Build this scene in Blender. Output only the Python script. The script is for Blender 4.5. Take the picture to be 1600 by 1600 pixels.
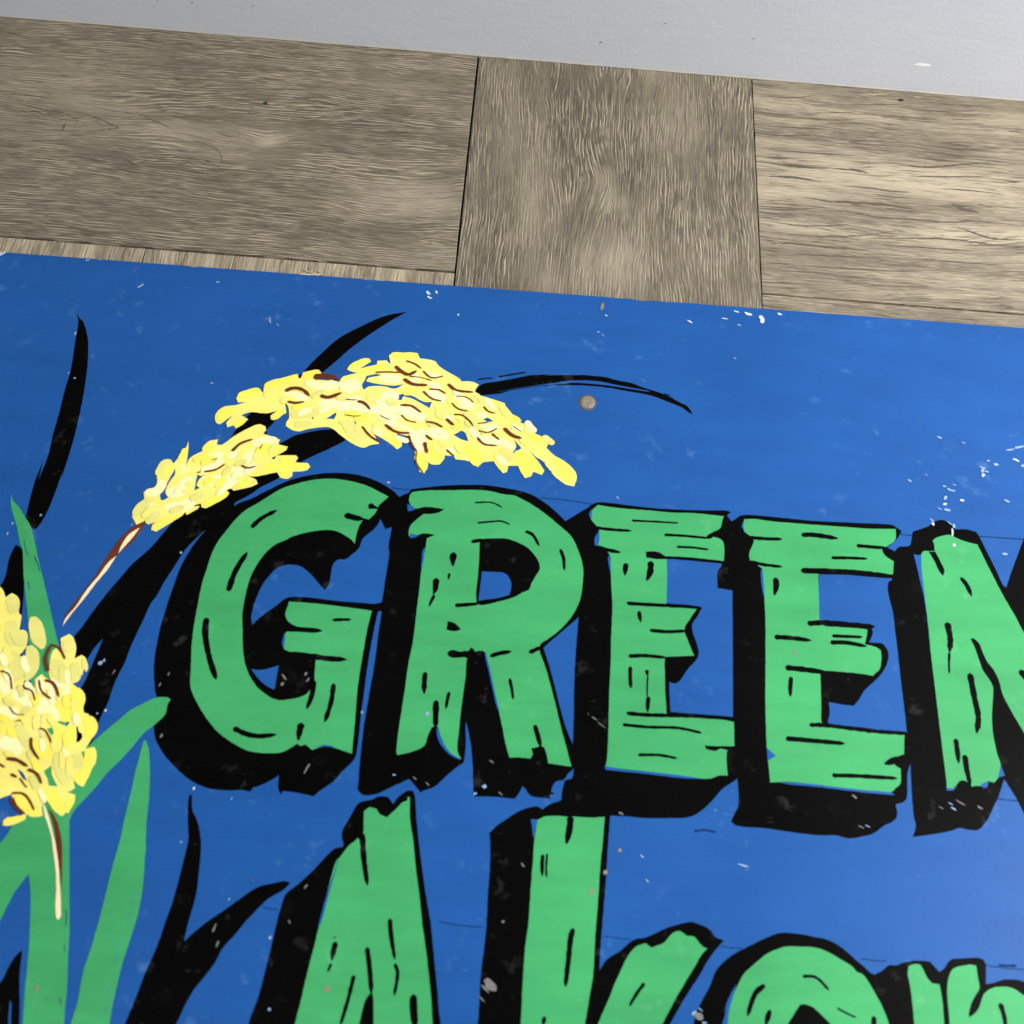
import bpy, bmesh, math, random, json
from mathutils import Vector, Matrix, geometry, noise
R = math.radians
scene = bpy.context.scene
for o in list(bpy.data.objects): bpy.data.objects.remove(o)

# ------------------------------------------------------------------ camera
cam_d = bpy.data.cameras.new("camera"); cam = bpy.data.objects.new("camera", cam_d)
scene.collection.objects.link(cam); scene.camera = cam
# axes of the camera in the room: right, up, and the way it looks back
RX = Vector((0.99699108, 0.06357544, 0.04435033))
UP = Vector((-0.07626982, 0.90673173, 0.41475352))
BK = Vector((-0.01384571, -0.41688815, 0.90885233))
m = Matrix((RX, UP, BK)).transposed().to_4x4(); m.translation = Vector((0, 0, 0.6))
cam.matrix_world = m
cam_d.sensor_width = 36; cam_d.lens = 36; cam_d.clip_start = .01; cam_d.clip_end = 50
cam_d.dof.use_dof = True; cam_d.dof.focus_distance = .79; cam_d.dof.aperture_fstop = 8.0

# ------------------------------------------------------------------ light: even room ambient and two added area lamps
w = bpy.data.worlds.new("World"); scene.world = w; w.use_nodes = True
bg = w.node_tree.nodes['Background']; bg.inputs[0].default_value = (.93, .96, 1, 1); bg.inputs[1].default_value = 0.24
def area(name, loc, aim, sx, sy, power, col):
    d = bpy.data.lights.new(name, 'AREA'); d.shape = 'RECTANGLE'; d.size = sx; d.size_y = sy; d.energy = power; d.color = col
    o = bpy.data.objects.new(name, d); scene.collection.objects.link(o); o.location = loc
    o.rotation_euler = (Vector(aim) - Vector(loc)).to_track_quat('-Z', 'Y').to_euler(); return o
area('added_area_lamp', (1.5, .08, 1.06), (.3, .3, 0), .42, .42, 66, (1, .985, .95))  # unseen lamp added low on the right so brightness rises that way
area('added_area_lamp', (-.85, -.85, 1.45), (-.2, .1, 0), .5, .5, 7.0, (1, .985, .95))  # weak unseen lamp added to lift the lower left
scene.view_settings.view_transform = 'Standard'; scene.view_settings.look = 'None'
scene.view_settings.exposure = 0.0; scene.view_settings.gamma = 1

# ------------------------------------------------------------------ helpers
def link(o, parent=None):
    scene.collection.objects.link(o)
    if parent: o.parent = parent
    return o
def mesh_obj(name, verts, faces, mats, parent=None, idx=None):
    me = bpy.data.meshes.new(name); me.from_pydata(verts, [], faces); me.update()
    for mm in mats: me.materials.append(mm)
    if idx: me.polygons.foreach_set('material_index', idx)
    return link(bpy.data.objects.new(name, me), parent)
def box(name, x0, x1, y0, y1, z0, z1, mat, parent=None, bevel=0.0, origin=None, rot=0):
    bm = bmesh.new(); bmesh.ops.create_cube(bm, size=1)
    for v in bm.verts: v.co = Vector(((x0+x1)/2 + v.co.x*(x1-x0), (y0+y1)/2 + v.co.y*(y1-y0), (z0+z1)/2 + v.co.z*(z1-z0)))
    if bevel: bmesh.ops.bevel(bm, geom=bm.edges[:], offset=bevel, segments=2, affect='EDGES', profile=.5)
    if origin is not None:
        inv = (Matrix.Translation(Vector(origin)) @ Matrix.Rotation(rot, 4, 'Z')).inverted()
        bmesh.ops.transform(bm, matrix=inv, verts=bm.verts[:])
    me = bpy.data.meshes.new(name); bm.to_mesh(me); bm.free(); me.materials.append(mat)
    o = link(bpy.data.objects.new(name, me), parent)
    if origin is not None: o.location = origin; o.rotation_euler = (0, 0, rot)
    return o
class NT:
    def __init__(s, name):
        s.m = bpy.data.materials.new(name); s.m.use_nodes = True; s.t = s.m.node_tree
        s.b = s.t.nodes['Principled BSDF']
    def n(s, typ, **k):
        nd = s.t.nodes.new(typ)
        for a, v in k.items():
            if isinstance(a, str) and hasattr(nd, a): setattr(nd, a, v)
        return nd
    def l(s, a, b): s.t.links.new(a, b)
    def setin(s, nd, i, v):
        if isinstance(v, bpy.types.NodeSocket): s.l(v, nd.inputs[i])
        else: nd.inputs[i].default_value = v
    def math(s, op, a, b=0.0, c=None):
        nd = s.n('ShaderNodeMath'); nd.operation = op; s.setin(nd, 0, a); s.setin(nd, 1, b)
        if c is not None: s.setin(nd, 2, c)
        return nd.outputs[0]
    def mapping(s, vec, scale, loc=(0, 0, 0), rot=(0, 0, 0)):
        nd = s.n('ShaderNodeMapping'); s.l(vec, nd.inputs[0]); nd.inputs['Location'].default_value = loc
        nd.inputs['Rotation'].default_value = rot; nd.inputs['Scale'].default_value = scale; return nd.outputs[0]
    def noise(s, vec, scale, detail=2, rough=.5, dist=0):
        nd = s.n('ShaderNodeTexNoise'); s.l(vec, nd.inputs['Vector']); nd.inputs['Scale'].default_value = scale
        nd.inputs['Detail'].default_value = detail; nd.inputs['Roughness'].default_value = rough; nd.inputs['Distortion'].default_value = dist
        return nd.outputs[0]
    def ramp(s, f, stops, interp='LINEAR'):
        nd = s.n('ShaderNodeValToRGB'); s.l(f, nd.inputs[0]); nd.color_ramp.interpolation = interp; e = nd.color_ramp.elements
        while len(e) < len(stops): e.new(.5)
        for i, (p, c) in enumerate(stops):
            e[i].position = p; e[i].color = c if isinstance(c, tuple) else (c, c, c, 1)
        return nd.outputs[0]
    def mix(s, f, a, b, mode='MIX'):
        nd = s.n('ShaderNodeMix'); nd.data_type = 'RGBA'; nd.blend_type = mode
        s.setin(nd, 0, f); s.setin(nd, 6, a); s.setin(nd, 7, b); return nd.outputs[2]
    def bump(s, h, strength, dist):
        nd = s.n('ShaderNodeBump'); s.l(h, nd.inputs['Height']); nd.inputs['Strength'].default_value = strength
        nd.inputs['Distance'].default_value = dist; s.l(nd.outputs[0], s.b.inputs['Normal'])
def srgb(r, g, b):
    f = lambda c: (c/255/12.92) if c/255 <= .04045 else ((c/255+.055)/1.055)**2.4
    return (f(r), f(g), f(b), 1)

# ------------------------------------------------------------------ materials
def wood(name, dark, mid, light, seed, warp=.010, pale=.5, comb=700, cs=.8, lines=.4, knots=(), tones=()):
    n = NT(name); tc = n.n('ShaderNodeTexCoord').outputs['Object']
    p = n.mapping(tc, (1, 1, 1), (seed*3.1, seed*1.7, 0))
    # warped cross-grain coordinate: grain lines bend round knots
    wlow = n.noise(n.mapping(p, (4, 9, 1)), 1, 1, .5)
    wmid = n.noise(n.mapping(p, (26, 50, 1)), 1, 2, .5)
    sx = n.n('ShaderNodeSeparateXYZ'); n.l(p, sx.inputs[0])
    s0 = n.n('ShaderNodeSeparateXYZ'); n.l(tc, s0.inputs[0])
    off = n.math('ADD', n.math('MULTIPLY', n.math('SUBTRACT', wlow, .5), warp*5), n.math('MULTIPLY', n.math('SUBTRACT', wmid, .5), warp*.65))
    kn = None
    for kx, ky, ax, ay, amp in knots:
        dx = n.math('DIVIDE', n.math('SUBTRACT', s0.outputs[0], kx), ax); dy = n.math('DIVIDE', n.math('SUBTRACT', s0.outputs[1], ky), ay)
        e = n.math('EXPONENT', n.math('MULTIPLY', n.math('ADD', n.math('MULTIPLY', dx, dx), n.math('MULTIPLY', dy, dy)), -1.0))
        off = n.math('ADD', off, n.math('MULTIPLY', e, amp)); kn = e if kn is None else n.math('MAXIMUM', kn, e)
    v = n.math('ADD', sx.outputs[1], off)
    def grain(fx, fy, det=2, rough=.55, zo=0.0):
        c = n.n('ShaderNodeCombineXYZ'); n.setin(c, 0, n.math('MULTIPLY', sx.outputs[0], fx)); n.setin(c, 1, n.math('MULTIPLY', v, fy)); c.inputs[2].default_value = zo + seed
        return n.noise(c.outputs[0], 1, det, rough)
    rings = grain(5, 95, 2, .5)                        # broad growth bands
    fine = grain(150, 2100, 2, .6, 9)
    cloud = n.noise(n.mapping(p, (11, 17, 1)), 1, 4, .6)
    patch0 = n.noise(n.mapping(p, (18, 34, 1), (7, 3, 0)), 1, 3, .65)
    mott = n.noise(p, 1500, 2, .7)
    deep = tuple(c*.42 for c in dark[:3]) + (1,); lt = tuple(min(1, c*1.12) for c in light[:3]) + (1,)
    base = n.mix(n.ramp(cloud, [(.30, 0.0), (.70, 1.0)]), dark, mid)
    base = n.mix(n.math('MULTIPLY', n.ramp(rings, [(.45, 0.0), (.62, 1.0)]), pale), base, light)
    tp = tm = None
    for kx, ky, ax, ay, amp in tones:      # printed light and dark areas of the plank
        jit = n.math('MULTIPLY', n.math('SUBTRACT', cloud, .5), 1.6)
        dx = n.math('DIVIDE', n.math('SUBTRACT', s0.outputs[0], kx), ax); dy = n.math('ADD', n.math('DIVIDE', n.math('SUBTRACT', n.math('ADD', s0.outputs[1], n.math('MULTIPLY', off, .6)), ky), ay), jit)
        e = n.math('MULTIPLY', n.math('EXPONENT', n.math('MULTIPLY', n.math('ADD', n.math('MULTIPLY', dx, dx), n.math('MULTIPLY', dy, dy)), -1.0)), abs(amp))
        if amp > 0: tp = e if tp is None else n.math('ADD', tp, e)
        else: tm = e if tm is None else n.math('ADD', tm, e)
    if tp is not None:
        base = n.mix(n.math('MINIMUM', n.math('MULTIPLY', tp, 1.0), .9), base, light)
        base = n.mix(n.math('MINIMUM', n.math('MULTIPLY', tm, 1.1), .9), base, tuple(c*.82 for c in dark[:3]) + (1,))
    if kn is not None: base = n.mix(n.math('MULTIPLY', n.ramp(kn, [(.55, 0.0), (.95, 1.0)]), .45), base, light)
    base = n.mix(n.math('MULTIPLY', n.ramp(fine, [(.50, 0.0), (.66, 1.0)]), .16), base, light)
    # combed relief: evenly spaced ridges broken into dashes, lit and shaded sides painted in
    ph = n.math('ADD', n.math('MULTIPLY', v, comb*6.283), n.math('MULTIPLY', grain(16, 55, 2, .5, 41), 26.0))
    brk = n.ramp(grain(46, 420, 1, .5, 47), [(.44, 0.0), (.54, 1.0)])
    patch = n.ramp(patch0, [(.42, .25), (.56, 1.0)])
    if tp is not None: patch = n.math('MULTIPLY', patch, n.math('SUBTRACT', 1.0, n.math('MINIMUM', n.math('MULTIPLY', tp, .6), .65)))
    streak = grain(52, 900, 1, .5, 5); streak2 = grain(85, 1350, 1, .5, 8)
    base = n.mix(n.math('MULTIPLY', n.ramp(streak, [(.36, 1.0), (.44, 0.0)]), n.math('ADD', n.math('MULTIPLY', patch, .22), .10)), base, deep)
    base = n.mix(n.math('MULTIPLY', n.ramp(streak, [(.55, 0.0), (.60, 1.0)]), n.math('MULTIPLY', patch, .40)), base, lt)
    base = n.mix(n.math('MULTIPLY', n.ramp(streak2, [(.56, 0.0), (.61, 1.0)]), n.math('ADD', n.math('MULTIPLY', patch, .22), .06)), base, lt)
    base = n.mix(n.math('MULTIPLY', n.ramp(streak2, [(.38, 1.0), (.43, 0.0)]), .22), base, deep)
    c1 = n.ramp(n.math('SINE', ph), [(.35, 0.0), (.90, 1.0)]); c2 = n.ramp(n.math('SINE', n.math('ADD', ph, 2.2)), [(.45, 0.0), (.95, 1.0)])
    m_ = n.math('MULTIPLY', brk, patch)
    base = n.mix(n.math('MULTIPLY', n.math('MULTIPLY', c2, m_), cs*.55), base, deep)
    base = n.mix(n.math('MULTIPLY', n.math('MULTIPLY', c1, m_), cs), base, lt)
    # long thin dark grain lines
    lp = n.ramp(n.noise(n.mapping(p, (12, 60, 1), (3, 8, 0)), 1, 2, .6), [(.38, .12), (.58, 1.0)])
    for fx, fy, zo, k_ in ((6, 300, 21, 1.0), (12, 480, 33, .8), (9, 390, 57, .9), (16, 560, 71, .8)):
        ln = n.ramp(n.math('ABSOLUTE', n.math('SUBTRACT', grain(fx, fy, 1, .5, zo), .5)), [(.004, 1.0), (.020, 0.0)])
        base = n.mix(n.math('MULTIPLY', n.math('MULTIPLY', ln, lp), lines*k_), base, deep)
    base = n.mix(n.math('MULTIPLY', n.ramp(mott, [(.34, 1.0), (.52, 0.0)]), .24), base, deep)
    base = n.mix(n.math('MULTIPLY', n.ramp(mott, [(.52, 0.0), (.72, 1.0)]), .20), base, light)
    n.l(base, n.b.inputs['Base Color'])
    n.b.inputs['Roughness'].default_value = .5; n.b.inputs['Specular IOR Level'].default_value = .3
    n.bump(n.math('ADD', n.math('MULTIPLY', c1, n.math('MULTIPLY', m_, .7)), n.math('MULTIPLY', fine, .3)), .5, .0004)
    return n.m
def paint(name, col, scuff=(.5, .55, .6, 1), amt=.10, rough=.42, var=.10, spec=.2):
    n = NT(name); tc = n.n('ShaderNodeTexCoord').outputs['Object']
    brush = n.noise(n.mapping(tc, (14, 60, 1), rot=(0, 0, .3)), 1, 3, .6)
    cloud = n.noise(tc, 9, 3, .55)
    c2 = tuple(min(1, x*(1+var)+.0002) for x in col[:3]) + (1,); c1 = tuple(x*(1-var) for x in col[:3]) + (1,)
    base = n.mix(n.ramp(n.math('ADD', n.math('MULTIPLY', brush, .5), n.math('MULTIPLY', cloud, .5)), [(.35, 0.0), (.65, 1.0)]), c1, c2)
    # hazy rubbed patches and hair-fine scratches
    haze = n.noise(tc, 85, 3, .62)
    hm = n.math('MULTIPLY', n.ramp(haze, [(.60, 0.0), (.76, 1.0)]), n.ramp(n.noise(tc, 14, 2, .5), [(.42, 0.0), (.6, 1.0)]))
    base = n.mix(n.math('MULTIPLY', hm, amt*2.2), base, scuff)
    scr = n.noise(n.mapping(tc, (90, 900, 1), rot=(0, 0, R(33))), 1, 1, .5)
    sm_ = n.math('MULTIPLY', n.ramp(scr, [(.74, 0.0), (.80, 1.0)]), n.ramp(n.noise(tc, 22, 2, .5), [(.52, 0.0), (.66, 1.0)]))
    base = n.mix(n.math('MULTIPLY', sm_, amt*3.5), base, scuff)
    dust = n.noise(tc, 1500, 2, .5)
    base = n.mix(n.math('MULTIPLY', n.ramp(dust, [(.74, 0.0), (.80, 1.0)]), amt*1.2), base, scuff)
    tooth = n.noise(tc, 2300, 1, .5)
    base = n.mix(1.0, base, n.ramp(tooth, [(.25, .90), (.75, 1.10 if False else 1.0)]), 'MULTIPLY')
    n.l(base, n.b.inputs['Base Color'])
    rr = n.math('ADD', rough-.06, n.math('MULTIPLY', cloud, .14)); n.l(rr, n.b.inputs['Roughness'])
    n.b.inputs['Specular IOR Level'].default_value = spec
    n.bump(n.math('ADD', n.math('MULTIPLY', n.noise(tc, 260, 2, .5), .6), n.math('MULTIPLY', brush, .8)), .12, .0006)
    return n.m
def plain(name, col, rough=.6, var=.15, sc=600, metal=0):
    n = NT(name); tc = n.n('ShaderNodeTexCoord').outputs['Object']
    c1 = tuple(x*(1-var) for x in col[:3]) + (1,); c2 = tuple(min(1, x*(1+var)) for x in col[:3]) + (1,)
    n.l(n.mix(n.noise(tc, sc, 3, .6), c1, c2), n.b.inputs['Base Color']); n.b.inputs['Roughness'].default_value = rough
    n.b.inputs['Metallic'].default_value = metal; return n.m
M = {}
M['blue'] = paint('blue_paint', (.0105, .077, .285, 1), (.17, .33, .60, 1), .09, .40, .085, .14)
M['black'] = paint('black_paint', (.0011, .001, .0009, 1), (.07, .07, .07, 1), .14, .40, .2, .035)
M['green'] = paint('green_paint', (.044, .312, .108, 1), (.30, .55, .38, 1), .06, .45, .13, .15)
M['yellow'] = paint('yellow_paint', (.84, .74, .17, 1), (.9, .85, .5, 1), .35, .5, .10)
M['yellow_pale'] = paint('pale_yellow_paint', (.92, .83, .42, 1), (.95, .9, .6, 1), .3, .5, .07)
M['yellow_bright'] = paint('bright_yellow_paint', (.88, .76, .10, 1), (.9, .8, .3, 1), .2, .5, .07)
M['yellow_dull'] = paint('greenish_yellow_paint', (.70, .66, .19, 1), (.85, .8, .4, 1), .3, .5, .12)
M['rim'] = plain('pale_paint_rim', (.95, .90, .55, 1), .5, .05)
M['brown'] = paint('brown_paint', (.11, .024, .008, 1), (.4, .15, .06, 1), .08, .45, .2)
M['cream'] = paint('cream_paint', (.86, .70, .42, 1), (.5, .3, .15, 1), .1, .5, .1)
M['pencil'] = plain('pencil_line', (.005, .022, .085, 1), .8, .35, 900)
for k_ in ('pencil',): M[k_].node_tree.nodes['Principled BSDF'].inputs['Specular IOR Level'].default_value = .05
M['chip'] = plain('chipped_white_primer', (.47, .52, .57, 1), .8, .5, 1500)
M['chip_faint'] = plain('shallow_paint_scratch', (.20, .31, .50, 1), .7, .75, 1900)
M['green_thin'] = paint('thin_green_paint', (.042, .30, .15, 1), (.35, .6, .42, 1), .05, .5, .3)
M['blue_green'] = paint('dry_brushed_green', (.018, .13, .13, 1), (.05, .4, .2, 1), .3, .5, .4)
M['grime'] = plain('grey_grime', (.16, .15, .14, 1), .8, .4, 1500)
M['dull'] = plain('dull_scuff', (.13, .125, .12, 1), .7, .8, 1800)
M['veil'] = paint('rubbed_black_paint', (.0014, .0013, .0012, 1), (.06, .06, .055, 1), .22, .5, .9, .035)
M['rust'] = plain('brown_stain', (.20, .17, .12, 1), .8, .35, 1500)
M['board'] = plain('hardboard_edge', (.05, .045, .04, 1), .8, .3, 900)
M['wall'] = None
def wallmat():
    n = NT('grey_wall_paint'); tc = n.n('ShaderNodeTexCoord').outputs['Object']
    st = n.noise(n.mapping(tc, (26, 1, 240)), 1, 3, .6); cl = n.noise(n.mapping(tc, (5, 5, 14)), 1, 3, .6)
    base = n.mix(n.ramp(n.math('ADD', n.math('MULTIPLY', st, .5), n.math('MULTIPLY', cl, .5)), [(.3, 0.0), (.7, 1.0)]), (.485, .505, .55, 1), (.52, .54, .585, 1))
    sp = n.noise(n.mapping(tc, (160, 1, 420)), 1, 2, .5)
    base = n.mix(n.math('MULTIPLY', n.ramp(sp, [(.68, 0.0), (.74, 1.0)]), .22), base, (.72, .72, .72, 1))
    sp2 = n.noise(n.mapping(tc, (190, 1, 300), (4, 0, 2)), 1, 2, .5)
    base = n.mix(n.math('MULTIPLY', n.ramp(sp2, [(.70, 0.0), (.75, 1.0)]), .18), base, (.25, .25, .26, 1))
    n.l(base, n.b.inputs['Base Color']); n.b.inputs['Roughness'].default_value = .55
    n.bump(n.math('ADD', st, n.noise(tc, 420, 2, .5)), .18, .0006); return n.m
M['wall'] = wallmat()
M['caulk'] = plain('caulk', (.34, .315, .26, 1), .6, .15, 300)
M['dark'] = plain('floor_gap', (.03, .022, .015, 1), .9)

# ------------------------------------------------------------------ floor and wall
floor = box('floor', -1.8, 1.8, -1.3, .70, -.03, -.0042, M['dark']); floor['kind'] = 'structure'
D, MI, LI = (.098, .081, .057, 1), (.150, .125, .088, 1), (.38, .325, .235, 1)
D2, MI2, LI2 = (.155, .126, .090, 1), (.255, .211, .150, 1), (.42, .36, .255, 1)
woods = {'a': wood('grey_brown_oak_plank', D, MI, LI, 1.3, .005, .18, 450, 1.0, .50, [(.068, .022, .060, .014, .0085), (.125, .002, .04, .012, -.006), (.20, .000, .016, .009, .005), (.31, -.045, .06, .03, .008)], [(0.0294, 0.0482, 0.0778, 0.0197, 0.45), (0.158, -0.0007, 0.0575, 0.0138, 0.4), (0.0281, -0.0051, 0.0566, 0.0125, 0.3), (0.1251, -0.0297, 0.0706, 0.011, -0.3), (0.2809, 0.0322, 0.0592, 0.0195, -0.7), (0.2332, -0.0151, 0.0382, 0.0124, -0.4), (0.3226, -0.037, 0.0429, 0.0133, 0.45), (0.2923, 0.0639, 0.0401, 0.0121, 0.3), (0.0617, -0.082, 0.091, 0.0143, -0.4), (0.2282, -0.0769, 0.0927, 0.0127, -0.4), (0.1893, 0.0766, 0.0751, 0.0082, -0.3), (0.3464, -0.0885, 0.0278, 0.0115, 0.2), (0.2033, 0.0054, 0.0106, 0.0057, 0.7)]),
         'b': wood('pale_oak_plank', D2, MI2, LI2, 4.1, .005, .62, 330, .35, 1.0, [(-.235, -.045, .05, .012, .007), (-.10, -.04, .06, .016, -.007)], [(-0.2685, 0.1038, 0.1605, 0.0099, -0.6), (-0.2702, 0.0861, 0.159, 0.007, -0.2), (-0.2988, 0.0523, 0.1559, 0.0094, -0.7), (-0.249, 0.041, 0.0619, 0.0067, -0.7), (-0.3016, 0.0172, 0.1788, 0.0117, 0.9), (-0.2281, 0.0044, 0.0761, 0.0141, 0.75), (-0.353, -0.0086, 0.0497, 0.0113, 0.6), (-0.325, -0.0306, 0.0295, 0.0062, -0.6), (-0.23, -0.0116, 0.014, 0.0044, -1.2), (-0.3303, -0.0373, 0.1732, 0.0061, 0.3), (-0.3321, -0.0645, 0.1214, 0.0071, -0.7), (-0.237, -0.0698, 0.1221, 0.0059, -0.6), (-0.3337, -0.0881, 0.144, 0.0058, -0.5), (-0.2078, -0.031, 0.0598, 0.0062, 0.6)]),
         'c': wood('brown_oak_plank', tuple(c*.88 for c in D[:3])+(1,), tuple(c*.88 for c in MI[:3])+(1,), tuple(c*.92 for c in LI[:3])+(1,), 7.9, .006, .18, 430, 1.0, .45, [(.10, .005, .025, .014, .006), (.235, -.03, .05, .02, .007), (.02, .02, .04, .015, -.005)], [(0.1725, 0.0303, 0.0717, 0.0152, -0.7), (0.1175, -0.0112, 0.0252, 0.0296, -0.7), (0.0664, 0.0599, 0.0529, 0.0119, 0.5), (0.1274, 0.0781, 0.0564, 0.0147, 0.25), (0.0815, 0.0027, 0.0086, 0.0121, 0.8), (0.0253, -0.0033, 0.0257, 0.0211, 0.85), (0.1746, -0.0509, 0.0399, 0.0178, 0.45), (0.1009, -0.0947, 0.0899, 0.0098, -0.35), (0.0377, -0.0692, 0.0289, 0.019, 0.1), (0.1437, 0.109, 0.0511, 0.0099, -0.4), (0.0036, 0.0425, 0.0112, 0.0184, 0.4)]),
         'd': wood('light_strip_plank', tuple(c*1.25 for c in D2[:3])+(1,), tuple(c*1.25 for c in MI2[:3])+(1,), tuple(c*1.15 for c in LI2[:3])+(1,), 2.2, .004, .75, 260, .3, .95),
         'e': wood('weathered_oak_plank', D, MI, LI, 11.4, .007, .3, 310, .6, .4)}
G = .00028
rng = random.Random(4)
def plank(x0, x1, y0, y1, wd, along, dz=0, label=None):
    ox, oy = (x0+x1)/2, (y0+y1)/2
    o = box('plank', x0+G, x1-G, y0+G, y1-G, -.004, dz, woods[wd], floor, .0004, (ox, oy, 0), 0 if along == 'x' else math.pi/2)
    bm = bmesh.new(); bm.from_mesh(o.data)
    if dx_vis(x0, x1, y0, y1):
        for _ in range(5):
            lg = [e for e in bm.edges if e.calc_length() > .009]
            if lg: bmesh.ops.subdivide_edges(bm, edges=lg, cuts=1)
        for v in bm.verts:
            w_ = o.matrix_basis @ v.co; q = noise.noise(Vector((w_.x*90, w_.y*90, 1)))*.00028 + noise.noise(Vector((w_.x*420, w_.y*420, 5)))*.00014
            v.co.x += q*(1 if v.co.x < 0 else -1); v.co.y += q*(1 if v.co.y < 0 else -1)
    bm.to_mesh(o.data); bm.free()
    if label: o['label'] = label
    return o
def dx_vis(x0, x1, y0, y1): return y1 > .44 and x1 > -.6 and x0 < .6
YW = .6768
pk = {}
pk['a'] = plank(-.75, -.0442, .4616, YW, 'a', 'x', 0, 'grey-brown plank with grain running along the wall')
pk['c'] = plank(-.0432, .1784, .235, YW, 'c', 'y', 0, 'dark plank with grain running towards the wall')
pk['b'] = plank(.1785, .95, .4643, YW, 'b', 'x', 0, 'pale tan plank beside the dark crosswise plank')
plank(-.2660, -.0440, .012, .4608, 'd', 'y', -.0004, 'narrow strip of pale plank above the sign')
plank(-.4880, -.2664, .012, .4608, 'd', 'y', -.0004)
plank(.1785, .95, .242, .4636, 'b', 'x', -.0002)
for i in range(5):          # the courses hidden by the sign or beyond the frame
    if i != 4: pass
    x0 = -1.376 + i*.2220
    if i < 4: plank(x0, x0+.2216, .012, .4608, 'e', 'y')
plank(-1.376, -.7504, .4616, YW, 'e', 'x'); plank(.9504, 1.7, .4643, YW, 'a', 'x'); plank(.9504, 1.7, .242, .4636, 'e', 'x')
plank(-.0432, .1784, -.209, .2344, 'e', 'y'); plank(.1785, .95, .013, .2414, 'a', 'x'); plank(.1785, .95, -.209, .0124, 'e', 'x')
plank(.9504, 1.7, .013, .2414, 'c', 'x'); plank(.9504, 1.7, -.209, .0124, 'a', 'x')
for r in range(4):
    y1 = -.2094 - r*.2220
    for k in range(4):
        xs = -1.376 + (r % 2)*(-.3) + k*.9
        plank(xs, xs+.8994, y1-.2212, y1, 'aceb'[(r+k) % 4], 'x')
for k in range(6): plank(-1.376+k*.222, -1.376+k*.222+.2216, -.209, .0114, 'ecaeca'[k], 'x')

wall = box('wall', -1.8, 1.8, .6925, .80, -.004, 2.4, M['wall']); wall['kind'] = 'structure'
sk = box('skirting_board', -1.79, 1.79, .6770, .6922, -.004, .14, M['wall'], wall, .003)
# bead of old caulk where the board meets the floor
vs, fs = [], []
N = 240
for i in range(N+1):
    x = -.8 + 1.7*i/N; rr = .0008 + .0006*noise.noise(Vector((x*38, 2, 0))) + .0004*noise.noise(Vector((x*160, 7, 0)))
    for a in range(4):
        t = math.pi/2*a/3; vs.append((x, .6772 - rr*math.cos(t), .0002 + rr*1.1*math.sin(t)))
for i in range(N):
    for a in range(3): k = i*4+a; fs.append((k, k+4, k+5, k+1))
mesh_obj('caulk_bead', vs, fs, [M['caulk']], wall)
def flat_blob(name, cx, cz, w_, h_, mat, parent):     # chip in the paint of the skirting board
    v = [(cx + w_/2*math.cos(t)*(1+.2*math.sin(3*t+cx*90)), .67688, cz + h_/2*math.sin(t)*(1+.15*math.cos(5*t))) for t in [2*math.pi*i/14 for i in range(14)]]
    b = [(x, .6771, z) for x, y, z in v]
    return mesh_obj(name, v+b, [tuple(range(13, -1, -1))] + [(i, (i+1) % 14, 14+(i+1) % 14, 14+i) for i in range(14)], [mat], parent)
white = plain('bare_white_chip', (.80, .80, .77, 1), .6, .05)
flat_blob('paint_chip', .3068, .0268, .0125, .0024, white, wall)
for cx, cz, s_ in [(.0528, .0228, .0014), (-.268, .028, .0012), (-.295, .027, .001), (.1, .045, .0011), (.17, .038, .001), (-.22, .03, .001)]:
    flat_blob('paint_fleck', cx, cz, s_*1.6, s_*.8, M['grime'], wall)

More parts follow.
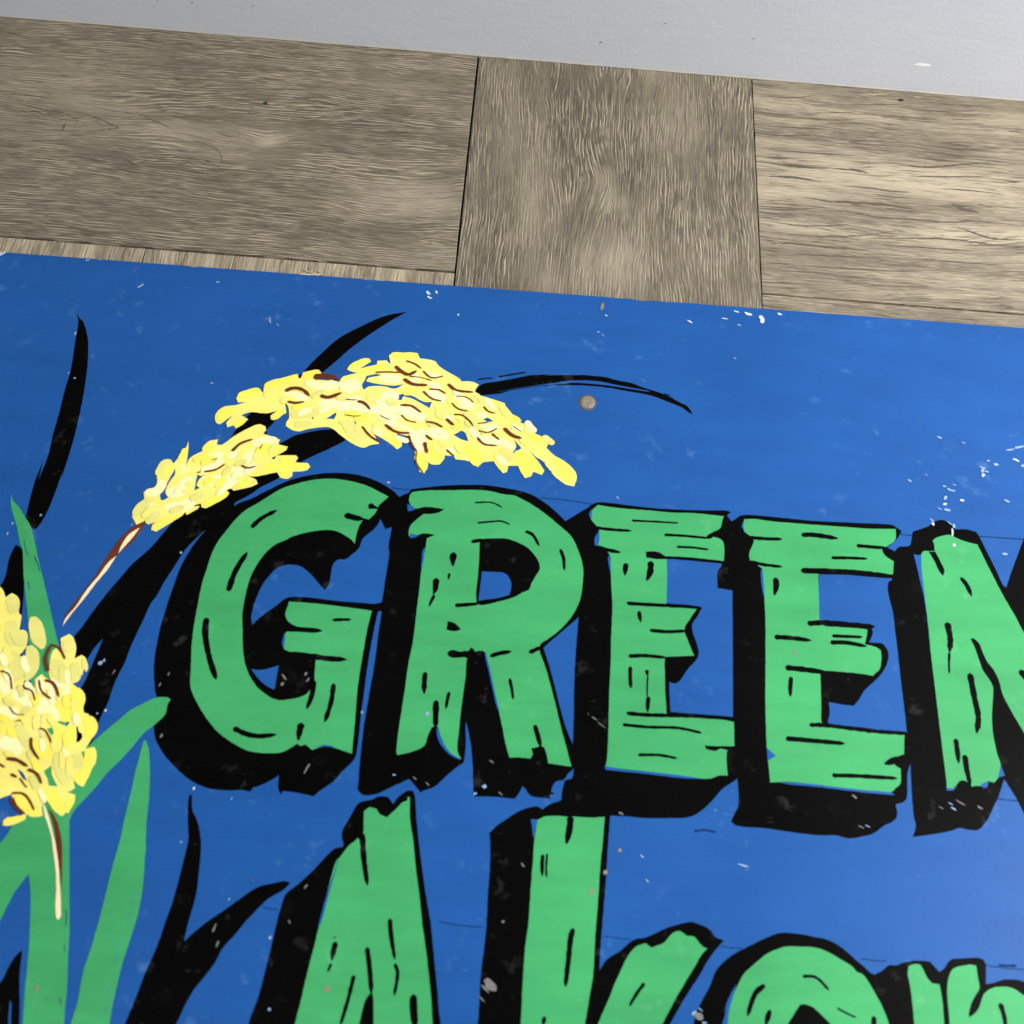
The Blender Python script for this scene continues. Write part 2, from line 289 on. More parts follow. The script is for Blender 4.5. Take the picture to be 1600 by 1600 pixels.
# ------------------------------------------------------------------ the sign
ART = json.loads(r'''{"org":[-367.212, 444.905],"ang":0.006243814832264298,"nail":[421.54, -88.44],"nailr":5.13,"shapes":[
{"k":"p","n":"leaf_shadow","m":"black","o":[[67.8,-46.5],[71.0,-50.9],[73.8,-53.3],[78.8,-63.4],[81.6,-72.2],[84.9,-89.8],[87.3,-112.1],[88.5,-135.0],[88.3,-156.2],[87.3,-173.6],[87.0,-167.9],[85.8,-185.0],[84.2,-196.8],[81.8,-205.3],[80.0,-208.7],[77.2,-207.7],[72.6,-204.3],[72.1,-199.4],[71.4,-187.8],[71.6,-173.4],[73.2,-161.2],[73.4,-174.7],[75.2,-157.3],[74.6,-142.1],[74.7,-125.3],[74.2,-105.8],[74.5,-93.2],[73.0,-78.1],[71.7,-65.3],[70.7,-54.9]],"h":[],"s":1},
{"k":"p","n":"leaf_shadow","m":"black","o":[[70.8,-219.5],[75.0,-221.8],[77.9,-227.1],[83.8,-251.8],[87.3,-271.8],[99.0,-309.9],[107.8,-339.0],[87.7,-347.6],[62.3,-253.3],[69.2,-244.6],[69.1,-227.8]],"h":[],"s":1},
{"k":"p","n":"leaf_shadow","m":"black","o":[[293.5,-25.4],[277.5,-30.7],[260.9,-41.8],[248.9,-51.3],[241.3,-60.9],[232.9,-73.0],[226.9,-82.7],[208.3,-101.9],[196.8,-117.6],[188.6,-133.7],[179.9,-157.0],[171.9,-180.5],[160.6,-201.4],[152.4,-215.9],[143.7,-227.2],[139.5,-234.8],[134.7,-243.4],[129.9,-252.9],[125.5,-262.6],[122.6,-269.6],[119.7,-275.0],[118.1,-281.5],[124.6,-292.8],[128.2,-292.5],[130.6,-288.1],[133.2,-281.2],[136.8,-275.4],[135.0,-285.8],[133.2,-296.0],[130.9,-305.4],[126.9,-315.5],[131.2,-341.1],[143.7,-340.3],[145.0,-328.5],[146.2,-320.6],[148.2,-313.0],[149.6,-300.7],[152.6,-288.9],[154.4,-277.7],[157.4,-264.7],[160.4,-251.5],[162.6,-246.8],[165.7,-237.0],[169.1,-228.3],[172.2,-220.0],[175.3,-213.3],[180.6,-205.5],[183.5,-201.8],[190.6,-194.7],[203.8,-189.2],[198.9,-182.0],[199.5,-180.6],[207.1,-175.0],[213.8,-168.6],[223.5,-161.8],[231.0,-154.3],[237.9,-147.7],[251.7,-138.6],[261.6,-131.6],[270.6,-122.2],[275.9,-113.5],[262.0,-120.9],[245.5,-124.2],[230.3,-129.3],[224.2,-133.7],[219.7,-137.3],[213.6,-135.5],[210.6,-127.1],[215.0,-120.5],[218.2,-110.9],[228.7,-95.2],[240.5,-81.0],[250.2,-68.9],[257.4,-59.5],[267.9,-48.1],[278.3,-38.1],[285.6,-31.6]],"h":[],"s":1},
{"k":"p","n":"leaf_shadow","m":"black","o":[[342.0,-93.1],[344.8,-87.2],[346.2,-84.3],[349.2,-80.2],[357.2,-77.6],[369.2,-74.2],[381.3,-70.3],[389.5,-69.1],[397.7,-67.5],[410.0,-66.6],[422.4,-66.5],[391.2,-69.3],[399.3,-67.0],[411.7,-66.6],[424.1,-67.0],[432.3,-67.2],[440.6,-68.9],[452.2,-70.8],[461.2,-73.9],[469.5,-76.1],[477.7,-79.2],[483.4,-82.5],[489.1,-85.3],[491.5,-88.4],[493.1,-91.6],[490.6,-90.8],[486.6,-87.4],[477.6,-83.9],[469.5,-80.8],[461.2,-78.7],[448.9,-77.3],[432.5,-75.4],[416.0,-75.3],[399.7,-76.9],[391.6,-78.6],[406.2,-75.6],[394.0,-77.4],[381.8,-80.0],[369.8,-83.2],[362.6,-86.2],[353.8,-88.1],[347.4,-89.7]],"h":[],"s":1},
{"k":"s","n":"leaf_shadow","m":"black","o":[[360.2,-73.4],[369.0,-70.7],[379.2,-67.9]],"w":1.25,"t":1,"h":[]},
{"k":"s","n":"leaf_shadow","m":"black","o":[[345.7,-76.9],[352.1,-75.2],[357.0,-74.6]],"w":1.07,"t":1,"h":[]},
{"k":"s","n":"leaf_shadow","m":"black","o":[[473.6,-76.9],[478.5,-78.3]],"w":0.88,"t":1,"h":[]},
{"k":"p","n":"leaf_shadow","m":"black","o":[[204.4,-362.2],[205.8,-361.8],[207.8,-370.5],[210.9,-374.8],[214.4,-383.0],[216.3,-391.1],[217.2,-401.7],[217.9,-412.2],[217.1,-421.9],[216.1,-430.4],[215.9,-437.2],[222.5,-430.3],[228.0,-425.5],[236.5,-418.9],[245.0,-411.7],[250.9,-407.7],[257.1,-405.9],[264.0,-404.1],[267.4,-404.8],[264.1,-408.7],[256.4,-414.1],[247.2,-424.9],[242.1,-432.4],[236.8,-439.2],[234.2,-445.8],[230.9,-451.8],[224.5,-461.6],[219.3,-476.5],[217.8,-481.8],[191.2,-483.2],[193.1,-478.0],[196.7,-462.6],[198.6,-453.6],[201.8,-441.8],[203.9,-429.9],[206.0,-417.8],[207.3,-404.2],[208.1,-391.6],[208.3,-385.3],[206.4,-377.1],[204.6,-367.4]],"h":[],"s":1},
{"k":"p","n":"leaf_shadow","m":"black","o":[[132.8,-446.6],[130.8,-448.1],[129.1,-451.1],[127.3,-456.4],[126.1,-461.0],[123.8,-466.3],[130.0,-489.7],[142.0,-489.1],[137.4,-470.0],[134.5,-458.8],[133.4,-452.0]],"h":[],"s":1},
{"k":"p","n":"letter_shadow","m":"black","o":[[302.9,-168.9],[297.0,-163.8],[288.7,-159.3],[278.2,-155.8],[267.2,-154.5],[254.9,-155.3],[243.6,-157.7],[232.6,-161.6],[224.1,-166.6],[215.8,-172.4],[207.5,-178.1],[200.5,-181.8],[198.3,-186.8],[189.1,-194.2],[183.7,-202.1],[178.7,-211.4],[173.9,-225.5],[171.6,-239.8],[170.0,-253.9],[168.9,-266.9],[169.1,-278.1],[168.9,-277.1],[169.7,-288.1],[172.0,-298.9],[174.4,-306.6],[178.8,-316.2],[177.1,-324.7],[179.1,-331.5],[182.1,-336.1],[186.6,-341.3],[193.1,-346.9],[200.9,-352.5],[209.8,-356.6],[216.8,-358.1],[227.0,-358.1],[236.8,-356.5],[244.5,-353.6],[250.6,-349.6],[252.4,-347.9],[253.2,-355.1],[255.3,-358.8],[255.9,-356.6],[264.0,-357.0],[273.6,-358.4],[277.2,-354.8],[283.3,-349.8],[288.8,-342.7],[293.6,-336.9],[294.5,-334.8],[295.0,-325.8],[294.7,-311.9],[294.9,-301.2],[295.0,-290.3],[295.2,-279.3],[295.7,-268.1],[296.5,-256.7],[296.4,-257.7],[297.5,-246.5],[302.0,-245.8],[301.3,-239.3],[295.7,-241.6],[284.7,-241.7],[270.0,-241.6],[255.2,-240.7],[244.2,-241.0],[240.1,-242.6],[235.7,-247.2],[229.9,-252.6],[225.0,-257.9],[223.2,-260.6],[221.7,-255.5],[222.4,-246.2],[224.5,-236.7],[227.8,-229.4],[232.0,-223.5],[237.5,-220.5],[243.4,-220.1],[248.1,-221.5],[254.7,-226.6],[259.8,-231.7],[263.2,-235.0],[265.4,-232.1],[265.9,-224.2],[266.2,-218.5],[268.7,-214.7],[273.9,-213.9],[277.2,-210.4],[280.8,-206.5],[282.6,-199.4],[287.3,-194.1],[290.6,-189.7],[292.0,-185.0],[293.5,-187.4],[296.1,-191.9],[299.7,-190.0],[300.9,-178.9]],"h":[[[227.0,-287.8],[232.6,-287.8],[238.1,-286.3],[242.8,-284.3],[242.6,-290.3],[242.5,-299.0],[237.7,-297.2],[232.1,-293.2]]],"l":"black drop shadow of the letter G","s":1},
{"k":"p","n":"letter_shadow","m":"black","o":[[302.4,-169.1],[306.0,-166.3],[308.2,-165.2],[309.5,-162.6],[319.3,-160.5],[330.8,-158.3],[346.2,-156.5],[357.8,-155.9],[369.6,-156.9],[381.4,-158.6],[389.3,-161.4],[397.3,-166.4],[404.5,-172.2],[410.5,-177.7],[417.1,-178.8],[425.1,-189.9],[428.6,-209.3],[426.8,-229.4],[420.1,-241.2],[414.1,-247.5],[401.0,-260.6],[399.4,-262.4],[403.6,-273.9],[407.0,-284.7],[411.1,-298.9],[415.1,-310.8],[419.6,-320.3],[422.6,-327.7],[419.4,-334.1],[416.7,-336.7],[414.7,-339.9],[409.9,-341.5],[407.4,-347.1],[410.5,-348.2],[406.8,-349.1],[407.2,-351.1],[401.4,-350.8],[395.9,-350.2],[393.0,-346.7],[391.2,-345.1],[389.0,-349.6],[387.1,-352.4],[375.5,-352.1],[364.6,-352.6],[363.2,-348.6],[362.2,-338.5],[360.6,-327.0],[358.6,-318.1],[356.0,-309.8],[356.2,-314.8],[357.1,-325.1],[356.6,-334.1],[354.4,-335.6],[347.3,-342.2],[341.0,-348.7],[334.4,-351.5],[333.6,-352.5],[330.6,-349.4],[326.4,-345.3],[315.7,-351.0],[308.7,-354.8],[301.3,-355.9],[297.6,-352.9],[297.8,-348.8],[297.3,-339.4],[297.1,-325.7],[297.2,-315.2],[297.7,-304.6],[298.2,-293.7],[299.0,-281.3],[299.2,-267.9],[299.4,-256.5],[299.6,-247.2],[299.2,-239.8],[299.4,-234.3],[299.8,-222.4],[300.2,-208.7],[299.2,-202.3],[299.8,-190.3],[297.6,-177.4],[302.3,-169.0]],"h":[[[358.9,-215.7],[365.6,-215.6],[373.1,-215.9],[376.7,-219.6],[377.8,-224.3],[377.0,-229.9],[370.4,-232.4],[362.4,-234.1],[358.0,-235.2],[358.5,-226.5],[358.8,-220.2]]],"l":"black drop shadow of the letter R","s":1},
{"k":"p","n":"letter_shadow","m":"black","o":[[409.8,-177.4],[415.9,-172.7],[423.4,-167.0],[429.5,-162.7],[438.9,-162.4],[454.5,-163.3],[470.1,-163.8],[485.7,-163.5],[501.3,-162.7],[514.6,-161.9],[516.7,-162.8],[514.1,-165.5],[518.2,-172.4],[517.3,-198.3],[511.6,-198.9],[500.5,-198.9],[485.2,-198.6],[475.3,-198.7],[473.8,-199.9],[473.6,-228.1],[477.4,-228.4],[488.6,-228.4],[496.6,-229.8],[493.7,-235.2],[490.3,-240.9],[490.6,-246.3],[492.7,-252.3],[494.0,-259.8],[492.1,-263.7],[487.3,-269.3],[482.1,-277.1],[479.2,-278.9],[475.9,-278.2],[475.9,-284.8],[476.5,-296.4],[491.2,-296.5],[505.5,-296.6],[516.2,-296.9],[515.7,-331.7],[514.2,-333.5],[506.4,-339.1],[499.3,-347.0],[492.2,-353.4],[485.3,-356.5],[476.4,-357.4],[462.7,-358.3],[441.5,-358.3],[415.1,-362.3],[406.6,-354.9],[413.6,-351.4],[413.9,-346.6],[415.1,-340.5],[416.8,-339.6],[419.2,-339.0],[419.8,-337.1],[420.1,-331.3],[419.2,-319.3],[419.1,-299.8],[418.8,-285.4],[419.0,-266.9],[419.8,-247.8],[420.1,-241.2],[418.6,-201.9],[413.3,-180.0]],"h":[],"l":"black drop shadow of the first E","s":1},
{"k":"p","n":"letter_shadow","m":"black","o":[[514.8,-170.3],[519.1,-167.8],[523.1,-164.6],[529.4,-163.8],[538.8,-163.9],[554.4,-164.3],[570.0,-164.8],[585.7,-164.4],[601.5,-164.0],[621.9,-163.6],[624.9,-165.6],[627.8,-167.5],[625.0,-172.4],[619.7,-177.9],[617.2,-179.9],[622.4,-182.7],[627.3,-187.3],[625.7,-203.0],[619.0,-201.2],[606.0,-201.2],[590.6,-200.9],[571.5,-201.7],[569.0,-232.7],[573.1,-232.2],[595.6,-232.9],[604.9,-234.1],[602.1,-235.7],[602.8,-238.0],[599.8,-244.6],[608.0,-244.6],[610.6,-248.2],[611.1,-252.8],[608.0,-260.6],[603.8,-266.1],[598.9,-270.9],[594.1,-275.4],[590.0,-281.6],[586.8,-285.1],[580.3,-284.8],[572.0,-283.9],[571.9,-290.9],[570.4,-296.0],[571.4,-297.0],[575.7,-298.0],[590.0,-297.8],[604.3,-298.9],[617.3,-298.8],[620.5,-309.0],[615.4,-323.3],[613.6,-337.1],[610.9,-340.0],[606.6,-341.3],[607.0,-347.0],[605.0,-350.4],[599.1,-353.5],[591.8,-358.6],[583.3,-361.1],[577.7,-362.1],[570.9,-360.9],[560.6,-361.5],[543.5,-360.6],[529.8,-359.5],[513.4,-359.2],[510.7,-356.8],[512.9,-352.3],[515.2,-347.5],[515.1,-333.3],[513.1,-316.2],[513.7,-297.0],[514.7,-265.4],[516.0,-216.8],[506.9,-215.8],[506.8,-205.3],[509.6,-200.2],[508.4,-188.0],[510.3,-175.3]],"h":[],"l":"black drop shadow of the second E","s":1},
{"k":"p","n":"letter_shadow","m":"black","o":[[618.0,-202.4],[620.0,-189.5],[621.2,-183.7],[625.1,-179.0],[630.5,-178.2],[632.4,-177.0],[635.1,-167.3],[640.0,-165.4],[645.8,-162.8],[651.0,-158.7],[656.0,-157.5],[659.9,-159.5],[663.4,-163.6],[671.0,-163.1],[677.0,-164.4],[678.6,-167.6],[682.0,-177.6],[686.3,-190.2],[689.5,-200.6],[691.3,-201.9],[696.3,-190.9],[704.1,-174.5],[708.0,-166.8],[726.5,-137.0],[713.4,-258.0],[690.2,-361.7],[681.3,-341.6],[678.7,-334.7],[675.9,-329.0],[672.5,-322.7],[667.3,-333.7],[664.2,-338.6],[659.4,-346.5],[653.2,-352.6],[648.3,-353.0],[642.4,-352.2],[637.3,-354.2],[625.0,-357.0],[614.6,-359.0],[617.2,-352.6],[616.5,-347.5],[616.8,-332.8],[617.5,-320.9],[617.8,-312.4],[617.6,-298.9],[617.6,-290.2],[617.3,-274.3],[617.1,-258.2],[617.1,-251.6],[616.8,-234.9],[616.6,-223.4],[615.4,-215.9],[614.9,-207.6],[616.0,-203.3]],"h":[],"l":"black drop shadow of the letter N","s":1},
{"k":"p","n":"letter_shadow","m":"black","o":[[298.4,-361.6],[300.9,-359.5],[306.1,-358.2],[310.6,-355.9],[315.4,-355.9],[318.8,-359.7],[320.8,-356.2],[325.8,-351.9],[329.2,-351.7],[330.5,-354.3],[332.9,-368.6],[336.5,-385.7],[339.9,-400.0],[343.9,-415.1],[345.1,-419.1],[347.5,-430.9],[349.8,-442.6],[352.1,-454.0],[353.7,-463.4],[356.8,-474.4],[254.8,-485.6],[256.0,-474.5],[259.3,-460.2],[260.9,-446.9],[262.5,-432.2],[263.5,-422.0],[265.2,-412.1],[267.0,-409.4],[271.6,-405.4],[279.0,-397.5],[285.8,-388.9],[289.3,-385.5],[293.2,-384.6],[293.7,-383.3],[292.1,-378.3],[292.6,-374.4],[295.2,-369.0]],"h":[],"l":"black drop shadow of the letter A","s":1},
{"k":"p","n":"letter_shadow","m":"black","o":[[373.9,-372.0],[377.4,-368.2],[383.9,-363.2],[390.4,-358.8],[399.8,-355.7],[403.3,-357.3],[407.2,-354.1],[413.3,-352.0],[424.2,-350.0],[441.4,-352.2],[441.7,-358.2],[440.8,-372.0],[439.8,-394.3],[438.6,-412.9],[437.6,-428.0],[437.3,-438.7],[441.1,-433.2],[448.2,-428.5],[454.8,-422.8],[457.6,-421.6],[460.5,-421.4],[467.2,-418.6],[472.0,-416.1],[479.3,-413.4],[488.0,-411.5],[490.4,-412.3],[496.1,-414.2],[500.4,-417.9],[497.4,-415.7],[500.0,-418.4],[504.8,-419.9],[503.0,-421.8],[501.2,-423.5],[495.3,-431.0],[490.9,-438.3],[486.5,-444.4],[481.2,-452.3],[475.1,-462.2],[471.8,-468.6],[371.8,-475.4],[374.2,-467.9],[374.2,-445.0],[375.4,-425.3],[375.4,-405.1],[375.3,-407.5],[375.4,-388.8],[374.6,-376.1]],"h":[],"l":"black drop shadow of the letter K","s":1},
{"k":"p","n":"letter_shadow","m":"black","o":[[548.4,-414.3],[539.6,-414.0],[535.2,-414.4],[526.3,-418.0],[517.3,-422.5],[508.4,-427.4],[502.7,-432.1],[499.6,-435.9],[496.4,-443.1],[491.9,-450.6],[488.8,-456.9],[486.1,-467.2],[595.5,-463.0],[602.2,-439.7],[596.8,-428.3],[590.1,-430.2],[586.0,-432.2],[583.9,-431.4],[580.6,-428.4],[576.5,-425.5],[572.4,-422.1],[567.0,-418.4],[560.6,-416.0],[551.9,-414.9]],"h":[],"l":"black drop shadow of the letter o","s":1},
{"k":"p","n":"letter_shadow","m":"black","o":[[586.0,-432.2],[590.1,-430.2],[594.8,-426.8],[598.2,-427.0],[602.8,-425.1],[609.5,-423.9],[617.4,-424.1],[619.3,-426.2],[621.6,-428.8],[624.5,-427.1],[627.1,-423.7],[629.5,-422.0],[636.2,-421.2],[642.9,-420.4],[646.8,-421.0],[647.8,-423.3],[646.4,-433.3],[650.0,-432.7],[654.5,-431.2],[658.1,-430.4],[663.4,-430.1],[667.7,-430.9],[673.8,-433.7],[670.1,-457.0],[586.3,-461.7],[584.1,-448.5]],"h":[],"l":"black drop shadow of the last small letter","s":1},
{"k":"p","n":"paint_gap","m":"blue","o":[[396.4,-75.8],[403.7,-73.4],[415.9,-71.4],[428.3,-71.1],[440.6,-72.8],[452.2,-74.4],[462.9,-75.9],[463.7,-76.5],[450.6,-75.3],[437.4,-74.0],[424.2,-73.4],[411.9,-73.7]],"h":[],"s":1},
{"k":"p","n":"paint_gap","m":"blue","o":[[357.7,-86.0],[369.7,-82.3],[381.8,-79.1],[393.9,-76.0],[410.2,-73.1],[406.2,-74.8],[389.9,-77.7],[373.7,-81.5]],"h":[],"s":1},
{"k":"p","n":"paint_gap","m":"blue","o":[[308.1,-173.2],[310.3,-173.9],[313.7,-176.6],[311.5,-177.9],[308.8,-178.2]],"h":[],"s":1},
{"k":"p","n":"paint_gap","m":"blue","o":[[396.8,-363.0],[401.5,-363.0],[399.7,-368.1],[399.0,-373.9]],"h":[],"s":1},
{"k":"p","n":"paint_gap","m":"blue","o":[[132.5,-470.3],[133.4,-471.3],[135.2,-479.0],[137.5,-489.3],[136.6,-489.4],[134.0,-479.1]],"h":[],"s":1},
{"k":"p","n":"paint_gap","m":"blue","o":[[533.0,-313.8],[535.4,-315.7],[538.2,-318.3],[533.3,-321.2]],"h":[],"s":1},
{"k":"p","n":"leaf","m":"green","o":[[59.3,-185.8],[61.5,-190.3],[65.3,-193.3],[70.7,-199.6],[76.5,-206.5],[80.2,-213.6],[84.9,-223.7],[88.3,-231.4],[94.2,-243.5],[100.2,-256.2],[106.3,-269.4],[110.5,-278.1],[111.9,-280.7],[136.7,-356.0],[141.5,-379.2],[145.1,-394.3],[150.8,-418.7],[154.6,-434.4],[156.7,-446.0],[160.1,-463.1],[161.2,-471.4],[162.5,-479.7],[164.2,-487.8],[143.2,-489.0],[141.7,-480.9],[138.7,-464.3],[137.1,-453.0],[135.1,-441.5],[129.8,-417.9],[126.6,-408.9],[124.8,-412.1],[121.8,-417.8],[119.0,-427.0],[117.5,-433.1],[115.4,-439.7],[104.5,-398.7],[107.2,-394.2],[109.9,-389.6],[111.3,-385.0],[116.8,-380.8],[111.9,-350.9],[101.8,-305.4],[95.4,-284.1],[93.8,-279.3],[90.7,-268.3],[86.6,-256.4],[82.8,-245.9],[79.2,-234.4],[76.0,-223.5],[72.6,-217.4],[68.1,-207.1],[62.5,-196.9],[59.9,-189.6]],"h":[],"s":1},
{"k":"p","n":"leaf","m":"green","o":[[175.6,-308.4],[181.8,-308.0],[183.6,-309.1],[182.5,-311.3],[182.3,-313.4],[182.3,-317.6],[177.4,-324.2],[172.3,-329.4],[167.2,-338.0],[162.1,-345.8],[156.8,-352.7],[152.0,-361.0],[147.0,-368.5],[143.1,-374.6],[141.6,-379.4],[132.6,-369.5],[133.2,-349.6],[140.7,-341.2],[145.0,-336.1],[150.3,-329.6],[157.0,-322.1],[162.6,-316.2],[168.7,-312.2]],"h":[],"s":1},
{"k":"p","n":"leaf","m":"green","o":[[174.1,-333.2],[176.9,-338.5],[180.6,-353.1],[182.6,-366.2],[183.9,-379.1],[186.8,-394.9],[186.5,-394.6],[188.6,-411.3],[188.9,-425.2],[187.6,-437.2],[185.9,-450.1],[185.3,-461.6],[185.2,-472.9],[185.8,-486.6],[164.8,-487.8],[165.8,-479.5],[166.9,-468.3],[166.5,-455.9],[168.0,-443.0],[169.2,-428.8],[169.7,-416.7],[170.3,-401.9],[171.3,-388.2],[171.4,-376.7],[171.8,-363.0],[172.0,-351.0],[172.6,-340.9],[172.9,-334.0]],"h":[],"s":1},
{"k":"s","n":"dry_brush","m":"blue_green","o":[[150.1,-425.1],[151.6,-428.6],[152.4,-434.0]],"w":0.85,"t":1,"h":[]},
{"k":"s","n":"dry_brush","m":"blue_green","o":[[153.7,-442.7],[155.1,-446.1]],"w":0.85,"t":1,"h":[]},
{"k":"s","n":"dry_brush","m":"blue_green","o":[[74.8,-215.6],[77.6,-222.6],[80.4,-226.4]],"w":0.76,"t":1,"h":[]},
{"k":"s","n":"dry_brush","m":"blue_green","o":[[83.7,-226.2],[87.2,-231.4],[89.8,-236.0]],"w":0.9,"t":1,"h":[]},
{"k":"s","n":"dry_brush","m":"blue_green","o":[[84.2,-242.7],[86.8,-248.7]],"w":0.89,"t":1,"h":[]},
{"k":"s","n":"dry_brush","m":"blue_green","o":[[157.2,-467.7],[159.2,-471.0]],"w":0.7,"t":1,"h":[]},
{"k":"s","n":"dry_brush","m":"green_thin","o":[[173.1,-356.3],[172.8,-364.2],[172.3,-374.7]],"w":1.72,"t":1,"h":[]},
{"k":"s","n":"dry_brush","m":"green_thin","o":[[184.7,-411.5],[184.9,-421.8],[184.4,-431.5]],"w":1.88,"t":1,"h":[]},
{"k":"s","n":"dry_brush","m":"green_thin","o":[[182.2,-435.7],[182.2,-443.4],[181.8,-451.5]],"w":2.06,"t":1,"h":[]},
{"k":"s","n":"dry_brush","m":"green_thin","o":[[181.0,-461.9],[181.6,-470.3],[181.6,-478.6]],"w":1.8,"t":1,"h":[]},
{"k":"s","n":"dry_brush","m":"green_thin","o":[[150.7,-330.9],[158.5,-329.0],[165.2,-328.6],[170.4,-326.8]],"w":1.1,"t":1,"h":[]},
{"k":"p","n":"letter","m":"green","o":[[295.6,-169.1],[288.7,-165.8],[278.9,-161.8],[267.9,-159.7],[257.0,-159.2],[246.4,-160.9],[236.1,-164.4],[226.1,-169.4],[219.3,-175.1],[212.6,-180.9],[206.5,-185.8],[201.0,-193.3],[196.4,-201.9],[193.1,-208.7],[190.9,-217.0],[189.7,-226.7],[188.6,-237.0],[188.5,-250.2],[188.7,-263.2],[189.5,-275.2],[189.5,-275.7],[191.3,-286.6],[192.6,-296.0],[193.7,-301.0],[196.3,-305.8],[200.1,-311.2],[205.5,-317.9],[212.2,-324.5],[218.5,-328.9],[226.1,-332.9],[233.4,-335.5],[240.4,-336.2],[247.2,-335.9],[252.5,-334.9],[257.6,-331.8],[260.3,-329.5],[262.2,-330.8],[265.2,-329.8],[269.4,-332.7],[275.1,-330.1],[278.9,-330.0],[286.0,-331.6],[292.2,-333.3],[292.0,-329.5],[291.8,-319.1],[291.0,-301.4],[290.8,-290.6],[291.2,-279.6],[291.7,-268.4],[292.4,-257.0],[292.9,-252.6],[293.7,-246.4],[288.9,-246.0],[274.1,-245.1],[259.4,-244.3],[248.3,-244.2],[242.9,-244.3],[242.5,-247.8],[241.9,-252.5],[243.6,-256.2],[246.8,-258.4],[250.6,-259.9],[251.1,-262.9],[244.6,-263.3],[243.1,-265.3],[242.9,-271.4],[244.9,-274.6],[247.9,-275.5],[251.7,-275.3],[263.6,-276.0],[264.2,-280.8],[264.6,-288.8],[265.1,-292.4],[261.6,-300.2],[256.4,-303.1],[247.6,-305.1],[245.9,-305.2],[240.8,-303.8],[233.0,-299.0],[227.9,-293.5],[224.0,-287.2],[220.8,-278.6],[218.9,-269.8],[217.6,-262.4],[216.1,-254.4],[215.9,-246.7],[216.1,-238.9],[216.9,-231.0],[219.3,-222.8],[223.2,-214.5],[228.8,-207.6],[234.3,-204.3],[239.8,-200.7],[248.4,-197.5],[255.7,-195.7],[263.2,-195.1],[267.9,-196.4],[274.3,-199.7],[278.1,-203.1],[278.3,-196.5],[279.9,-189.3],[282.1,-185.4],[284.8,-186.0],[288.8,-180.6],[289.8,-176.2],[292.5,-172.7]],"h":[],"l":"green letter G","s":1},
{"k":"p","n":"letter","m":"green","o":[[309.1,-166.9],[310.1,-165.1],[313.4,-163.8],[323.4,-162.3],[334.9,-161.4],[348.0,-160.1],[358.9,-159.9],[369.9,-161.7],[376.1,-162.0],[385.7,-166.4],[396.0,-172.9],[405.6,-180.6],[413.5,-187.5],[418.4,-197.0],[421.8,-208.2],[421.8,-221.8],[420.2,-231.5],[415.3,-242.0],[408.3,-250.9],[401.2,-257.2],[397.4,-260.5],[397.2,-265.0],[397.9,-266.9],[401.5,-275.5],[406.5,-291.3],[412.2,-311.0],[418.7,-332.2],[412.3,-331.8],[405.2,-331.3],[404.1,-326.2],[402.5,-322.1],[400.4,-321.6],[397.3,-322.8],[394.9,-323.3],[396.1,-326.7],[394.8,-329.2],[387.9,-329.0],[382.7,-329.5],[380.6,-323.6],[376.9,-309.8],[373.3,-297.2],[369.7,-285.1],[366.9,-275.8],[364.6,-267.7],[362.7,-266.7],[358.4,-267.8],[354.0,-272.2],[353.8,-282.6],[353.2,-293.6],[352.6,-304.4],[352.4,-315.0],[352.1,-325.5],[353.2,-329.6],[354.9,-332.0],[349.7,-329.8],[345.2,-325.3],[341.9,-319.2],[340.1,-314.4],[336.6,-314.7],[334.7,-319.7],[333.2,-325.7],[327.9,-329.2],[318.4,-332.3],[317.6,-331.2],[317.4,-320.9],[318.0,-306.7],[318.7,-292.3],[319.3,-276.9],[320.4,-266.3],[320.8,-254.9],[320.9,-244.9],[321.2,-233.2],[321.2,-221.3],[321.9,-209.2],[322.3,-196.9],[319.3,-193.0],[315.7,-195.4],[312.8,-196.8],[311.1,-194.9],[311.3,-188.7],[316.0,-182.5],[319.5,-179.2],[316.9,-176.1],[313.1,-175.9],[309.2,-172.0]],"h":[[[356.0,-195.6],[358.1,-193.8],[367.9,-192.6],[373.3,-192.5],[379.4,-194.2],[385.7,-197.1],[390.5,-201.6],[393.7,-206.2],[394.9,-211.4],[392.7,-216.0],[390.0,-221.8],[388.7,-225.9],[385.0,-227.7],[380.0,-231.3],[370.6,-234.9],[359.7,-238.1],[357.0,-236.9],[356.2,-230.7],[356.5,-218.7],[356.4,-206.6]]],"l":"green letter R","s":1},
{"k":"p","n":"letter","m":"green","o":[[430.4,-164.4],[435.0,-164.9],[446.7,-165.7],[462.3,-165.7],[477.9,-166.1],[493.4,-165.4],[512.1,-166.1],[510.9,-168.8],[509.6,-174.4],[505.6,-177.6],[503.2,-181.2],[507.8,-181.7],[510.9,-183.9],[511.6,-189.7],[511.1,-197.3],[500.5,-196.9],[489.1,-196.8],[474.9,-197.4],[474.7,-198.2],[474.9,-210.4],[474.4,-229.6],[484.8,-230.2],[493.4,-230.6],[489.2,-237.1],[485.4,-244.4],[487.5,-251.9],[491.1,-260.8],[473.5,-262.8],[473.1,-264.3],[473.1,-274.7],[473.4,-285.8],[474.1,-298.4],[476.9,-298.7],[491.1,-299.0],[507.6,-298.9],[514.1,-299.9],[514.0,-308.1],[513.8,-315.2],[509.3,-317.2],[509.0,-322.5],[509.4,-331.4],[504.5,-331.7],[499.6,-333.8],[490.5,-333.9],[476.6,-332.9],[462.7,-332.1],[448.7,-331.6],[438.5,-331.1],[439.2,-327.1],[439.7,-313.1],[439.8,-298.9],[439.9,-284.4],[440.4,-269.6],[440.4,-254.5],[440.8,-232.8],[439.8,-217.1],[439.2,-205.0],[438.4,-198.1],[434.1,-194.8],[430.6,-192.9],[431.7,-188.3],[431.5,-182.9],[430.7,-180.4],[427.6,-176.9],[425.9,-173.7],[426.6,-168.5]],"h":[],"l":"green letter E, first of the two","s":1},
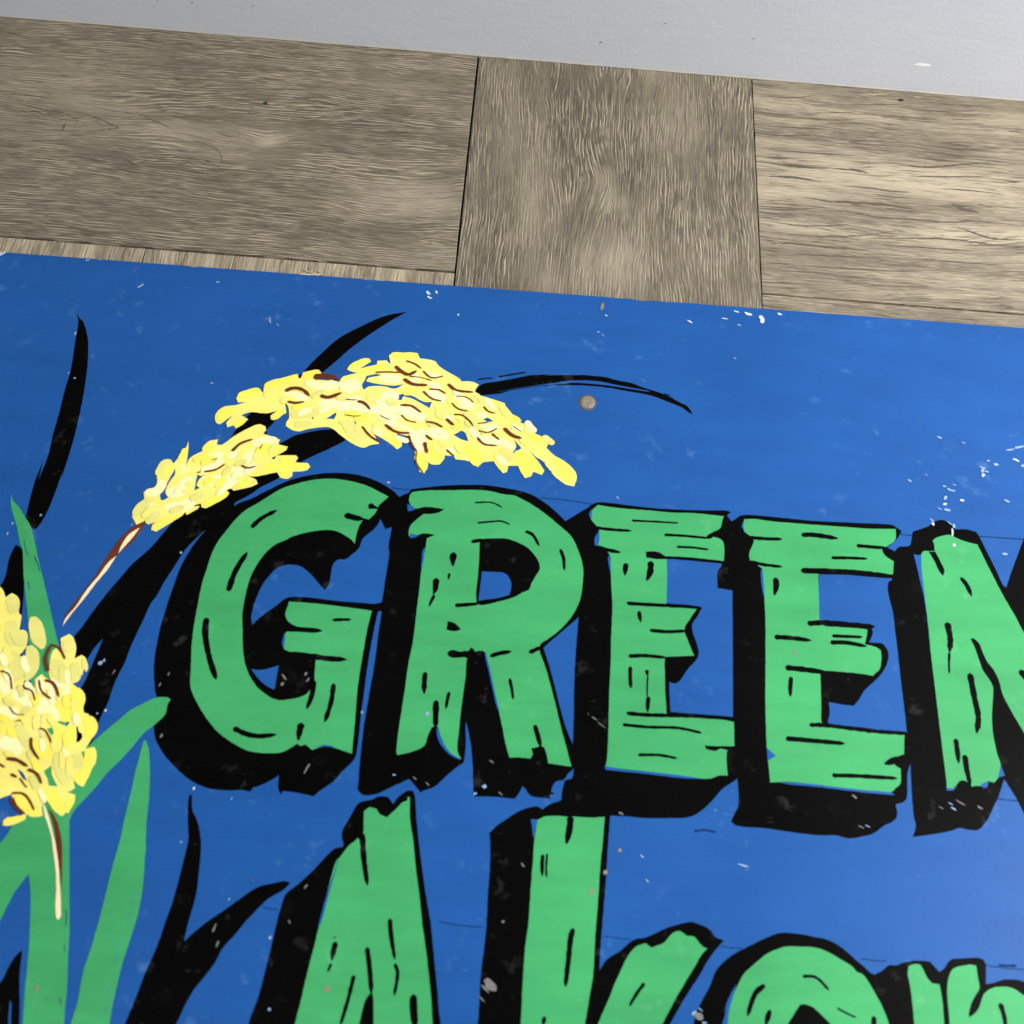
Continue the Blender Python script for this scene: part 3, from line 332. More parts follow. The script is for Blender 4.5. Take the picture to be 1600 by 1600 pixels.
{"k":"p","n":"letter","m":"green","o":[[525.5,-167.2],[530.9,-166.5],[546.4,-167.4],[562.0,-167.5],[577.7,-167.6],[593.3,-167.6],[605.1,-167.6],[624.0,-166.6],[622.8,-174.3],[617.3,-179.1],[613.5,-181.8],[615.1,-185.7],[620.5,-189.4],[619.0,-198.4],[606.2,-198.3],[590.9,-198.2],[571.5,-200.5],[571.0,-203.0],[570.5,-215.9],[569.6,-234.2],[572.9,-236.1],[580.3,-236.1],[591.6,-236.1],[599.4,-236.3],[598.7,-239.8],[596.8,-246.1],[604.0,-247.6],[606.4,-249.3],[606.3,-254.6],[604.6,-261.6],[601.8,-264.0],[600.1,-265.8],[592.8,-265.0],[570.8,-264.7],[567.8,-266.0],[567.8,-268.4],[567.5,-276.6],[567.0,-287.6],[566.6,-296.3],[568.5,-298.3],[575.6,-299.2],[589.9,-300.1],[604.1,-300.9],[615.8,-300.5],[614.4,-312.2],[610.0,-314.1],[608.1,-318.9],[611.4,-320.8],[610.6,-329.1],[607.5,-332.1],[604.4,-334.7],[593.9,-334.9],[579.9,-334.2],[562.5,-333.3],[545.0,-332.7],[534.1,-333.8],[533.8,-326.6],[533.0,-313.4],[533.2,-300.7],[533.5,-286.2],[534.6,-264.0],[535.9,-234.3],[535.9,-218.5],[535.6,-200.8],[531.9,-198.2],[527.7,-196.0],[527.6,-190.7],[529.3,-186.4],[531.0,-182.1],[528.8,-178.9],[525.0,-175.9],[524.0,-172.6]],"h":[],"l":"green letter E, second of the two","s":1},
{"k":"p","n":"letter","m":"green","o":[[647.4,-172.9],[650.4,-170.5],[655.3,-168.7],[659.5,-168.0],[664.0,-170.2],[669.2,-172.0],[676.5,-173.3],[679.4,-182.1],[683.7,-194.7],[688.5,-207.7],[693.4,-219.2],[698.1,-231.8],[711.8,-267.8],[701.9,-327.3],[688.5,-294.7],[683.8,-284.4],[679.1,-272.6],[678.4,-268.8],[677.9,-263.7],[675.1,-256.1],[672.4,-252.3],[670.5,-247.2],[668.8,-240.6],[665.4,-237.2],[663.6,-238.0],[665.7,-244.2],[667.3,-252.0],[668.5,-257.2],[671.6,-262.8],[673.5,-267.2],[671.9,-277.0],[670.2,-286.6],[669.5,-296.0],[670.3,-308.3],[671.5,-314.9],[668.9,-322.3],[666.0,-325.2],[662.5,-324.5],[660.1,-327.9],[655.9,-327.6],[652.7,-328.4],[651.4,-327.0],[649.5,-325.4],[645.8,-325.6],[641.5,-330.1],[637.8,-330.3],[637.9,-322.5],[637.8,-310.4],[637.7,-295.1],[637.7,-279.3],[637.6,-263.2],[637.6,-246.8],[637.9,-226.6],[637.9,-209.4],[637.8,-191.7],[639.2,-182.3],[640.4,-180.8],[643.8,-180.5],[647.9,-180.2],[648.1,-175.1]],"h":[],"l":"green letter N cut by the edge of the photo","s":1},
{"k":"p","n":"letter","m":"green","o":[[302.8,-364.6],[305.6,-362.2],[309.4,-362.9],[311.7,-365.7],[315.9,-367.1],[320.2,-362.9],[323.8,-358.4],[326.4,-357.2],[326.5,-355.2],[327.6,-355.5],[329.1,-368.2],[331.8,-378.4],[334.5,-392.2],[337.8,-406.3],[340.9,-421.4],[340.4,-419.4],[343.8,-433.1],[346.8,-446.6],[349.1,-458.0],[350.7,-469.2],[351.8,-474.7],[320.9,-476.4],[319.9,-467.2],[318.6,-457.8],[317.3,-455.6],[314.5,-460.7],[312.9,-471.3],[312.3,-476.9],[279.3,-481.5],[279.9,-473.1],[281.4,-461.8],[282.8,-449.1],[284.7,-435.6],[286.5,-420.6],[288.1,-408.3],[289.8,-395.8],[290.9,-391.9],[292.9,-389.3],[297.4,-382.7],[299.5,-381.2],[301.0,-379.2],[302.4,-380.4],[303.5,-378.4],[304.0,-377.6]],"h":[],"l":"green letter A","s":1},
{"k":"p","n":"letter","m":"green","o":[[400.5,-363.4],[404.1,-361.2],[410.9,-360.3],[416.7,-360.4],[421.5,-360.1],[431.3,-360.0],[438.5,-359.1],[437.7,-372.1],[436.6,-385.0],[435.7,-403.9],[434.5,-422.2],[434.6,-421.8],[433.8,-441.6],[432.0,-453.3],[430.2,-464.7],[429.1,-470.4],[396.6,-472.2],[396.7,-466.6],[396.7,-443.7],[397.2,-428.0],[398.2,-418.3],[398.6,-399.9],[399.1,-384.2],[399.3,-374.6]],"h":[],"l":"green stem of the letter K","s":1},
{"k":"p","n":"letter","m":"green","o":[[454.8,-427.6],[457.7,-425.3],[462.0,-423.9],[465.3,-425.9],[468.7,-424.4],[472.0,-423.1],[474.4,-420.3],[477.3,-417.5],[480.7,-416.6],[482.6,-417.6],[484.5,-418.9],[488.4,-418.9],[491.2,-422.0],[493.5,-424.1],[495.5,-424.4],[492.0,-428.1],[488.1,-434.4],[482.8,-442.4],[476.6,-452.5],[470.9,-462.4],[467.2,-468.8],[434.5,-470.6],[437.1,-464.3],[439.3,-459.2],[442.9,-451.5],[445.6,-444.6],[448.3,-438.9],[451.1,-433.1]],"h":[],"l":"green arm of the letter K","s":1},
{"k":"p","n":"letter","m":"green","o":[[548.0,-420.5],[539.2,-420.9],[534.8,-422.1],[528.1,-425.1],[521.4,-430.3],[515.1,-435.7],[512.3,-440.2],[509.6,-445.0],[507.3,-450.9],[505.4,-456.7],[504.2,-466.2],[593.5,-461.3],[591.5,-455.7],[590.2,-451.2],[587.8,-445.6],[584.8,-440.3],[581.8,-435.0],[579.0,-432.1],[576.5,-431.4],[574.1,-428.8],[568.6,-425.9],[562.3,-422.7],[557.2,-421.0],[551.5,-420.4]],"h":[[[544.6,-449.0],[541.8,-452.8],[539.5,-456.0],[534.8,-462.6],[549.7,-462.6],[562.5,-461.1],[560.2,-457.4],[555.8,-453.5],[551.8,-450.1],[547.6,-448.8],[545.4,-448.8]]],"l":"green letter o","s":1},
{"k":"p","n":"letter","m":"green","o":[[605.0,-427.0],[608.4,-425.6],[611.5,-425.6],[613.0,-428.1],[614.7,-432.4],[617.0,-434.6],[620.9,-434.9],[621.5,-440.6],[621.5,-448.3],[621.0,-459.7],[605.1,-460.6],[605.2,-447.3],[605.0,-437.6],[604.3,-431.8]],"h":[],"l":"green left stroke of the last small letter","s":1},
{"k":"p","n":"letter","m":"green","o":[[628.8,-427.2],[633.4,-425.3],[639.3,-424.2],[642.3,-424.4],[642.5,-429.6],[642.6,-435.5],[640.4,-438.7],[637.2,-443.2],[635.0,-448.7],[635.2,-449.9],[637.4,-448.9],[640.8,-445.7],[643.7,-440.1],[645.9,-437.2],[649.6,-435.1],[654.1,-434.2],[660.6,-434.4],[664.7,-436.6],[666.6,-438.0],[672.3,-443.5],[670.1,-457.0],[624.0,-459.6],[624.5,-446.2],[624.8,-438.4],[626.0,-432.5]],"h":[],"l":"green right stroke of the last small letter","s":1},
{"k":"p","n":"paint_gap","m":"blue","o":[[437.9,-330.6],[438.5,-332.8],[450.1,-333.1],[462.7,-333.6],[483.6,-334.6],[495.1,-334.2],[483.6,-333.2],[462.7,-332.2],[448.7,-331.8]],"h":[],"s":1},
{"k":"p","n":"paint_gap","m":"blue","o":[[539.4,-333.2],[552.0,-332.8],[566.0,-333.4],[586.9,-334.4],[605.1,-334.9],[606.4,-336.2],[593.8,-336.0],[572.9,-335.1],[558.9,-334.4],[545.0,-334.1]],"h":[],"s":1},
{"k":"p","n":"paint_gap","m":"blue","o":[[339.7,-314.4],[341.9,-319.2],[345.2,-325.3],[349.7,-329.8],[354.9,-332.0],[354.0,-332.5],[349.1,-330.5],[344.3,-326.7],[340.7,-321.4],[339.4,-316.6]],"h":[],"s":1},
{"k":"p","n":"paint_gap","m":"blue","o":[[322.0,-197.4],[320.8,-205.2],[320.9,-214.2],[321.2,-219.8],[321.9,-210.9]],"h":[],"s":1},
{"k":"p","n":"paint_gap","m":"blue","o":[[311.4,-193.7],[312.8,-196.8],[315.8,-195.6],[318.6,-193.5],[315.6,-194.2]],"h":[],"s":1},
{"k":"p","n":"paint_gap","m":"blue","o":[[364.5,-267.3],[367.7,-277.2],[371.4,-290.1],[375.1,-302.8],[373.9,-301.5],[370.4,-290.2],[366.7,-277.2],[364.3,-269.2]],"h":[],"s":1},
{"k":"p","n":"paint_gap","m":"blue","o":[[431.5,-182.5],[428.7,-187.7],[428.9,-192.7],[431.0,-193.3],[431.7,-188.3]],"h":[],"s":1},
{"k":"p","n":"paint_gap","m":"blue","o":[[438.4,-198.1],[437.4,-201.1],[439.1,-210.7],[439.8,-213.8]],"h":[],"s":1},
{"k":"p","n":"paint_gap","m":"blue","o":[[426.2,-167.7],[424.6,-171.6],[426.1,-174.9],[426.6,-171.1]],"h":[],"s":1},
{"k":"p","n":"paint_gap","m":"blue","o":[[638.9,-183.0],[637.4,-183.9],[634.0,-183.4],[635.4,-195.5],[637.4,-213.6],[637.9,-238.8],[638.0,-243.5],[638.0,-226.6],[637.9,-209.4],[638.0,-191.7]],"h":[],"s":1},
{"k":"p","n":"paint_gap","m":"blue","o":[[535.6,-200.3],[534.4,-202.5],[534.8,-215.4],[536.0,-220.9],[535.9,-213.7]],"h":[],"s":1},
{"k":"p","n":"paint_gap","m":"blue","o":[[525.4,-166.9],[523.2,-172.6],[525.4,-176.2],[524.5,-172.5]],"h":[],"s":1},
{"k":"p","n":"paint_gap","m":"blue","o":[[637.4,-329.1],[637.4,-331.5],[641.1,-331.3],[644.1,-328.7],[641.5,-330.2],[638.4,-330.2]],"h":[],"s":1},
{"k":"p","n":"paint_gap","m":"blue","o":[[657.8,-327.2],[659.7,-328.9],[661.3,-328.2],[662.9,-325.4],[661.1,-325.2]],"h":[],"s":1},
{"k":"p","n":"paint_gap","m":"blue","o":[[671.5,-314.9],[673.1,-320.8],[670.5,-321.6],[668.9,-322.3]],"h":[],"s":1},
{"k":"p","n":"paint_gap","m":"blue","o":[[292.4,-389.1],[289.1,-403.7],[286.8,-416.1],[285.5,-425.9],[286.6,-424.6],[288.7,-411.1],[290.9,-398.0]],"h":[],"s":1},
{"k":"p","n":"paint_gap","m":"blue","o":[[243.7,-264.5],[242.7,-267.6],[242.9,-272.1],[244.4,-274.2],[244.0,-269.0]],"h":[],"s":1},
{"k":"p","n":"paint_gap","m":"blue","o":[[269.2,-332.0],[274.0,-329.5],[278.8,-329.3],[282.4,-330.1],[278.9,-330.2],[274.1,-330.1]],"h":[],"s":1},
{"k":"p","n":"paint_gap","m":"blue","o":[[510.6,-441.1],[507.9,-445.5],[505.1,-451.0],[504.1,-456.8],[502.7,-460.7],[502.1,-466.3],[505.1,-466.2],[506.3,-454.8],[508.7,-447.4]],"h":[],"s":1},
{"k":"p","n":"paint_gap","m":"blue","o":[[604.3,-167.5],[608.9,-168.7],[613.1,-169.5],[612.2,-170.4],[608.9,-168.7]],"h":[],"s":1},
{"k":"s","n":"grain_mark","m":"black","o":[[212.2,-197.4],[217.2,-190.8],[226.7,-183.8]],"w":2.86,"p":38,"t":1,"h":[]},
{"k":"s","n":"grain_mark","m":"black","o":[[205.2,-240.5],[207.4,-226.9],[212.6,-213.7]],"w":3.52,"p":38,"t":1,"h":[]},
{"k":"s","n":"grain_mark","m":"black","o":[[195.2,-257.9],[196.4,-268.4],[201.2,-282.2],[207.9,-295.7]],"w":3.6,"p":38,"t":1,"h":[]},
{"k":"s","n":"grain_mark","m":"black","o":[[222.3,-323.1],[230.4,-326.0],[237.5,-326.8],[247.9,-325.2]],"w":2.9,"p":38,"t":1,"h":[]},
{"k":"s","n":"grain_mark","m":"black","o":[[261.1,-317.3],[260.6,-328.1]],"w":3.79,"p":38,"t":1,"h":[]},
{"k":"s","n":"grain_mark","m":"black","o":[[276.5,-292.9],[276.5,-303.9],[274.3,-316.4]],"w":2.83,"p":38,"t":1,"h":[]},
{"k":"s","n":"grain_mark","m":"black","o":[[264.8,-291.7],[264.7,-301.1],[262.8,-309.4]],"w":3.11,"p":38,"t":1,"h":[]},
{"k":"s","n":"grain_mark","m":"black","o":[[269.0,-183.9],[275.6,-185.4],[282.6,-186.2]],"w":4.12,"p":38,"t":1,"h":[]},
{"k":"s","n":"grain_mark","m":"black","o":[[283.3,-176.0],[290.0,-177.8]],"w":4.05,"p":38,"t":1,"h":[]},
{"k":"s","n":"grain_mark","m":"black","o":[[270.5,-254.1],[276.6,-253.4],[282.0,-253.0]],"w":2.08,"p":38,"t":1,"h":[]},
{"k":"s","n":"grain_mark","m":"black","o":[[242.9,-261.2],[254.4,-261.4],[265.7,-261.3]],"w":3.24,"p":38,"t":1,"h":[]},
{"k":"s","n":"grain_mark","m":"black","o":[[260.5,-277.3],[270.7,-278.2],[282.5,-278.0]],"w":3.23,"p":38,"t":1,"h":[]},
{"k":"p","n":"grain_mark","m":"black","o":[[306.6,-179.8],[310.2,-178.3],[319.1,-174.6],[326.0,-174.5],[332.0,-175.1],[328.6,-177.7],[323.4,-179.2],[318.1,-179.8],[313.8,-183.5],[311.2,-187.8],[307.5,-189.0]],"h":[],"s":1,"p":39},
{"k":"p","n":"grain_mark","m":"black","o":[[316.0,-198.2],[318.6,-193.3],[323.1,-192.8],[327.5,-193.4],[322.6,-196.1],[322.3,-201.1],[320.8,-204.4],[315.7,-203.2]],"h":[],"s":1,"p":39},
{"k":"p","n":"grain_mark","m":"black","o":[[340.4,-249.7],[344.5,-250.6],[348.9,-254.4],[344.9,-256.0],[340.1,-255.1]],"h":[],"s":1,"p":39},
{"k":"s","n":"grain_mark","m":"black","o":[[350.8,-169.0],[361.8,-168.1],[369.1,-171.1]],"w":1.13,"p":39,"t":1,"h":[]},
{"k":"s","n":"grain_mark","m":"black","o":[[353.4,-183.1],[361.9,-181.6],[368.7,-180.7],[374.7,-182.6]],"w":1.28,"p":39,"t":1,"h":[]},
{"k":"s","n":"grain_mark","m":"black","o":[[384.2,-186.4],[389.1,-188.5],[393.8,-196.0]],"w":2.08,"p":39,"t":1,"h":[]},
{"k":"s","n":"grain_mark","m":"black","o":[[407.1,-196.9],[409.5,-203.4],[410.2,-211.5]],"w":2.03,"p":39,"t":1,"h":[]},
{"k":"s","n":"grain_mark","m":"black","o":[[340.3,-204.2],[340.6,-213.9]],"w":4.37,"p":39,"t":1,"h":[]},
{"k":"s","n":"grain_mark","m":"black","o":[[338.9,-218.4],[338.5,-223.2]],"w":1.52,"p":39,"t":1,"h":[]},
{"k":"s","n":"grain_mark","m":"black","o":[[331.0,-222.2],[330.9,-230.2],[329.8,-233.4]],"w":4.01,"p":39,"t":1,"h":[]},
{"k":"s","n":"grain_mark","m":"black","o":[[330.9,-233.3],[328.2,-241.3]],"w":1.96,"p":39,"t":1,"h":[]},
{"k":"s","n":"grain_mark","m":"black","o":[[343.8,-239.4],[349.4,-238.6],[358.9,-237.1]],"w":2.44,"p":39,"t":1,"h":[]},
{"k":"s","n":"grain_mark","m":"black","o":[[350.6,-196.4],[358.5,-194.0]],"w":2.56,"p":39,"t":1,"h":[]},
{"k":"s","n":"grain_mark","m":"black","o":[[341.7,-269.7],[348.9,-270.2],[357.5,-268.6]],"w":4.09,"p":39,"t":1,"h":[]},
{"k":"s","n":"grain_mark","m":"black","o":[[367.4,-270.1],[372.7,-267.9],[380.5,-266.0]],"w":2.78,"p":39,"t":1,"h":[]},
{"k":"s","n":"grain_mark","m":"black","o":[[390.7,-266.0],[398.9,-261.5]],"w":2.67,"p":39,"t":1,"h":[]},
{"k":"s","n":"grain_mark","m":"black","o":[[380.1,-282.6],[381.8,-289.4],[383.0,-295.5]],"w":1.88,"p":39,"t":1,"h":[]},
{"k":"s","n":"grain_mark","m":"black","o":[[396.3,-309.4],[398.4,-315.4],[400.8,-322.9]],"w":2.67,"p":39,"t":1,"h":[]},
{"k":"s","n":"grain_mark","m":"black","o":[[345.0,-293.2],[343.7,-303.9]],"w":2.0,"p":39,"t":1,"h":[]},
{"k":"s","n":"grain_mark","m":"black","o":[[337.6,-298.8],[338.1,-306.8],[338.8,-315.9]],"w":3.52,"p":39,"t":1,"h":[]},
{"k":"s","n":"grain_mark","m":"black","o":[[329.7,-282.2],[330.3,-295.9]],"w":3.15,"p":39,"t":1,"h":[]},
{"k":"p","n":"grain_mark","m":"black","o":[[348.3,-268.5],[354.4,-267.7],[355.7,-265.3],[357.6,-266.3],[358.4,-268.1],[362.7,-266.7],[364.6,-268.8],[363.0,-271.6],[354.1,-272.3]],"h":[],"s":1,"p":39},
{"k":"p","n":"grain_mark","m":"black","o":[[461.6,-194.7],[468.5,-194.2],[474.7,-197.3],[474.7,-198.8],[468.4,-199.3],[461.6,-198.7]],"h":[],"s":1,"p":40},
{"k":"p","n":"grain_mark","m":"black","o":[[496.5,-314.9],[503.6,-314.8],[514.6,-314.1],[514.5,-316.9],[509.5,-316.7],[505.7,-316.1],[502.8,-317.7],[497.2,-316.9]],"h":[],"s":1,"p":40},
{"k":"s","n":"grain_mark","m":"black","o":[[452.1,-173.8],[466.2,-173.4],[482.8,-173.2]],"w":1.39,"p":40,"t":1,"h":[]},
{"k":"s","n":"grain_mark","m":"black","o":[[429.2,-180.6],[439.2,-181.1],[452.4,-181.0]],"w":2.1,"p":40,"t":1,"h":[]},
{"k":"s","n":"grain_mark","m":"black","o":[[473.1,-182.2],[485.4,-181.9],[502.0,-182.3]],"w":1.8,"p":40,"t":1,"h":[]},
{"k":"s","n":"grain_mark","m":"black","o":[[500.5,-182.6],[505.6,-178.9],[511.9,-176.3]],"w":2.78,"p":40,"t":1,"h":[]},
{"k":"s","n":"grain_mark","m":"black","o":[[481.0,-189.9],[491.5,-189.6],[502.0,-190.3]],"w":1.6,"p":40,"t":1,"h":[]},
{"k":"s","n":"grain_mark","m":"black","o":[[430.2,-193.8],[445.6,-196.5]],"w":2.55,"p":40,"t":1,"h":[]},
{"k":"s","n":"grain_mark","m":"black","o":[[473.8,-197.7],[492.9,-197.4],[512.0,-198.5]],"w":1.76,"p":40,"t":1,"h":[]},
{"k":"s","n":"grain_mark","m":"black","o":[[449.1,-203.3],[448.3,-212.2]],"w":3.43,"p":40,"t":1,"h":[]},
{"k":"s","n":"grain_mark","m":"black","o":[[464.6,-200.8],[464.3,-208.0],[461.9,-214.5]],"w":3.9,"p":40,"t":1,"h":[]},
{"k":"s","n":"grain_mark","m":"black","o":[[449.6,-230.2],[462.4,-230.1],[477.4,-229.8],[496.6,-229.8]],"w":2.31,"p":40,"t":1,"h":[]},
{"k":"s","n":"grain_mark","m":"black","o":[[457.4,-234.6],[458.5,-242.1]],"w":2.55,"p":40,"t":1,"h":[]},
{"k":"s","n":"grain_mark","m":"black","o":[[463.9,-246.7],[475.0,-246.8],[486.9,-245.4]],"w":2.25,"p":40,"t":1,"h":[]},
{"k":"s","n":"grain_mark","m":"black","o":[[451.1,-264.0],[461.0,-263.0],[474.2,-263.3]],"w":2.23,"p":40,"t":1,"h":[]},
{"k":"s","n":"grain_mark","m":"black","o":[[452.3,-270.1],[452.8,-283.9]],"w":2.31,"p":40,"t":1,"h":[]},
{"k":"s","n":"grain_mark","m":"black","o":[[462.2,-271.6],[462.9,-275.8]],"w":2.89,"p":40,"t":1,"h":[]},
{"k":"s","n":"grain_mark","m":"black","o":[[463.4,-287.9],[462.8,-297.7]],"w":2.74,"p":40,"t":1,"h":[]},
{"k":"s","n":"grain_mark","m":"black","o":[[462.9,-275.4],[462.6,-288.7]],"w":1.01,"p":40,"t":1,"h":[]},
{"k":"s","n":"grain_mark","m":"black","o":[[450.1,-298.9],[461.2,-299.2],[476.9,-298.5],[491.1,-297.9],[515.1,-298.1]],"w":2.28,"p":40,"t":1,"h":[]},
{"k":"s","n":"grain_mark","m":"black","o":[[447.9,-305.9],[462.6,-306.3],[481.1,-305.7],[495.0,-307.7]],"w":1.83,"p":40,"t":1,"h":[]},
{"k":"s","n":"grain_mark","m":"black","o":[[457.2,-323.0],[469.7,-322.3],[480.5,-323.5]],"w":1.67,"p":40,"t":1,"h":[]},
{"k":"p","n":"grain_mark","m":"black","o":[[601.7,-318.7],[604.9,-315.7],[609.3,-313.8],[615.4,-313.0],[615.1,-316.4],[608.1,-318.4],[603.8,-319.4]],"h":[],"s":1,"p":41},
{"k":"s","n":"grain_mark","m":"black","o":[[527.4,-179.9],[539.6,-179.9],[549.5,-179.3]],"w":2.45,"p":41,"t":1,"h":[]},
{"k":"s","n":"grain_mark","m":"black","o":[[561.8,-175.6],[569.4,-174.8],[585.9,-176.2]],"w":3.31,"p":41,"t":1,"h":[]},
{"k":"s","n":"grain_mark","m":"black","o":[[597.2,-180.2],[607.8,-180.4],[617.5,-180.4]],"w":2.43,"p":41,"t":1,"h":[]},
{"k":"s","n":"grain_mark","m":"black","o":[[580.2,-190.0],[591.6,-189.2],[603.8,-188.8]],"w":2.13,"p":41,"t":1,"h":[]},
{"k":"s","n":"grain_mark","m":"black","o":[[527.3,-196.5],[537.2,-198.0],[548.5,-198.5]],"w":2.24,"p":41,"t":1,"h":[]},
{"k":"s","n":"grain_mark","m":"black","o":[[559.9,-200.2],[571.6,-199.7],[594.6,-198.9],[619.9,-200.0]],"w":3.67,"p":41,"t":1,"h":[]},
{"k":"s","n":"grain_mark","m":"black","o":[[543.6,-206.0],[543.8,-211.5],[542.2,-218.4]],"w":3.67,"p":41,"t":1,"h":[]},
{"k":"s","n":"grain_mark","m":"black","o":[[561.8,-235.3],[573.0,-233.9],[588.0,-233.9],[604.8,-234.3]],"w":3.24,"p":41,"t":1,"h":[]},
{"k":"s","n":"grain_mark","m":"black","o":[[540.8,-245.5],[549.9,-245.3],[564.1,-246.1]],"w":3.04,"p":41,"t":1,"h":[]},
{"k":"s","n":"grain_mark","m":"black","o":[[576.7,-242.2],[585.9,-241.9],[596.1,-241.6]],"w":2.16,"p":41,"t":1,"h":[]},
{"k":"s","n":"grain_mark","m":"black","o":[[575.3,-246.5],[585.5,-245.9],[598.1,-247.4]],"w":2.74,"p":41,"t":1,"h":[]},
{"k":"s","n":"grain_mark","m":"black","o":[[546.5,-264.4],[556.2,-264.7],[572.2,-265.7]],"w":3.31,"p":41,"t":1,"h":[]},
{"k":"s","n":"grain_mark","m":"black","o":[[550.0,-269.7],[548.7,-282.5]],"w":2.52,"p":41,"t":1,"h":[]},
{"k":"s","n":"grain_mark","m":"black","o":[[544.4,-307.6],[553.5,-307.7],[579.9,-308.2]],"w":2.85,"p":41,"t":1,"h":[]},
{"k":"s","n":"grain_mark","m":"black","o":[[559.0,-298.6],[568.5,-298.1],[582.8,-298.9],[597.1,-299.7],[617.5,-299.8]],"w":2.49,"p":41,"t":1,"h":[]},
{"k":"s","n":"grain_mark","m":"black","o":[[570.5,-327.3],[584.0,-326.7],[609.1,-326.5]],"w":2.4,"p":41,"t":1,"h":[]},
{"k":"p","n":"grain_mark","m":"black","o":[[643.8,-180.9],[648.2,-180.5],[650.5,-186.5],[652.7,-193.5],[651.3,-196.9],[649.5,-194.8],[646.5,-186.1]],"h":[],"s":1,"p":42},
{"k":"s","n":"grain_mark","m":"black","o":[[662.5,-197.1],[665.9,-202.4],[668.1,-209.9]],"w":2.92,"p":42,"t":1,"h":[]},
{"k":"s","n":"grain_mark","m":"black","o":[[650.2,-227.9],[650.8,-239.2],[649.2,-247.7]],"w":3.88,"p":42,"t":1,"h":[]},
{"k":"s","n":"grain_mark","m":"black","o":[[649.3,-247.3],[647.5,-261.3]],"w":1.45,"p":42,"t":1,"h":[]},
{"k":"s","n":"grain_mark","m":"black","o":[[660.3,-259.7],[661.1,-274.5],[661.9,-287.1],[659.5,-297.0]],"w":3.66,"p":42,"t":1,"h":[]},
{"k":"s","n":"grain_mark","m":"black","o":[[646.5,-300.7],[646.6,-308.6],[646.5,-315.6]],"w":2.86,"p":42,"t":1,"h":[]},
{"k":"s","n":"grain_mark","m":"black","o":[[650.7,-309.9],[650.9,-318.7],[651.8,-328.2]],"w":3.23,"p":42,"t":1,"h":[]},
{"k":"s","n":"grain_mark","m":"black","o":[[691.6,-255.6],[696.0,-262.4],[698.8,-269.4]],"w":3.97,"p":42,"t":1,"h":[]},
{"k":"s","n":"grain_mark","m":"black","o":[[303.2,-376.3],[305.7,-389.6],[309.4,-403.9]],"w":2.98,"p":43,"t":1,"h":[]},
{"k":"s","n":"grain_mark","m":"black","o":[[323.2,-419.6],[324.9,-428.3],[328.2,-439.9]],"w":2.32,"p":43,"t":1,"h":[]},
{"k":"s","n":"grain_mark","m":"black","o":[[328.2,-441.5],[330.2,-446.0],[329.6,-457.2]],"w":1.93,"p":43,"t":1,"h":[]},
{"k":"s","n":"grain_mark","m":"black","o":[[312.7,-434.4],[315.2,-444.6],[317.7,-457.1]],"w":2.65,"p":43,"t":1,"h":[]},
{"k":"s","n":"grain_mark","m":"black","o":[[339.6,-455.7],[340.2,-462.2],[342.4,-473.4]],"w":3.81,"p":43,"t":1,"h":[]},
{"k":"s","n":"grain_mark","m":"black","o":[[295.9,-432.7],[294.8,-442.4]],"w":2.94,"p":43,"t":1,"h":[]},
{"k":"s","n":"grain_mark","m":"black","o":[[307.5,-448.4],[305.7,-460.4],[303.2,-472.9]],"w":2.02,"p":43,"t":1,"h":[]},
{"k":"s","n":"grain_mark","m":"black","o":[[295.0,-443.5],[293.4,-447.9]],"w":1.71,"p":43,"t":1,"h":[]},
{"k":"s","n":"grain_mark","m":"black","o":[[294.9,-430.1],[295.0,-431.4]],"w":1.25,"p":43,"t":1,"h":[]},
{"k":"s","n":"grain_mark","m":"black","o":[[419.2,-359.6],[418.8,-366.9],[417.2,-375.4]],"w":3.73,"p":44,"t":1,"h":[]},
{"k":"s","n":"grain_mark","m":"black","o":[[404.4,-381.4],[404.6,-393.3]],"w":2.2,"p":44,"t":1,"h":[]},
{"k":"s","n":"grain_mark","m":"black","o":[[406.8,-380.8],[406.9,-393.8]],"w":1.28,"p":44,"t":1,"h":[]},
{"k":"s","n":"grain_mark","m":"black","o":[[422.8,-418.5],[421.4,-423.4],[420.5,-434.6],[419.3,-447.9]],"w":2.85,"p":44,"t":1,"h":[]},
{"k":"s","n":"grain_mark","m":"black","o":[[409.1,-462.3],[408.2,-467.4]],"w":2.2,"p":44,"t":1,"h":[]},
{"k":"s","n":"grain_mark","m":"black","o":[[461.5,-443.4],[456.9,-449.4],[453.4,-455.1]],"w":1.88,"p":45,"t":1,"h":[]},
{"k":"s","n":"grain_mark","m":"black","o":[[526.3,-440.5],[520.8,-445.1],[516.0,-456.3]],"w":2.44,"p":46,"t":1,"h":[]},
{"k":"s","n":"grain_mark","m":"black","o":[[528.5,-452.4],[525.4,-460.9]],"w":2.56,"p":46,"t":1,"h":[]},
{"k":"s","n":"grain_mark","m":"black","o":[[546.6,-435.2],[554.0,-435.4],[560.8,-441.3]],"w":1.57,"p":46,"t":1,"h":[]},
{"k":"s","n":"grain_mark","m":"black","o":[[564.1,-449.5],[568.8,-451.6],[574.4,-453.7]],"w":0.99,"p":46,"t":1,"h":[]},
{"k":"s","n":"grain_mark","m":"black","o":[[583.8,-452.3],[583.5,-459.2]],"w":2.81,"p":46,"t":1,"h":[]},
{"k":"s","n":"grain_mark","m":"black","o":[[652.9,-442.1],[654.2,-448.4],[654.3,-455.2]],"w":2.49,"p":48,"t":1,"h":[]},
{"k":"s","n":"guide_line","m":"pencil","o":[[296.9,-162.5],[308.5,-162.9]],"w":0.99,"t":1,"h":[]},
{"k":"s","n":"guide_line","m":"pencil","o":[[393.6,-162.2],[407.7,-162.4],[426.5,-164.2]],"w":1.0,"t":1,"h":[]},
{"k":"s","n":"guide_line","m":"pencil","o":[[621.9,-169.0],[637.2,-170.6]],"w":1.0,"t":1,"h":[]},
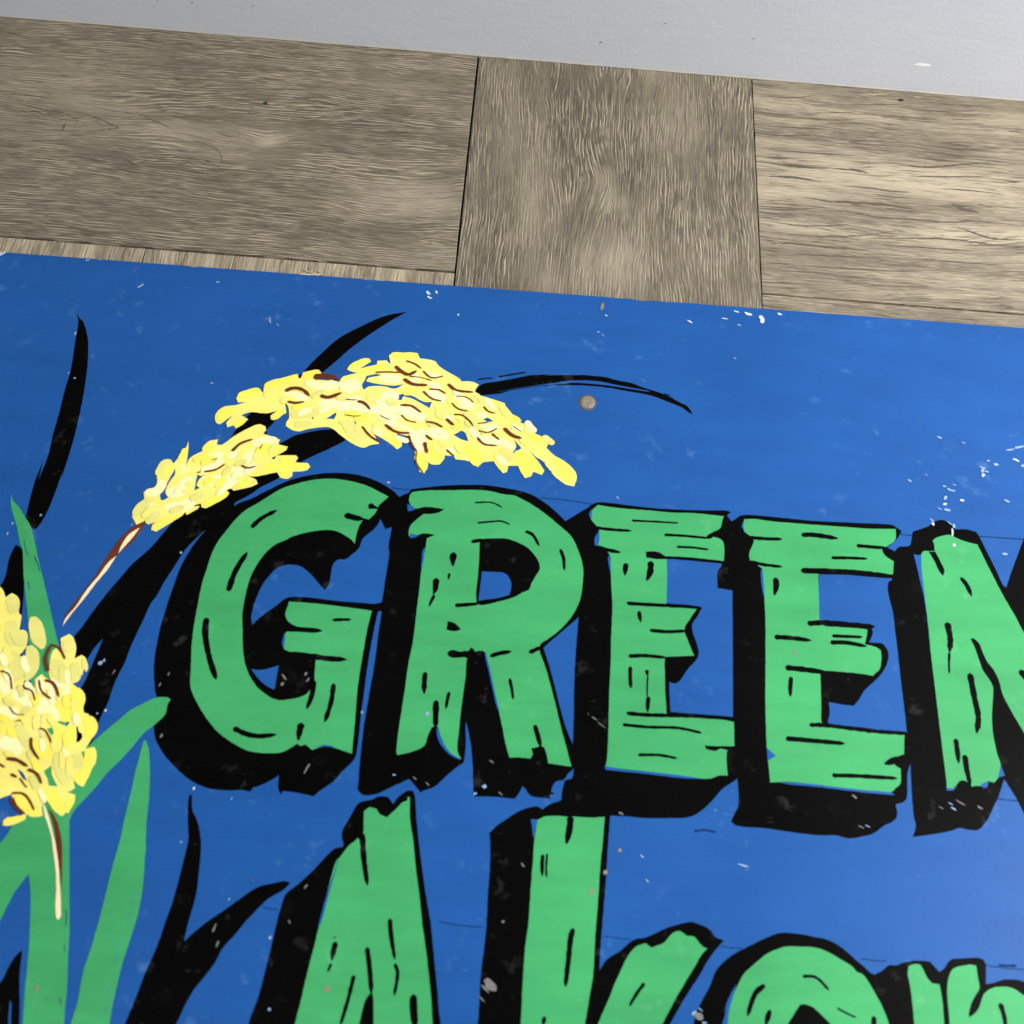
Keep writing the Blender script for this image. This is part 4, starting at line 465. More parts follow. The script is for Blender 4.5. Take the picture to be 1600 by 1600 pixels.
{"k":"s","n":"guide_line","m":"pencil","o":[[678.6,-167.4],[707.9,-167.4],[724.7,-167.5]],"w":1.03,"t":1,"h":[]},
{"k":"s","n":"guide_line","m":"pencil","o":[[254.3,-418.2],[262.3,-418.7]],"w":0.78,"t":1,"h":[]},
{"k":"s","n":"guide_line","m":"pencil","o":[[349.5,-419.6],[373.9,-421.1]],"w":0.77,"t":1,"h":[]},
{"k":"s","n":"guide_line","m":"pencil","o":[[439.1,-421.4],[453.7,-422.4]],"w":0.77,"t":1,"h":[]},
{"k":"s","n":"guide_line","m":"pencil","o":[[502.5,-422.8],[514.7,-423.3]],"w":0.77,"t":1,"h":[]},
{"k":"s","n":"guide_line","m":"pencil","o":[[579.2,-424.7],[593.2,-425.1]],"w":0.77,"t":1,"h":[]},
{"k":"s","n":"guide_line","m":"pencil","o":[[647.7,-423.9],[668.6,-424.9]],"w":0.78,"t":1,"h":[]},
{"k":"s","n":"guide_line","m":"pencil","o":[[666.7,-334.3],[679.4,-334.6]],"w":0.87,"t":1,"h":[]},
{"k":"s","n":"guide_line","m":"pencil","o":[[489.6,-363.8],[495.0,-362.7],[501.6,-363.4]],"w":1.78,"t":1,"h":[]},
{"k":"s","n":"guide_line","m":"pencil","o":[[654.8,-423.5],[664.6,-423.2]],"w":1.71,"t":1,"h":[]},
{"k":"p","n":"stalk","m":"brown","o":[[140.6,-201.2],[147.0,-197.8],[144.4,-205.4],[140.8,-213.0],[133.9,-222.0],[128.0,-235.5],[121.8,-246.9],[116.8,-256.5],[113.0,-264.4],[111.3,-265.4],[112.2,-261.4],[116.0,-252.7],[122.8,-238.2],[128.1,-222.8],[133.0,-211.1],[137.5,-204.3]],"h":[],"s":1},
{"k":"p","n":"stalk_highlight","m":"cream","o":[[143.7,-202.4],[141.8,-206.8],[138.1,-214.0],[134.0,-220.8],[134.8,-215.9],[137.0,-209.2],[140.6,-204.8]],"h":[],"s":1},
{"k":"p","n":"stalk_highlight","m":"cream","o":[[133.4,-222.4],[130.0,-231.4],[124.9,-241.2],[120.0,-251.7],[115.1,-261.2],[111.6,-269.4],[112.2,-264.4],[116.7,-255.8],[120.2,-246.2],[125.3,-236.5],[129.2,-227.5]],"h":[],"s":1},
{"k":"p","n":"stalk","m":"brown","o":[[128.8,-374.6],[132.4,-377.3],[136.6,-383.4],[140.2,-391.5],[143.4,-403.8],[145.8,-415.0],[142.9,-406.9],[139.4,-397.8],[134.8,-385.4],[131.6,-379.2]],"h":[],"s":1},
{"k":"p","n":"stalk_highlight","m":"cream","o":[[124.6,-370.9],[127.4,-374.3],[130.3,-379.3],[133.9,-386.1],[138.0,-394.7],[141.5,-403.9],[144.3,-413.0],[145.3,-415.8],[148.7,-428.8],[148.0,-430.8],[146.6,-430.1],[144.5,-423.1],[142.7,-414.1],[139.7,-403.8],[137.7,-398.9],[134.2,-389.7],[130.4,-382.5],[127.7,-378.2]],"h":[],"s":1},
{"k":"p","n":"seed_head","m":"yellow","o":[[175.9,-121.1],[176.6,-116.1],[180.3,-112.1],[185.2,-110.8],[187.9,-110.2],[194.2,-107.2],[189.1,-108.1],[187.2,-104.6],[189.5,-100.7],[198.3,-96.2],[202.6,-97.7],[204.3,-99.4],[204.2,-92.8],[207.0,-89.8],[216.1,-86.2],[224.9,-82.6],[225.8,-85.8],[227.4,-86.2],[228.4,-81.3],[236.1,-78.3],[238.8,-78.4],[240.7,-80.6],[236.8,-84.7],[238.2,-86.0],[249.6,-86.3],[253.5,-89.0],[254.2,-84.2],[255.5,-82.2],[264.8,-78.5],[260.7,-77.9],[257.5,-76.3],[258.5,-73.3],[266.7,-66.8],[271.6,-66.4],[272.8,-68.7],[266.0,-74.8],[277.0,-70.8],[277.0,-67.8],[283.1,-66.8],[286.6,-70.4],[284.4,-62.4],[296.3,-59.2],[303.7,-59.2],[305.7,-63.4],[315.7,-64.5],[318.9,-68.1],[323.7,-71.5],[334.8,-77.3],[324.2,-74.7],[334.3,-77.7],[335.2,-79.3],[342.5,-78.9],[347.3,-80.9],[345.4,-84.3],[344.9,-88.6],[353.1,-90.3],[365.9,-93.9],[365.7,-96.7],[361.8,-98.9],[366.7,-100.4],[377.7,-106.0],[376.8,-107.9],[381.7,-109.3],[385.7,-114.0],[396.8,-121.7],[395.2,-125.5],[400.2,-130.4],[408.3,-135.1],[414.9,-141.7],[416.0,-146.0],[414.4,-152.2],[409.7,-151.7],[400.8,-145.4],[398.7,-142.1],[393.3,-135.4],[389.2,-133.1],[383.4,-127.8],[389.3,-134.9],[394.6,-142.4],[393.0,-145.6],[387.4,-143.9],[386.0,-147.5],[382.2,-148.9],[377.0,-140.3],[370.7,-140.8],[370.4,-145.2],[367.9,-146.5],[364.6,-143.1],[361.1,-138.1],[353.4,-140.0],[351.2,-143.4],[344.6,-139.4],[336.3,-138.7],[335.0,-136.6],[327.9,-136.5],[328.9,-138.9],[326.1,-143.5],[320.7,-143.7],[317.7,-141.5],[318.3,-145.9],[316.8,-150.6],[313.8,-149.8],[310.3,-142.1],[309.3,-136.0],[305.7,-127.3],[304.4,-124.5],[295.5,-122.5],[299.2,-127.6],[300.4,-132.0],[297.5,-134.6],[291.5,-130.0],[283.1,-125.3],[280.1,-123.3],[285.4,-131.4],[280.0,-132.7],[275.5,-135.1],[268.2,-132.8],[259.6,-127.2],[254.3,-123.1],[250.2,-121.7],[238.6,-124.0],[231.9,-126.5],[227.9,-126.0],[222.9,-123.0],[223.0,-119.8],[224.2,-117.4],[222.3,-108.4],[219.7,-105.9],[223.3,-118.1],[222.9,-112.7],[221.1,-113.7],[214.8,-119.6],[212.6,-119.0],[211.9,-116.3],[215.3,-112.4],[208.5,-114.8],[198.2,-114.7],[192.7,-117.5],[197.7,-120.2],[195.0,-124.1],[190.9,-127.8],[188.9,-125.5],[185.3,-127.3],[183.8,-124.1],[187.2,-117.9],[182.2,-123.3],[179.9,-125.5],[177.7,-124.6]],"h":[[[270.9,-80.4],[277.8,-78.2],[281.1,-79.0],[272.5,-81.7],[271.4,-84.6],[278.7,-85.9],[290.9,-86.3],[297.1,-84.3],[291.1,-88.8],[283.7,-87.5],[273.3,-88.7],[270.6,-91.5],[268.8,-87.7],[270.3,-83.8]],[[293.6,-93.6],[296.4,-92.4],[303.7,-93.4],[311.4,-97.2],[317.1,-96.8],[315.8,-102.0],[312.4,-100.0],[304.0,-95.8],[297.4,-94.2],[296.5,-97.4],[293.4,-97.1]],[[248.4,-115.6],[254.3,-110.2],[254.8,-111.7],[253.7,-115.5]],[[333.3,-120.8],[338.2,-117.3],[340.7,-118.2],[343.7,-124.9],[338.7,-123.8]],[[352.0,-107.3],[355.0,-105.8],[359.3,-108.4],[355.2,-109.5]],[[373.4,-120.9],[379.0,-127.2],[376.4,-129.2],[374.2,-132.7],[373.4,-130.8],[375.2,-126.2]],[[238.4,-114.0],[240.7,-112.9],[239.7,-117.5]],[[265.4,-116.3],[268.1,-116.1],[268.8,-118.3]]],"l":"yellow arched seed head above the letter G","s":1},
{"k":"p","n":"seed_head","m":"yellow","o":[[202.9,-124.2],[205.9,-123.2],[209.7,-124.7],[210.6,-127.3],[209.3,-130.2],[213.4,-131.2],[220.7,-133.7],[219.8,-137.1],[226.5,-138.4],[225.9,-140.8],[217.2,-147.7],[219.2,-148.4],[220.2,-145.3],[232.6,-144.3],[234.2,-145.9],[233.0,-149.5],[241.1,-149.3],[243.0,-151.8],[241.1,-154.6],[232.1,-156.3],[232.5,-159.2],[229.7,-161.6],[225.1,-161.2],[222.5,-157.4],[208.2,-161.7],[203.9,-161.4],[210.1,-164.0],[211.4,-166.5],[207.8,-168.9],[197.0,-172.7],[195.0,-170.9],[192.1,-173.1],[194.5,-174.2],[193.2,-177.7],[181.8,-186.3],[179.1,-185.7],[178.1,-183.1],[170.5,-186.2],[177.8,-184.8],[176.7,-187.4],[177.1,-186.8],[170.9,-191.7],[169.4,-189.8],[168.3,-192.1],[161.3,-198.4],[154.2,-204.5],[150.9,-203.5],[150.8,-200.5],[152.9,-197.9],[148.1,-200.1],[146.8,-196.9],[141.2,-200.8],[137.1,-195.2],[139.4,-188.4],[142.5,-183.1],[140.9,-178.2],[143.6,-175.8],[147.1,-174.3],[148.1,-170.8],[146.7,-164.0],[149.4,-155.1],[152.3,-154.0],[155.8,-156.3],[161.3,-144.5],[161.9,-139.8],[162.9,-143.8],[163.8,-155.1],[163.8,-158.2],[165.5,-151.5],[172.2,-146.1],[171.7,-143.9],[175.5,-138.3],[180.7,-136.8],[180.6,-140.6],[183.7,-140.7],[191.7,-132.5]],"h":[[[157.4,-160.0],[155.8,-165.3],[153.9,-171.4],[151.4,-178.4],[152.8,-183.0],[154.6,-182.6],[157.2,-180.5],[154.5,-177.4],[155.3,-170.5],[158.0,-164.2]],[[172.2,-163.1],[174.7,-163.9],[176.8,-162.8],[173.7,-166.9],[173.1,-170.8],[175.5,-172.5],[172.5,-174.4],[172.1,-169.2]],[[224.1,-152.2],[226.2,-152.0],[226.3,-154.3],[224.5,-154.2]]],"l":"yellow seed head between the black leaf and the stalk","s":1},
{"k":"p","n":"seed_head","m":"yellow","o":[[63.5,-245.5],[68.4,-247.5],[71.1,-249.6],[73.7,-254.0],[76.6,-251.1],[80.7,-253.1],[83.0,-257.2],[84.0,-263.2],[85.8,-264.6],[87.0,-273.6],[89.5,-273.4],[92.1,-275.4],[93.6,-282.7],[92.6,-285.8],[90.8,-289.0],[94.9,-290.7],[97.3,-292.8],[98.1,-296.3],[95.6,-298.7],[97.7,-305.7],[95.4,-310.2],[104.4,-307.4],[103.2,-302.5],[106.5,-299.2],[109.5,-301.3],[112.9,-302.5],[110.7,-299.1],[109.3,-291.9],[109.4,-285.3],[111.0,-283.0],[117.8,-289.1],[114.8,-284.2],[112.2,-277.0],[116.7,-274.0],[119.2,-275.7],[122.6,-282.1],[123.0,-288.8],[126.6,-286.3],[129.2,-287.6],[132.4,-293.9],[131.8,-296.5],[129.7,-293.4],[130.1,-298.3],[128.3,-298.0],[128.6,-302.1],[125.4,-303.8],[131.6,-307.7],[134.4,-311.7],[135.0,-318.0],[136.0,-320.1],[138.7,-320.6],[141.2,-323.9],[144.5,-325.8],[144.9,-329.9],[142.6,-337.6],[141.5,-340.4],[146.3,-339.1],[148.0,-341.4],[149.0,-348.1],[148.1,-349.9],[146.7,-355.4],[145.3,-361.1],[144.0,-361.3],[138.7,-358.5],[140.7,-362.4],[139.2,-363.8],[136.8,-364.9],[138.9,-365.4],[141.7,-366.2],[142.1,-370.1],[140.2,-376.2],[138.6,-375.9],[137.8,-377.7],[135.9,-377.7],[130.1,-372.9],[125.5,-367.9],[122.8,-364.9],[122.3,-366.2],[124.5,-368.7],[125.2,-374.5],[126.8,-378.3],[124.3,-379.2],[119.7,-379.2],[117.7,-377.9],[117.7,-381.1],[115.3,-382.5],[110.0,-384.9],[106.3,-384.7],[106.0,-382.2],[107.5,-380.5],[113.3,-379.9],[115.6,-378.6],[108.8,-372.9],[106.9,-367.9],[101.0,-370.8],[97.4,-372.4]],"h":[[[133.4,-328.8],[134.2,-327.9],[135.7,-331.2],[137.8,-332.3],[138.2,-334.6],[137.1,-337.0],[135.4,-337.1],[134.9,-333.3]],[[96.9,-337.8],[99.2,-335.9],[105.4,-340.9],[100.1,-339.2]],[[97.2,-328.4],[100.8,-326.2],[105.4,-331.5],[101.2,-327.2]],[[106.3,-354.0],[109.8,-355.8],[113.8,-360.4],[110.6,-359.0]],[[121.3,-354.4],[124.7,-351.0],[126.3,-356.0],[131.0,-362.3],[126.1,-362.0],[124.1,-358.2]],[[139.5,-342.4],[141.1,-341.6],[142.3,-346.6]],[[117.2,-330.7],[119.9,-329.7],[121.8,-332.9],[120.7,-334.3]],[[122.1,-325.9],[125.5,-326.0],[129.2,-325.8],[128.2,-328.6],[125.2,-327.8],[123.1,-327.2]]],"l":"yellow seed head at the left edge of the photo","s":1},
{"k":"p","n":"seed","m":"yellow_dull","o":[[91.3,-265.3],[94.4,-264.6],[98.3,-267.5],[101.9,-273.2],[104.5,-280.5],[104.1,-283.8],[102.2,-284.5],[96.2,-280.3],[93.2,-274.6],[91.3,-269.5]],"h":[],"s":1,"p":191},
{"k":"p","n":"seed","m":"yellow_dull","o":[[93.7,-283.1],[96.7,-282.4],[100.6,-285.2],[103.2,-290.9],[103.8,-296.6],[101.6,-301.9],[99.4,-304.2],[97.4,-303.6],[94.8,-291.5]],"h":[],"s":1,"p":191},
{"k":"s","n":"seed","m":"yellow_pale","o":[[254.4,-104.8],[264.8,-104.9],[272.1,-106.1]],"w":8.25,"p":189,"t":0,"h":[]},
{"k":"s","n":"seed","m":"yellow_pale","o":[[219.2,-99.9],[227.3,-100.1],[233.1,-101.5]],"w":6.01,"p":189,"t":0,"h":[]},
{"k":"s","n":"seed","m":"yellow_pale","o":[[281.3,-80.5],[287.9,-81.3],[293.6,-80.8]],"w":6.58,"p":189,"t":0,"h":[]},
{"k":"s","n":"seed","m":"yellow_pale","o":[[257.9,-88.6],[266.1,-88.9]],"w":9.54,"p":189,"t":0,"h":[]},
{"k":"s","n":"seed","m":"yellow_pale","o":[[284.5,-94.8],[292.6,-95.1]],"w":9.54,"p":189,"t":0,"h":[]},
{"k":"s","n":"seed","m":"yellow_pale","o":[[287.8,-102.9],[298.3,-103.9],[304.0,-104.4]],"w":7.71,"p":189,"t":0,"h":[]},
{"k":"s","n":"seed","m":"yellow_pale","o":[[297.6,-104.9],[305.1,-107.0],[312.6,-110.1]],"w":7.79,"p":189,"t":0,"h":[]},
{"k":"s","n":"seed","m":"yellow_pale","o":[[283.7,-109.8],[292.7,-111.8],[302.1,-117.4]],"w":7.73,"p":189,"t":0,"h":[]},
{"k":"s","n":"seed","m":"yellow_pale","o":[[311.4,-88.8],[318.1,-92.0],[323.9,-93.4]],"w":6.13,"p":189,"t":0,"h":[]},
{"k":"s","n":"seed","m":"yellow_pale","o":[[310.9,-74.6],[316.8,-76.5],[320.9,-76.6]],"w":3.54,"p":189,"t":0,"h":[]},
{"k":"s","n":"seed","m":"yellow_pale","o":[[301.6,-80.1],[308.3,-81.5],[314.9,-82.8]],"w":3.98,"p":189,"t":0,"h":[]},
{"k":"s","n":"seed","m":"yellow_pale","o":[[306.6,-122.5],[309.4,-127.7],[313.9,-132.7]],"w":7.63,"p":189,"t":0,"h":[]},
{"k":"s","n":"seed","m":"yellow_pale","o":[[317.4,-118.9],[323.9,-121.0],[328.9,-123.3]],"w":7.19,"p":189,"t":0,"h":[]},
{"k":"s","n":"seed","m":"yellow_pale","o":[[235.6,-90.5],[242.9,-90.8],[250.0,-89.8]],"w":7.02,"p":189,"t":0,"h":[]},
{"k":"s","n":"seed","m":"yellow_pale","o":[[243.0,-103.9],[248.7,-104.4],[254.1,-103.0]],"w":6.02,"p":189,"t":0,"h":[]},
{"k":"s","n":"seed","m":"yellow_pale","o":[[332.2,-92.1],[338.1,-95.3],[344.0,-98.5]],"w":6.99,"p":189,"t":0,"h":[]},
{"k":"s","n":"seed","m":"yellow_pale","o":[[313.4,-89.9],[320.1,-92.2],[325.1,-94.5]],"w":6.56,"p":189,"t":0,"h":[]},
{"k":"s","n":"seed","m":"yellow_pale","o":[[349.9,-112.8],[355.5,-114.2],[361.9,-112.8]],"w":5.08,"p":189,"t":0,"h":[]},
{"k":"s","n":"seed","m":"yellow_pale","o":[[351.3,-121.8],[356.9,-123.2],[362.6,-124.5]],"w":6.77,"p":189,"t":0,"h":[]},
{"k":"s","n":"seed","m":"yellow_pale","o":[[327.0,-107.4],[332.1,-110.6]],"w":5.13,"p":189,"t":0,"h":[]},
{"k":"s","n":"seed","m":"yellow_pale","o":[[309.1,-120.8],[312.0,-126.8],[313.2,-131.2]],"w":6.78,"p":189,"t":0,"h":[]},
{"k":"s","n":"seed","m":"yellow_pale","o":[[364.9,-122.5],[369.8,-125.7],[373.1,-128.2]],"w":5.13,"p":189,"t":0,"h":[]},
{"k":"s","n":"seed","m":"yellow_pale","o":[[347.7,-104.7],[354.1,-104.2]],"w":4.27,"p":189,"t":0,"h":[]},
{"k":"s","n":"seed","m":"yellow_pale","o":[[180.8,-167.6],[189.7,-166.0],[197.8,-168.8]],"w":8.05,"p":190,"t":0,"h":[]},
{"k":"s","n":"seed","m":"yellow_pale","o":[[157.3,-177.1],[163.8,-174.9],[168.3,-166.9]],"w":8.78,"p":190,"t":0,"h":[]},
{"k":"s","n":"seed","m":"yellow_pale","o":[[157.8,-187.2],[165.2,-186.6],[171.3,-182.8]],"w":7.07,"p":190,"t":0,"h":[]},
{"k":"s","n":"seed","m":"yellow_pale","o":[[143.1,-178.3],[148.9,-176.9],[152.1,-169.9]],"w":6.38,"p":190,"t":0,"h":[]},
{"k":"s","n":"seed","m":"yellow_pale","o":[[173.4,-152.6],[179.2,-150.4],[184.8,-147.3]],"w":5.77,"p":190,"t":0,"h":[]},
{"k":"s","n":"seed","m":"yellow_pale","o":[[191.1,-147.6],[199.1,-148.8],[207.0,-149.9]],"w":9.16,"p":190,"t":0,"h":[]},
{"k":"s","n":"seed","m":"yellow_pale","o":[[205.1,-137.7],[211.7,-135.3],[217.9,-134.4]],"w":6.67,"p":190,"t":0,"h":[]},
{"k":"s","n":"seed","m":"yellow_pale","o":[[194.3,-157.0],[200.9,-159.9]],"w":5.7,"p":190,"t":0,"h":[]},
{"k":"s","n":"seed","m":"yellow_pale","o":[[109.2,-315.6],[115.1,-320.1],[121.6,-323.9]],"w":8.34,"p":191,"t":0,"h":[]},
{"k":"s","n":"seed","m":"yellow_pale","o":[[113.8,-303.2],[118.2,-304.3],[122.5,-310.4]],"w":7.76,"p":191,"t":0,"h":[]},
{"k":"s","n":"seed","m":"yellow_pale","o":[[94.4,-311.6],[99.7,-313.4],[104.8,-317.3]],"w":7.67,"p":191,"t":0,"h":[]},
{"k":"s","n":"seed","m":"yellow_pale","o":[[83.7,-305.3],[87.5,-306.4],[89.9,-310.5]],"w":7.16,"p":191,"t":0,"h":[]},
{"k":"s","n":"seed","m":"yellow_pale","o":[[88.3,-322.6],[92.3,-322.4],[97.4,-323.4]],"w":7.67,"p":191,"t":0,"h":[]},
{"k":"s","n":"seed","m":"yellow_pale","o":[[108.9,-325.4],[112.6,-329.3],[115.0,-333.3]],"w":6.18,"p":191,"t":0,"h":[]},
{"k":"s","n":"seed","m":"yellow_pale","o":[[90.5,-296.9],[94.1,-294.4]],"w":6.45,"p":191,"t":0,"h":[]},
{"k":"s","n":"seed","m":"yellow_pale","o":[[94.0,-339.3],[99.2,-341.0],[104.9,-344.7]],"w":8.23,"p":191,"t":0,"h":[]},
{"k":"s","n":"seed","m":"yellow_pale","o":[[110.7,-304.8],[114.3,-308.1],[117.9,-311.4]],"w":4.23,"p":191,"t":0,"h":[]},
{"k":"s","n":"seed","m":"yellow_bright","o":[[286.7,-62.1],[294.1,-62.5],[303.1,-61.7]],"w":5.43,"p":189,"t":0,"h":[]},
{"k":"s","n":"seed","m":"yellow_bright","o":[[259.4,-74.2],[265.4,-69.8],[270.9,-67.4]],"w":3.68,"p":189,"t":0,"h":[]},
{"k":"s","n":"seed","m":"yellow_bright","o":[[218.2,-87.3],[224.2,-84.4]],"w":3.48,"p":189,"t":0,"h":[]},
{"k":"s","n":"seed","m":"yellow_bright","o":[[229.9,-84.4],[237.4,-80.4]],"w":4.39,"p":189,"t":0,"h":[]},
{"k":"s","n":"seed","m":"yellow_bright","o":[[266.3,-77.4],[277.3,-73.6],[286.8,-70.9]],"w":4.43,"p":189,"t":0,"h":[]},
{"k":"s","n":"seed","m":"yellow_bright","o":[[306.9,-84.5],[316.0,-86.5]],"w":4.38,"p":189,"t":0,"h":[]},
{"k":"s","n":"seed","m":"yellow_bright","o":[[297.9,-91.8],[304.9,-89.3]],"w":4.38,"p":189,"t":0,"h":[]},
{"k":"s","n":"seed","m":"yellow_bright","o":[[311.3,-138.2],[314.9,-143.2],[316.1,-147.6]],"w":6.63,"p":189,"t":0,"h":[]},
{"k":"s","n":"seed","m":"yellow_bright","o":[[320.8,-130.3],[323.7,-136.3],[326.3,-139.7]],"w":7.96,"p":189,"t":0,"h":[]},
{"k":"s","n":"seed","m":"yellow_bright","o":[[287.6,-123.1],[294.5,-128.0],[298.1,-132.2]],"w":5.09,"p":189,"t":0,"h":[]},
{"k":"s","n":"seed","m":"yellow_bright","o":[[400.4,-134.9],[407.8,-141.4],[412.7,-148.0]],"w":8.36,"p":189,"t":0,"h":[]},
{"k":"s","n":"seed","m":"yellow_bright","o":[[383.7,-117.3],[390.2,-119.5],[395.1,-121.9]],"w":5.19,"p":189,"t":0,"h":[]},
{"k":"s","n":"seed","m":"yellow_bright","o":[[376.4,-130.6],[380.9,-139.1],[383.6,-145.9]],"w":7.61,"p":189,"t":0,"h":[]},
{"k":"s","n":"seed","m":"yellow_bright","o":[[384.6,-134.4],[389.6,-140.2],[392.1,-143.5]],"w":5.02,"p":189,"t":0,"h":[]},
{"k":"s","n":"seed","m":"yellow_bright","o":[[342.3,-129.8],[347.4,-134.7],[351.0,-140.6]],"w":8.38,"p":189,"t":0,"h":[]},
{"k":"s","n":"seed","m":"yellow_bright","o":[[362.3,-132.6],[366.6,-138.5],[368.5,-143.6]],"w":5.85,"p":189,"t":0,"h":[]},
{"k":"s","n":"seed","m":"yellow_bright","o":[[354.9,-93.0],[359.9,-95.3],[364.0,-95.0]],"w":4.33,"p":189,"t":0,"h":[]},
{"k":"s","n":"seed","m":"yellow_bright","o":[[366.8,-102.2],[371.8,-104.6],[375.9,-106.5]],"w":4.37,"p":189,"t":0,"h":[]},
{"k":"s","n":"seed","m":"yellow_bright","o":[[189.2,-103.5],[195.8,-100.1],[201.0,-97.8]],"w":6.03,"p":189,"t":0,"h":[]},
{"k":"s","n":"seed","m":"yellow_bright","o":[[178.8,-121.8],[181.9,-117.0],[186.9,-113.8]],"w":5.91,"p":189,"t":0,"h":[]},
{"k":"s","n":"seed","m":"yellow_bright","o":[[205.3,-94.6],[212.8,-91.2],[222.6,-86.6]],"w":4.73,"p":189,"t":0,"h":[]},
{"k":"s","n":"seed","m":"yellow_bright","o":[[190.5,-125.4],[194.5,-121.4]],"w":4.58,"p":189,"t":0,"h":[]},
{"k":"s","n":"seed","m":"yellow_bright","o":[[214.6,-117.9],[219.2,-112.1]],"w":4.2,"p":189,"t":0,"h":[]},
{"k":"s","n":"seed","m":"yellow_bright","o":[[173.7,-145.5],[178.2,-140.7]],"w":5.0,"p":190,"t":0,"h":[]},
{"k":"s","n":"seed","m":"yellow_bright","o":[[159.5,-152.8],[161.3,-145.7]],"w":4.07,"p":190,"t":0,"h":[]},
{"k":"s","n":"seed","m":"yellow_bright","o":[[207.0,-159.5],[214.9,-155.4],[224.6,-152.8]],"w":5.7,"p":190,"t":0,"h":[]},
{"k":"s","n":"seed","m":"yellow_bright","o":[[225.2,-146.7],[227.4,-150.9],[227.8,-158.7]],"w":7.48,"p":190,"t":0,"h":[]},
{"k":"s","n":"seed","m":"yellow_bright","o":[[232.2,-152.2],[240.0,-152.0]],"w":4.87,"p":190,"t":0,"h":[]},
{"k":"s","n":"seed","m":"yellow_bright","o":[[210.9,-145.2],[217.5,-142.0],[224.1,-139.7]],"w":4.94,"p":190,"t":0,"h":[]},
{"k":"s","n":"seed","m":"yellow_bright","o":[[180.6,-183.8],[187.4,-179.0],[192.7,-174.3]],"w":4.83,"p":190,"t":0,"h":[]},
{"k":"s","n":"seed","m":"yellow_bright","o":[[147.9,-164.2],[150.1,-159.7],[153.0,-155.1]],"w":5.71,"p":190,"t":0,"h":[]},
{"k":"s","n":"seed","m":"yellow_bright","o":[[152.2,-202.0],[158.1,-197.5],[164.7,-192.8]],"w":3.88,"p":190,"t":0,"h":[]},
{"k":"s","n":"seed","m":"yellow_bright","o":[[121.8,-316.1],[125.5,-320.1],[126.6,-324.9]],"w":7.04,"p":191,"t":0,"h":[]},
{"k":"s","n":"seed","m":"yellow_bright","o":[[127.5,-307.9],[131.2,-311.9],[131.6,-316.9]],"w":7.13,"p":191,"t":0,"h":[]},
{"k":"s","n":"seed","m":"yellow_bright","o":[[131.6,-319.7],[133.1,-323.1],[133.0,-325.9]],"w":6.35,"p":191,"t":0,"h":[]},
{"k":"s","n":"seed","m":"yellow_bright","o":[[138.7,-323.4],[142.5,-328.0],[141.7,-333.6]],"w":6.24,"p":191,"t":0,"h":[]},
{"k":"s","n":"seed","m":"yellow_bright","o":[[144.1,-341.4],[144.8,-347.4],[143.9,-358.2]],"w":5.74,"p":191,"t":0,"h":[]},
{"k":"s","n":"seed","m":"yellow_bright","o":[[130.1,-330.7],[133.3,-336.0]],"w":5.56,"p":191,"t":0,"h":[]},
{"k":"s","n":"seed","m":"yellow_bright","o":[[123.2,-330.5],[125.8,-335.8]],"w":4.81,"p":191,"t":0,"h":[]},
{"k":"s","n":"seed","m":"yellow_bright","o":[[139.5,-367.7],[139.5,-373.6]],"w":3.94,"p":191,"t":0,"h":[]},
{"k":"s","n":"seed","m":"yellow_bright","o":[[126.2,-365.3],[131.4,-370.2],[135.9,-375.1]],"w":6.01,"p":191,"t":0,"h":[]},
{"k":"s","n":"seed","m":"yellow_bright","o":[[110.5,-368.9],[115.5,-373.2],[122.5,-377.2]],"w":6.01,"p":191,"t":0,"h":[]},
{"k":"s","n":"seed","m":"yellow_bright","o":[[112.9,-338.7],[117.9,-342.4],[122.6,-344.9]],"w":8.12,"p":191,"t":0,"h":[]},
{"k":"s","n":"seed","m":"yellow_bright","o":[[119.0,-363.1],[120.8,-365.0]],"w":3.99,"p":191,"t":0,"h":[]},
{"k":"s","n":"seed","m":"yellow_bright","o":[[107.6,-383.3],[111.6,-381.2],[115.4,-380.3]],"w":2.93,"p":191,"t":0,"h":[]},
{"k":"s","n":"seed","m":"yellow_bright","o":[[92.0,-331.4],[96.5,-333.2],[100.5,-335.6]],"w":5.49,"p":191,"t":0,"h":[]},
{"k":"s","n":"seed","m":"yellow_bright","o":[[77.4,-273.5],[81.9,-271.7]],"w":5.08,"p":191,"t":0,"h":[]},
{"k":"s","n":"seed","m":"yellow_bright","o":[[140.0,-355.8],[143.3,-358.2]],"w":4.73,"p":191,"t":0,"h":[]},
{"k":"s","n":"seed","m":"yellow_dull","o":[[226.2,-114.5],[233.9,-113.0],[241.7,-111.4]],"w":6.87,"p":189,"t":0,"h":[]},
{"k":"s","n":"seed","m":"yellow_dull","o":[[229.6,-121.5],[238.9,-119.9]],"w":5.1,"p":189,"t":0,"h":[]},
{"k":"s","n":"seed","m":"yellow_dull","o":[[261.5,-117.1],[268.8,-124.7],[274.9,-129.6]],"w":8.48,"p":189,"t":0,"h":[]},
{"k":"s","n":"seed","m":"yellow_dull","o":[[274.1,-95.7],[279.9,-97.1]],"w":6.93,"p":189,"t":0,"h":[]},
{"k":"s","n":"seed","m":"yellow_dull","o":[[306.8,-66.2],[316.8,-67.3]],"w":3.98,"p":189,"t":0,"h":[]},
{"k":"s","n":"seed","m":"yellow_dull","o":[[320.4,-99.3],[325.6,-103.5]],"w":6.0,"p":189,"t":0,"h":[]},
{"k":"s","n":"seed","m":"yellow_dull","o":[[332.1,-114.0],[337.9,-116.3]],"w":4.28,"p":189,"t":0,"h":[]},
{"k":"s","n":"seed","m":"yellow_dull","o":[[280.6,-117.3],[286.5,-120.5]],"w":5.09,"p":189,"t":0,"h":[]},
{"k":"s","n":"seed","m":"yellow_dull","o":[[348.4,-92.6],[356.6,-94.7]],"w":4.37,"p":189,"t":0,"h":[]},
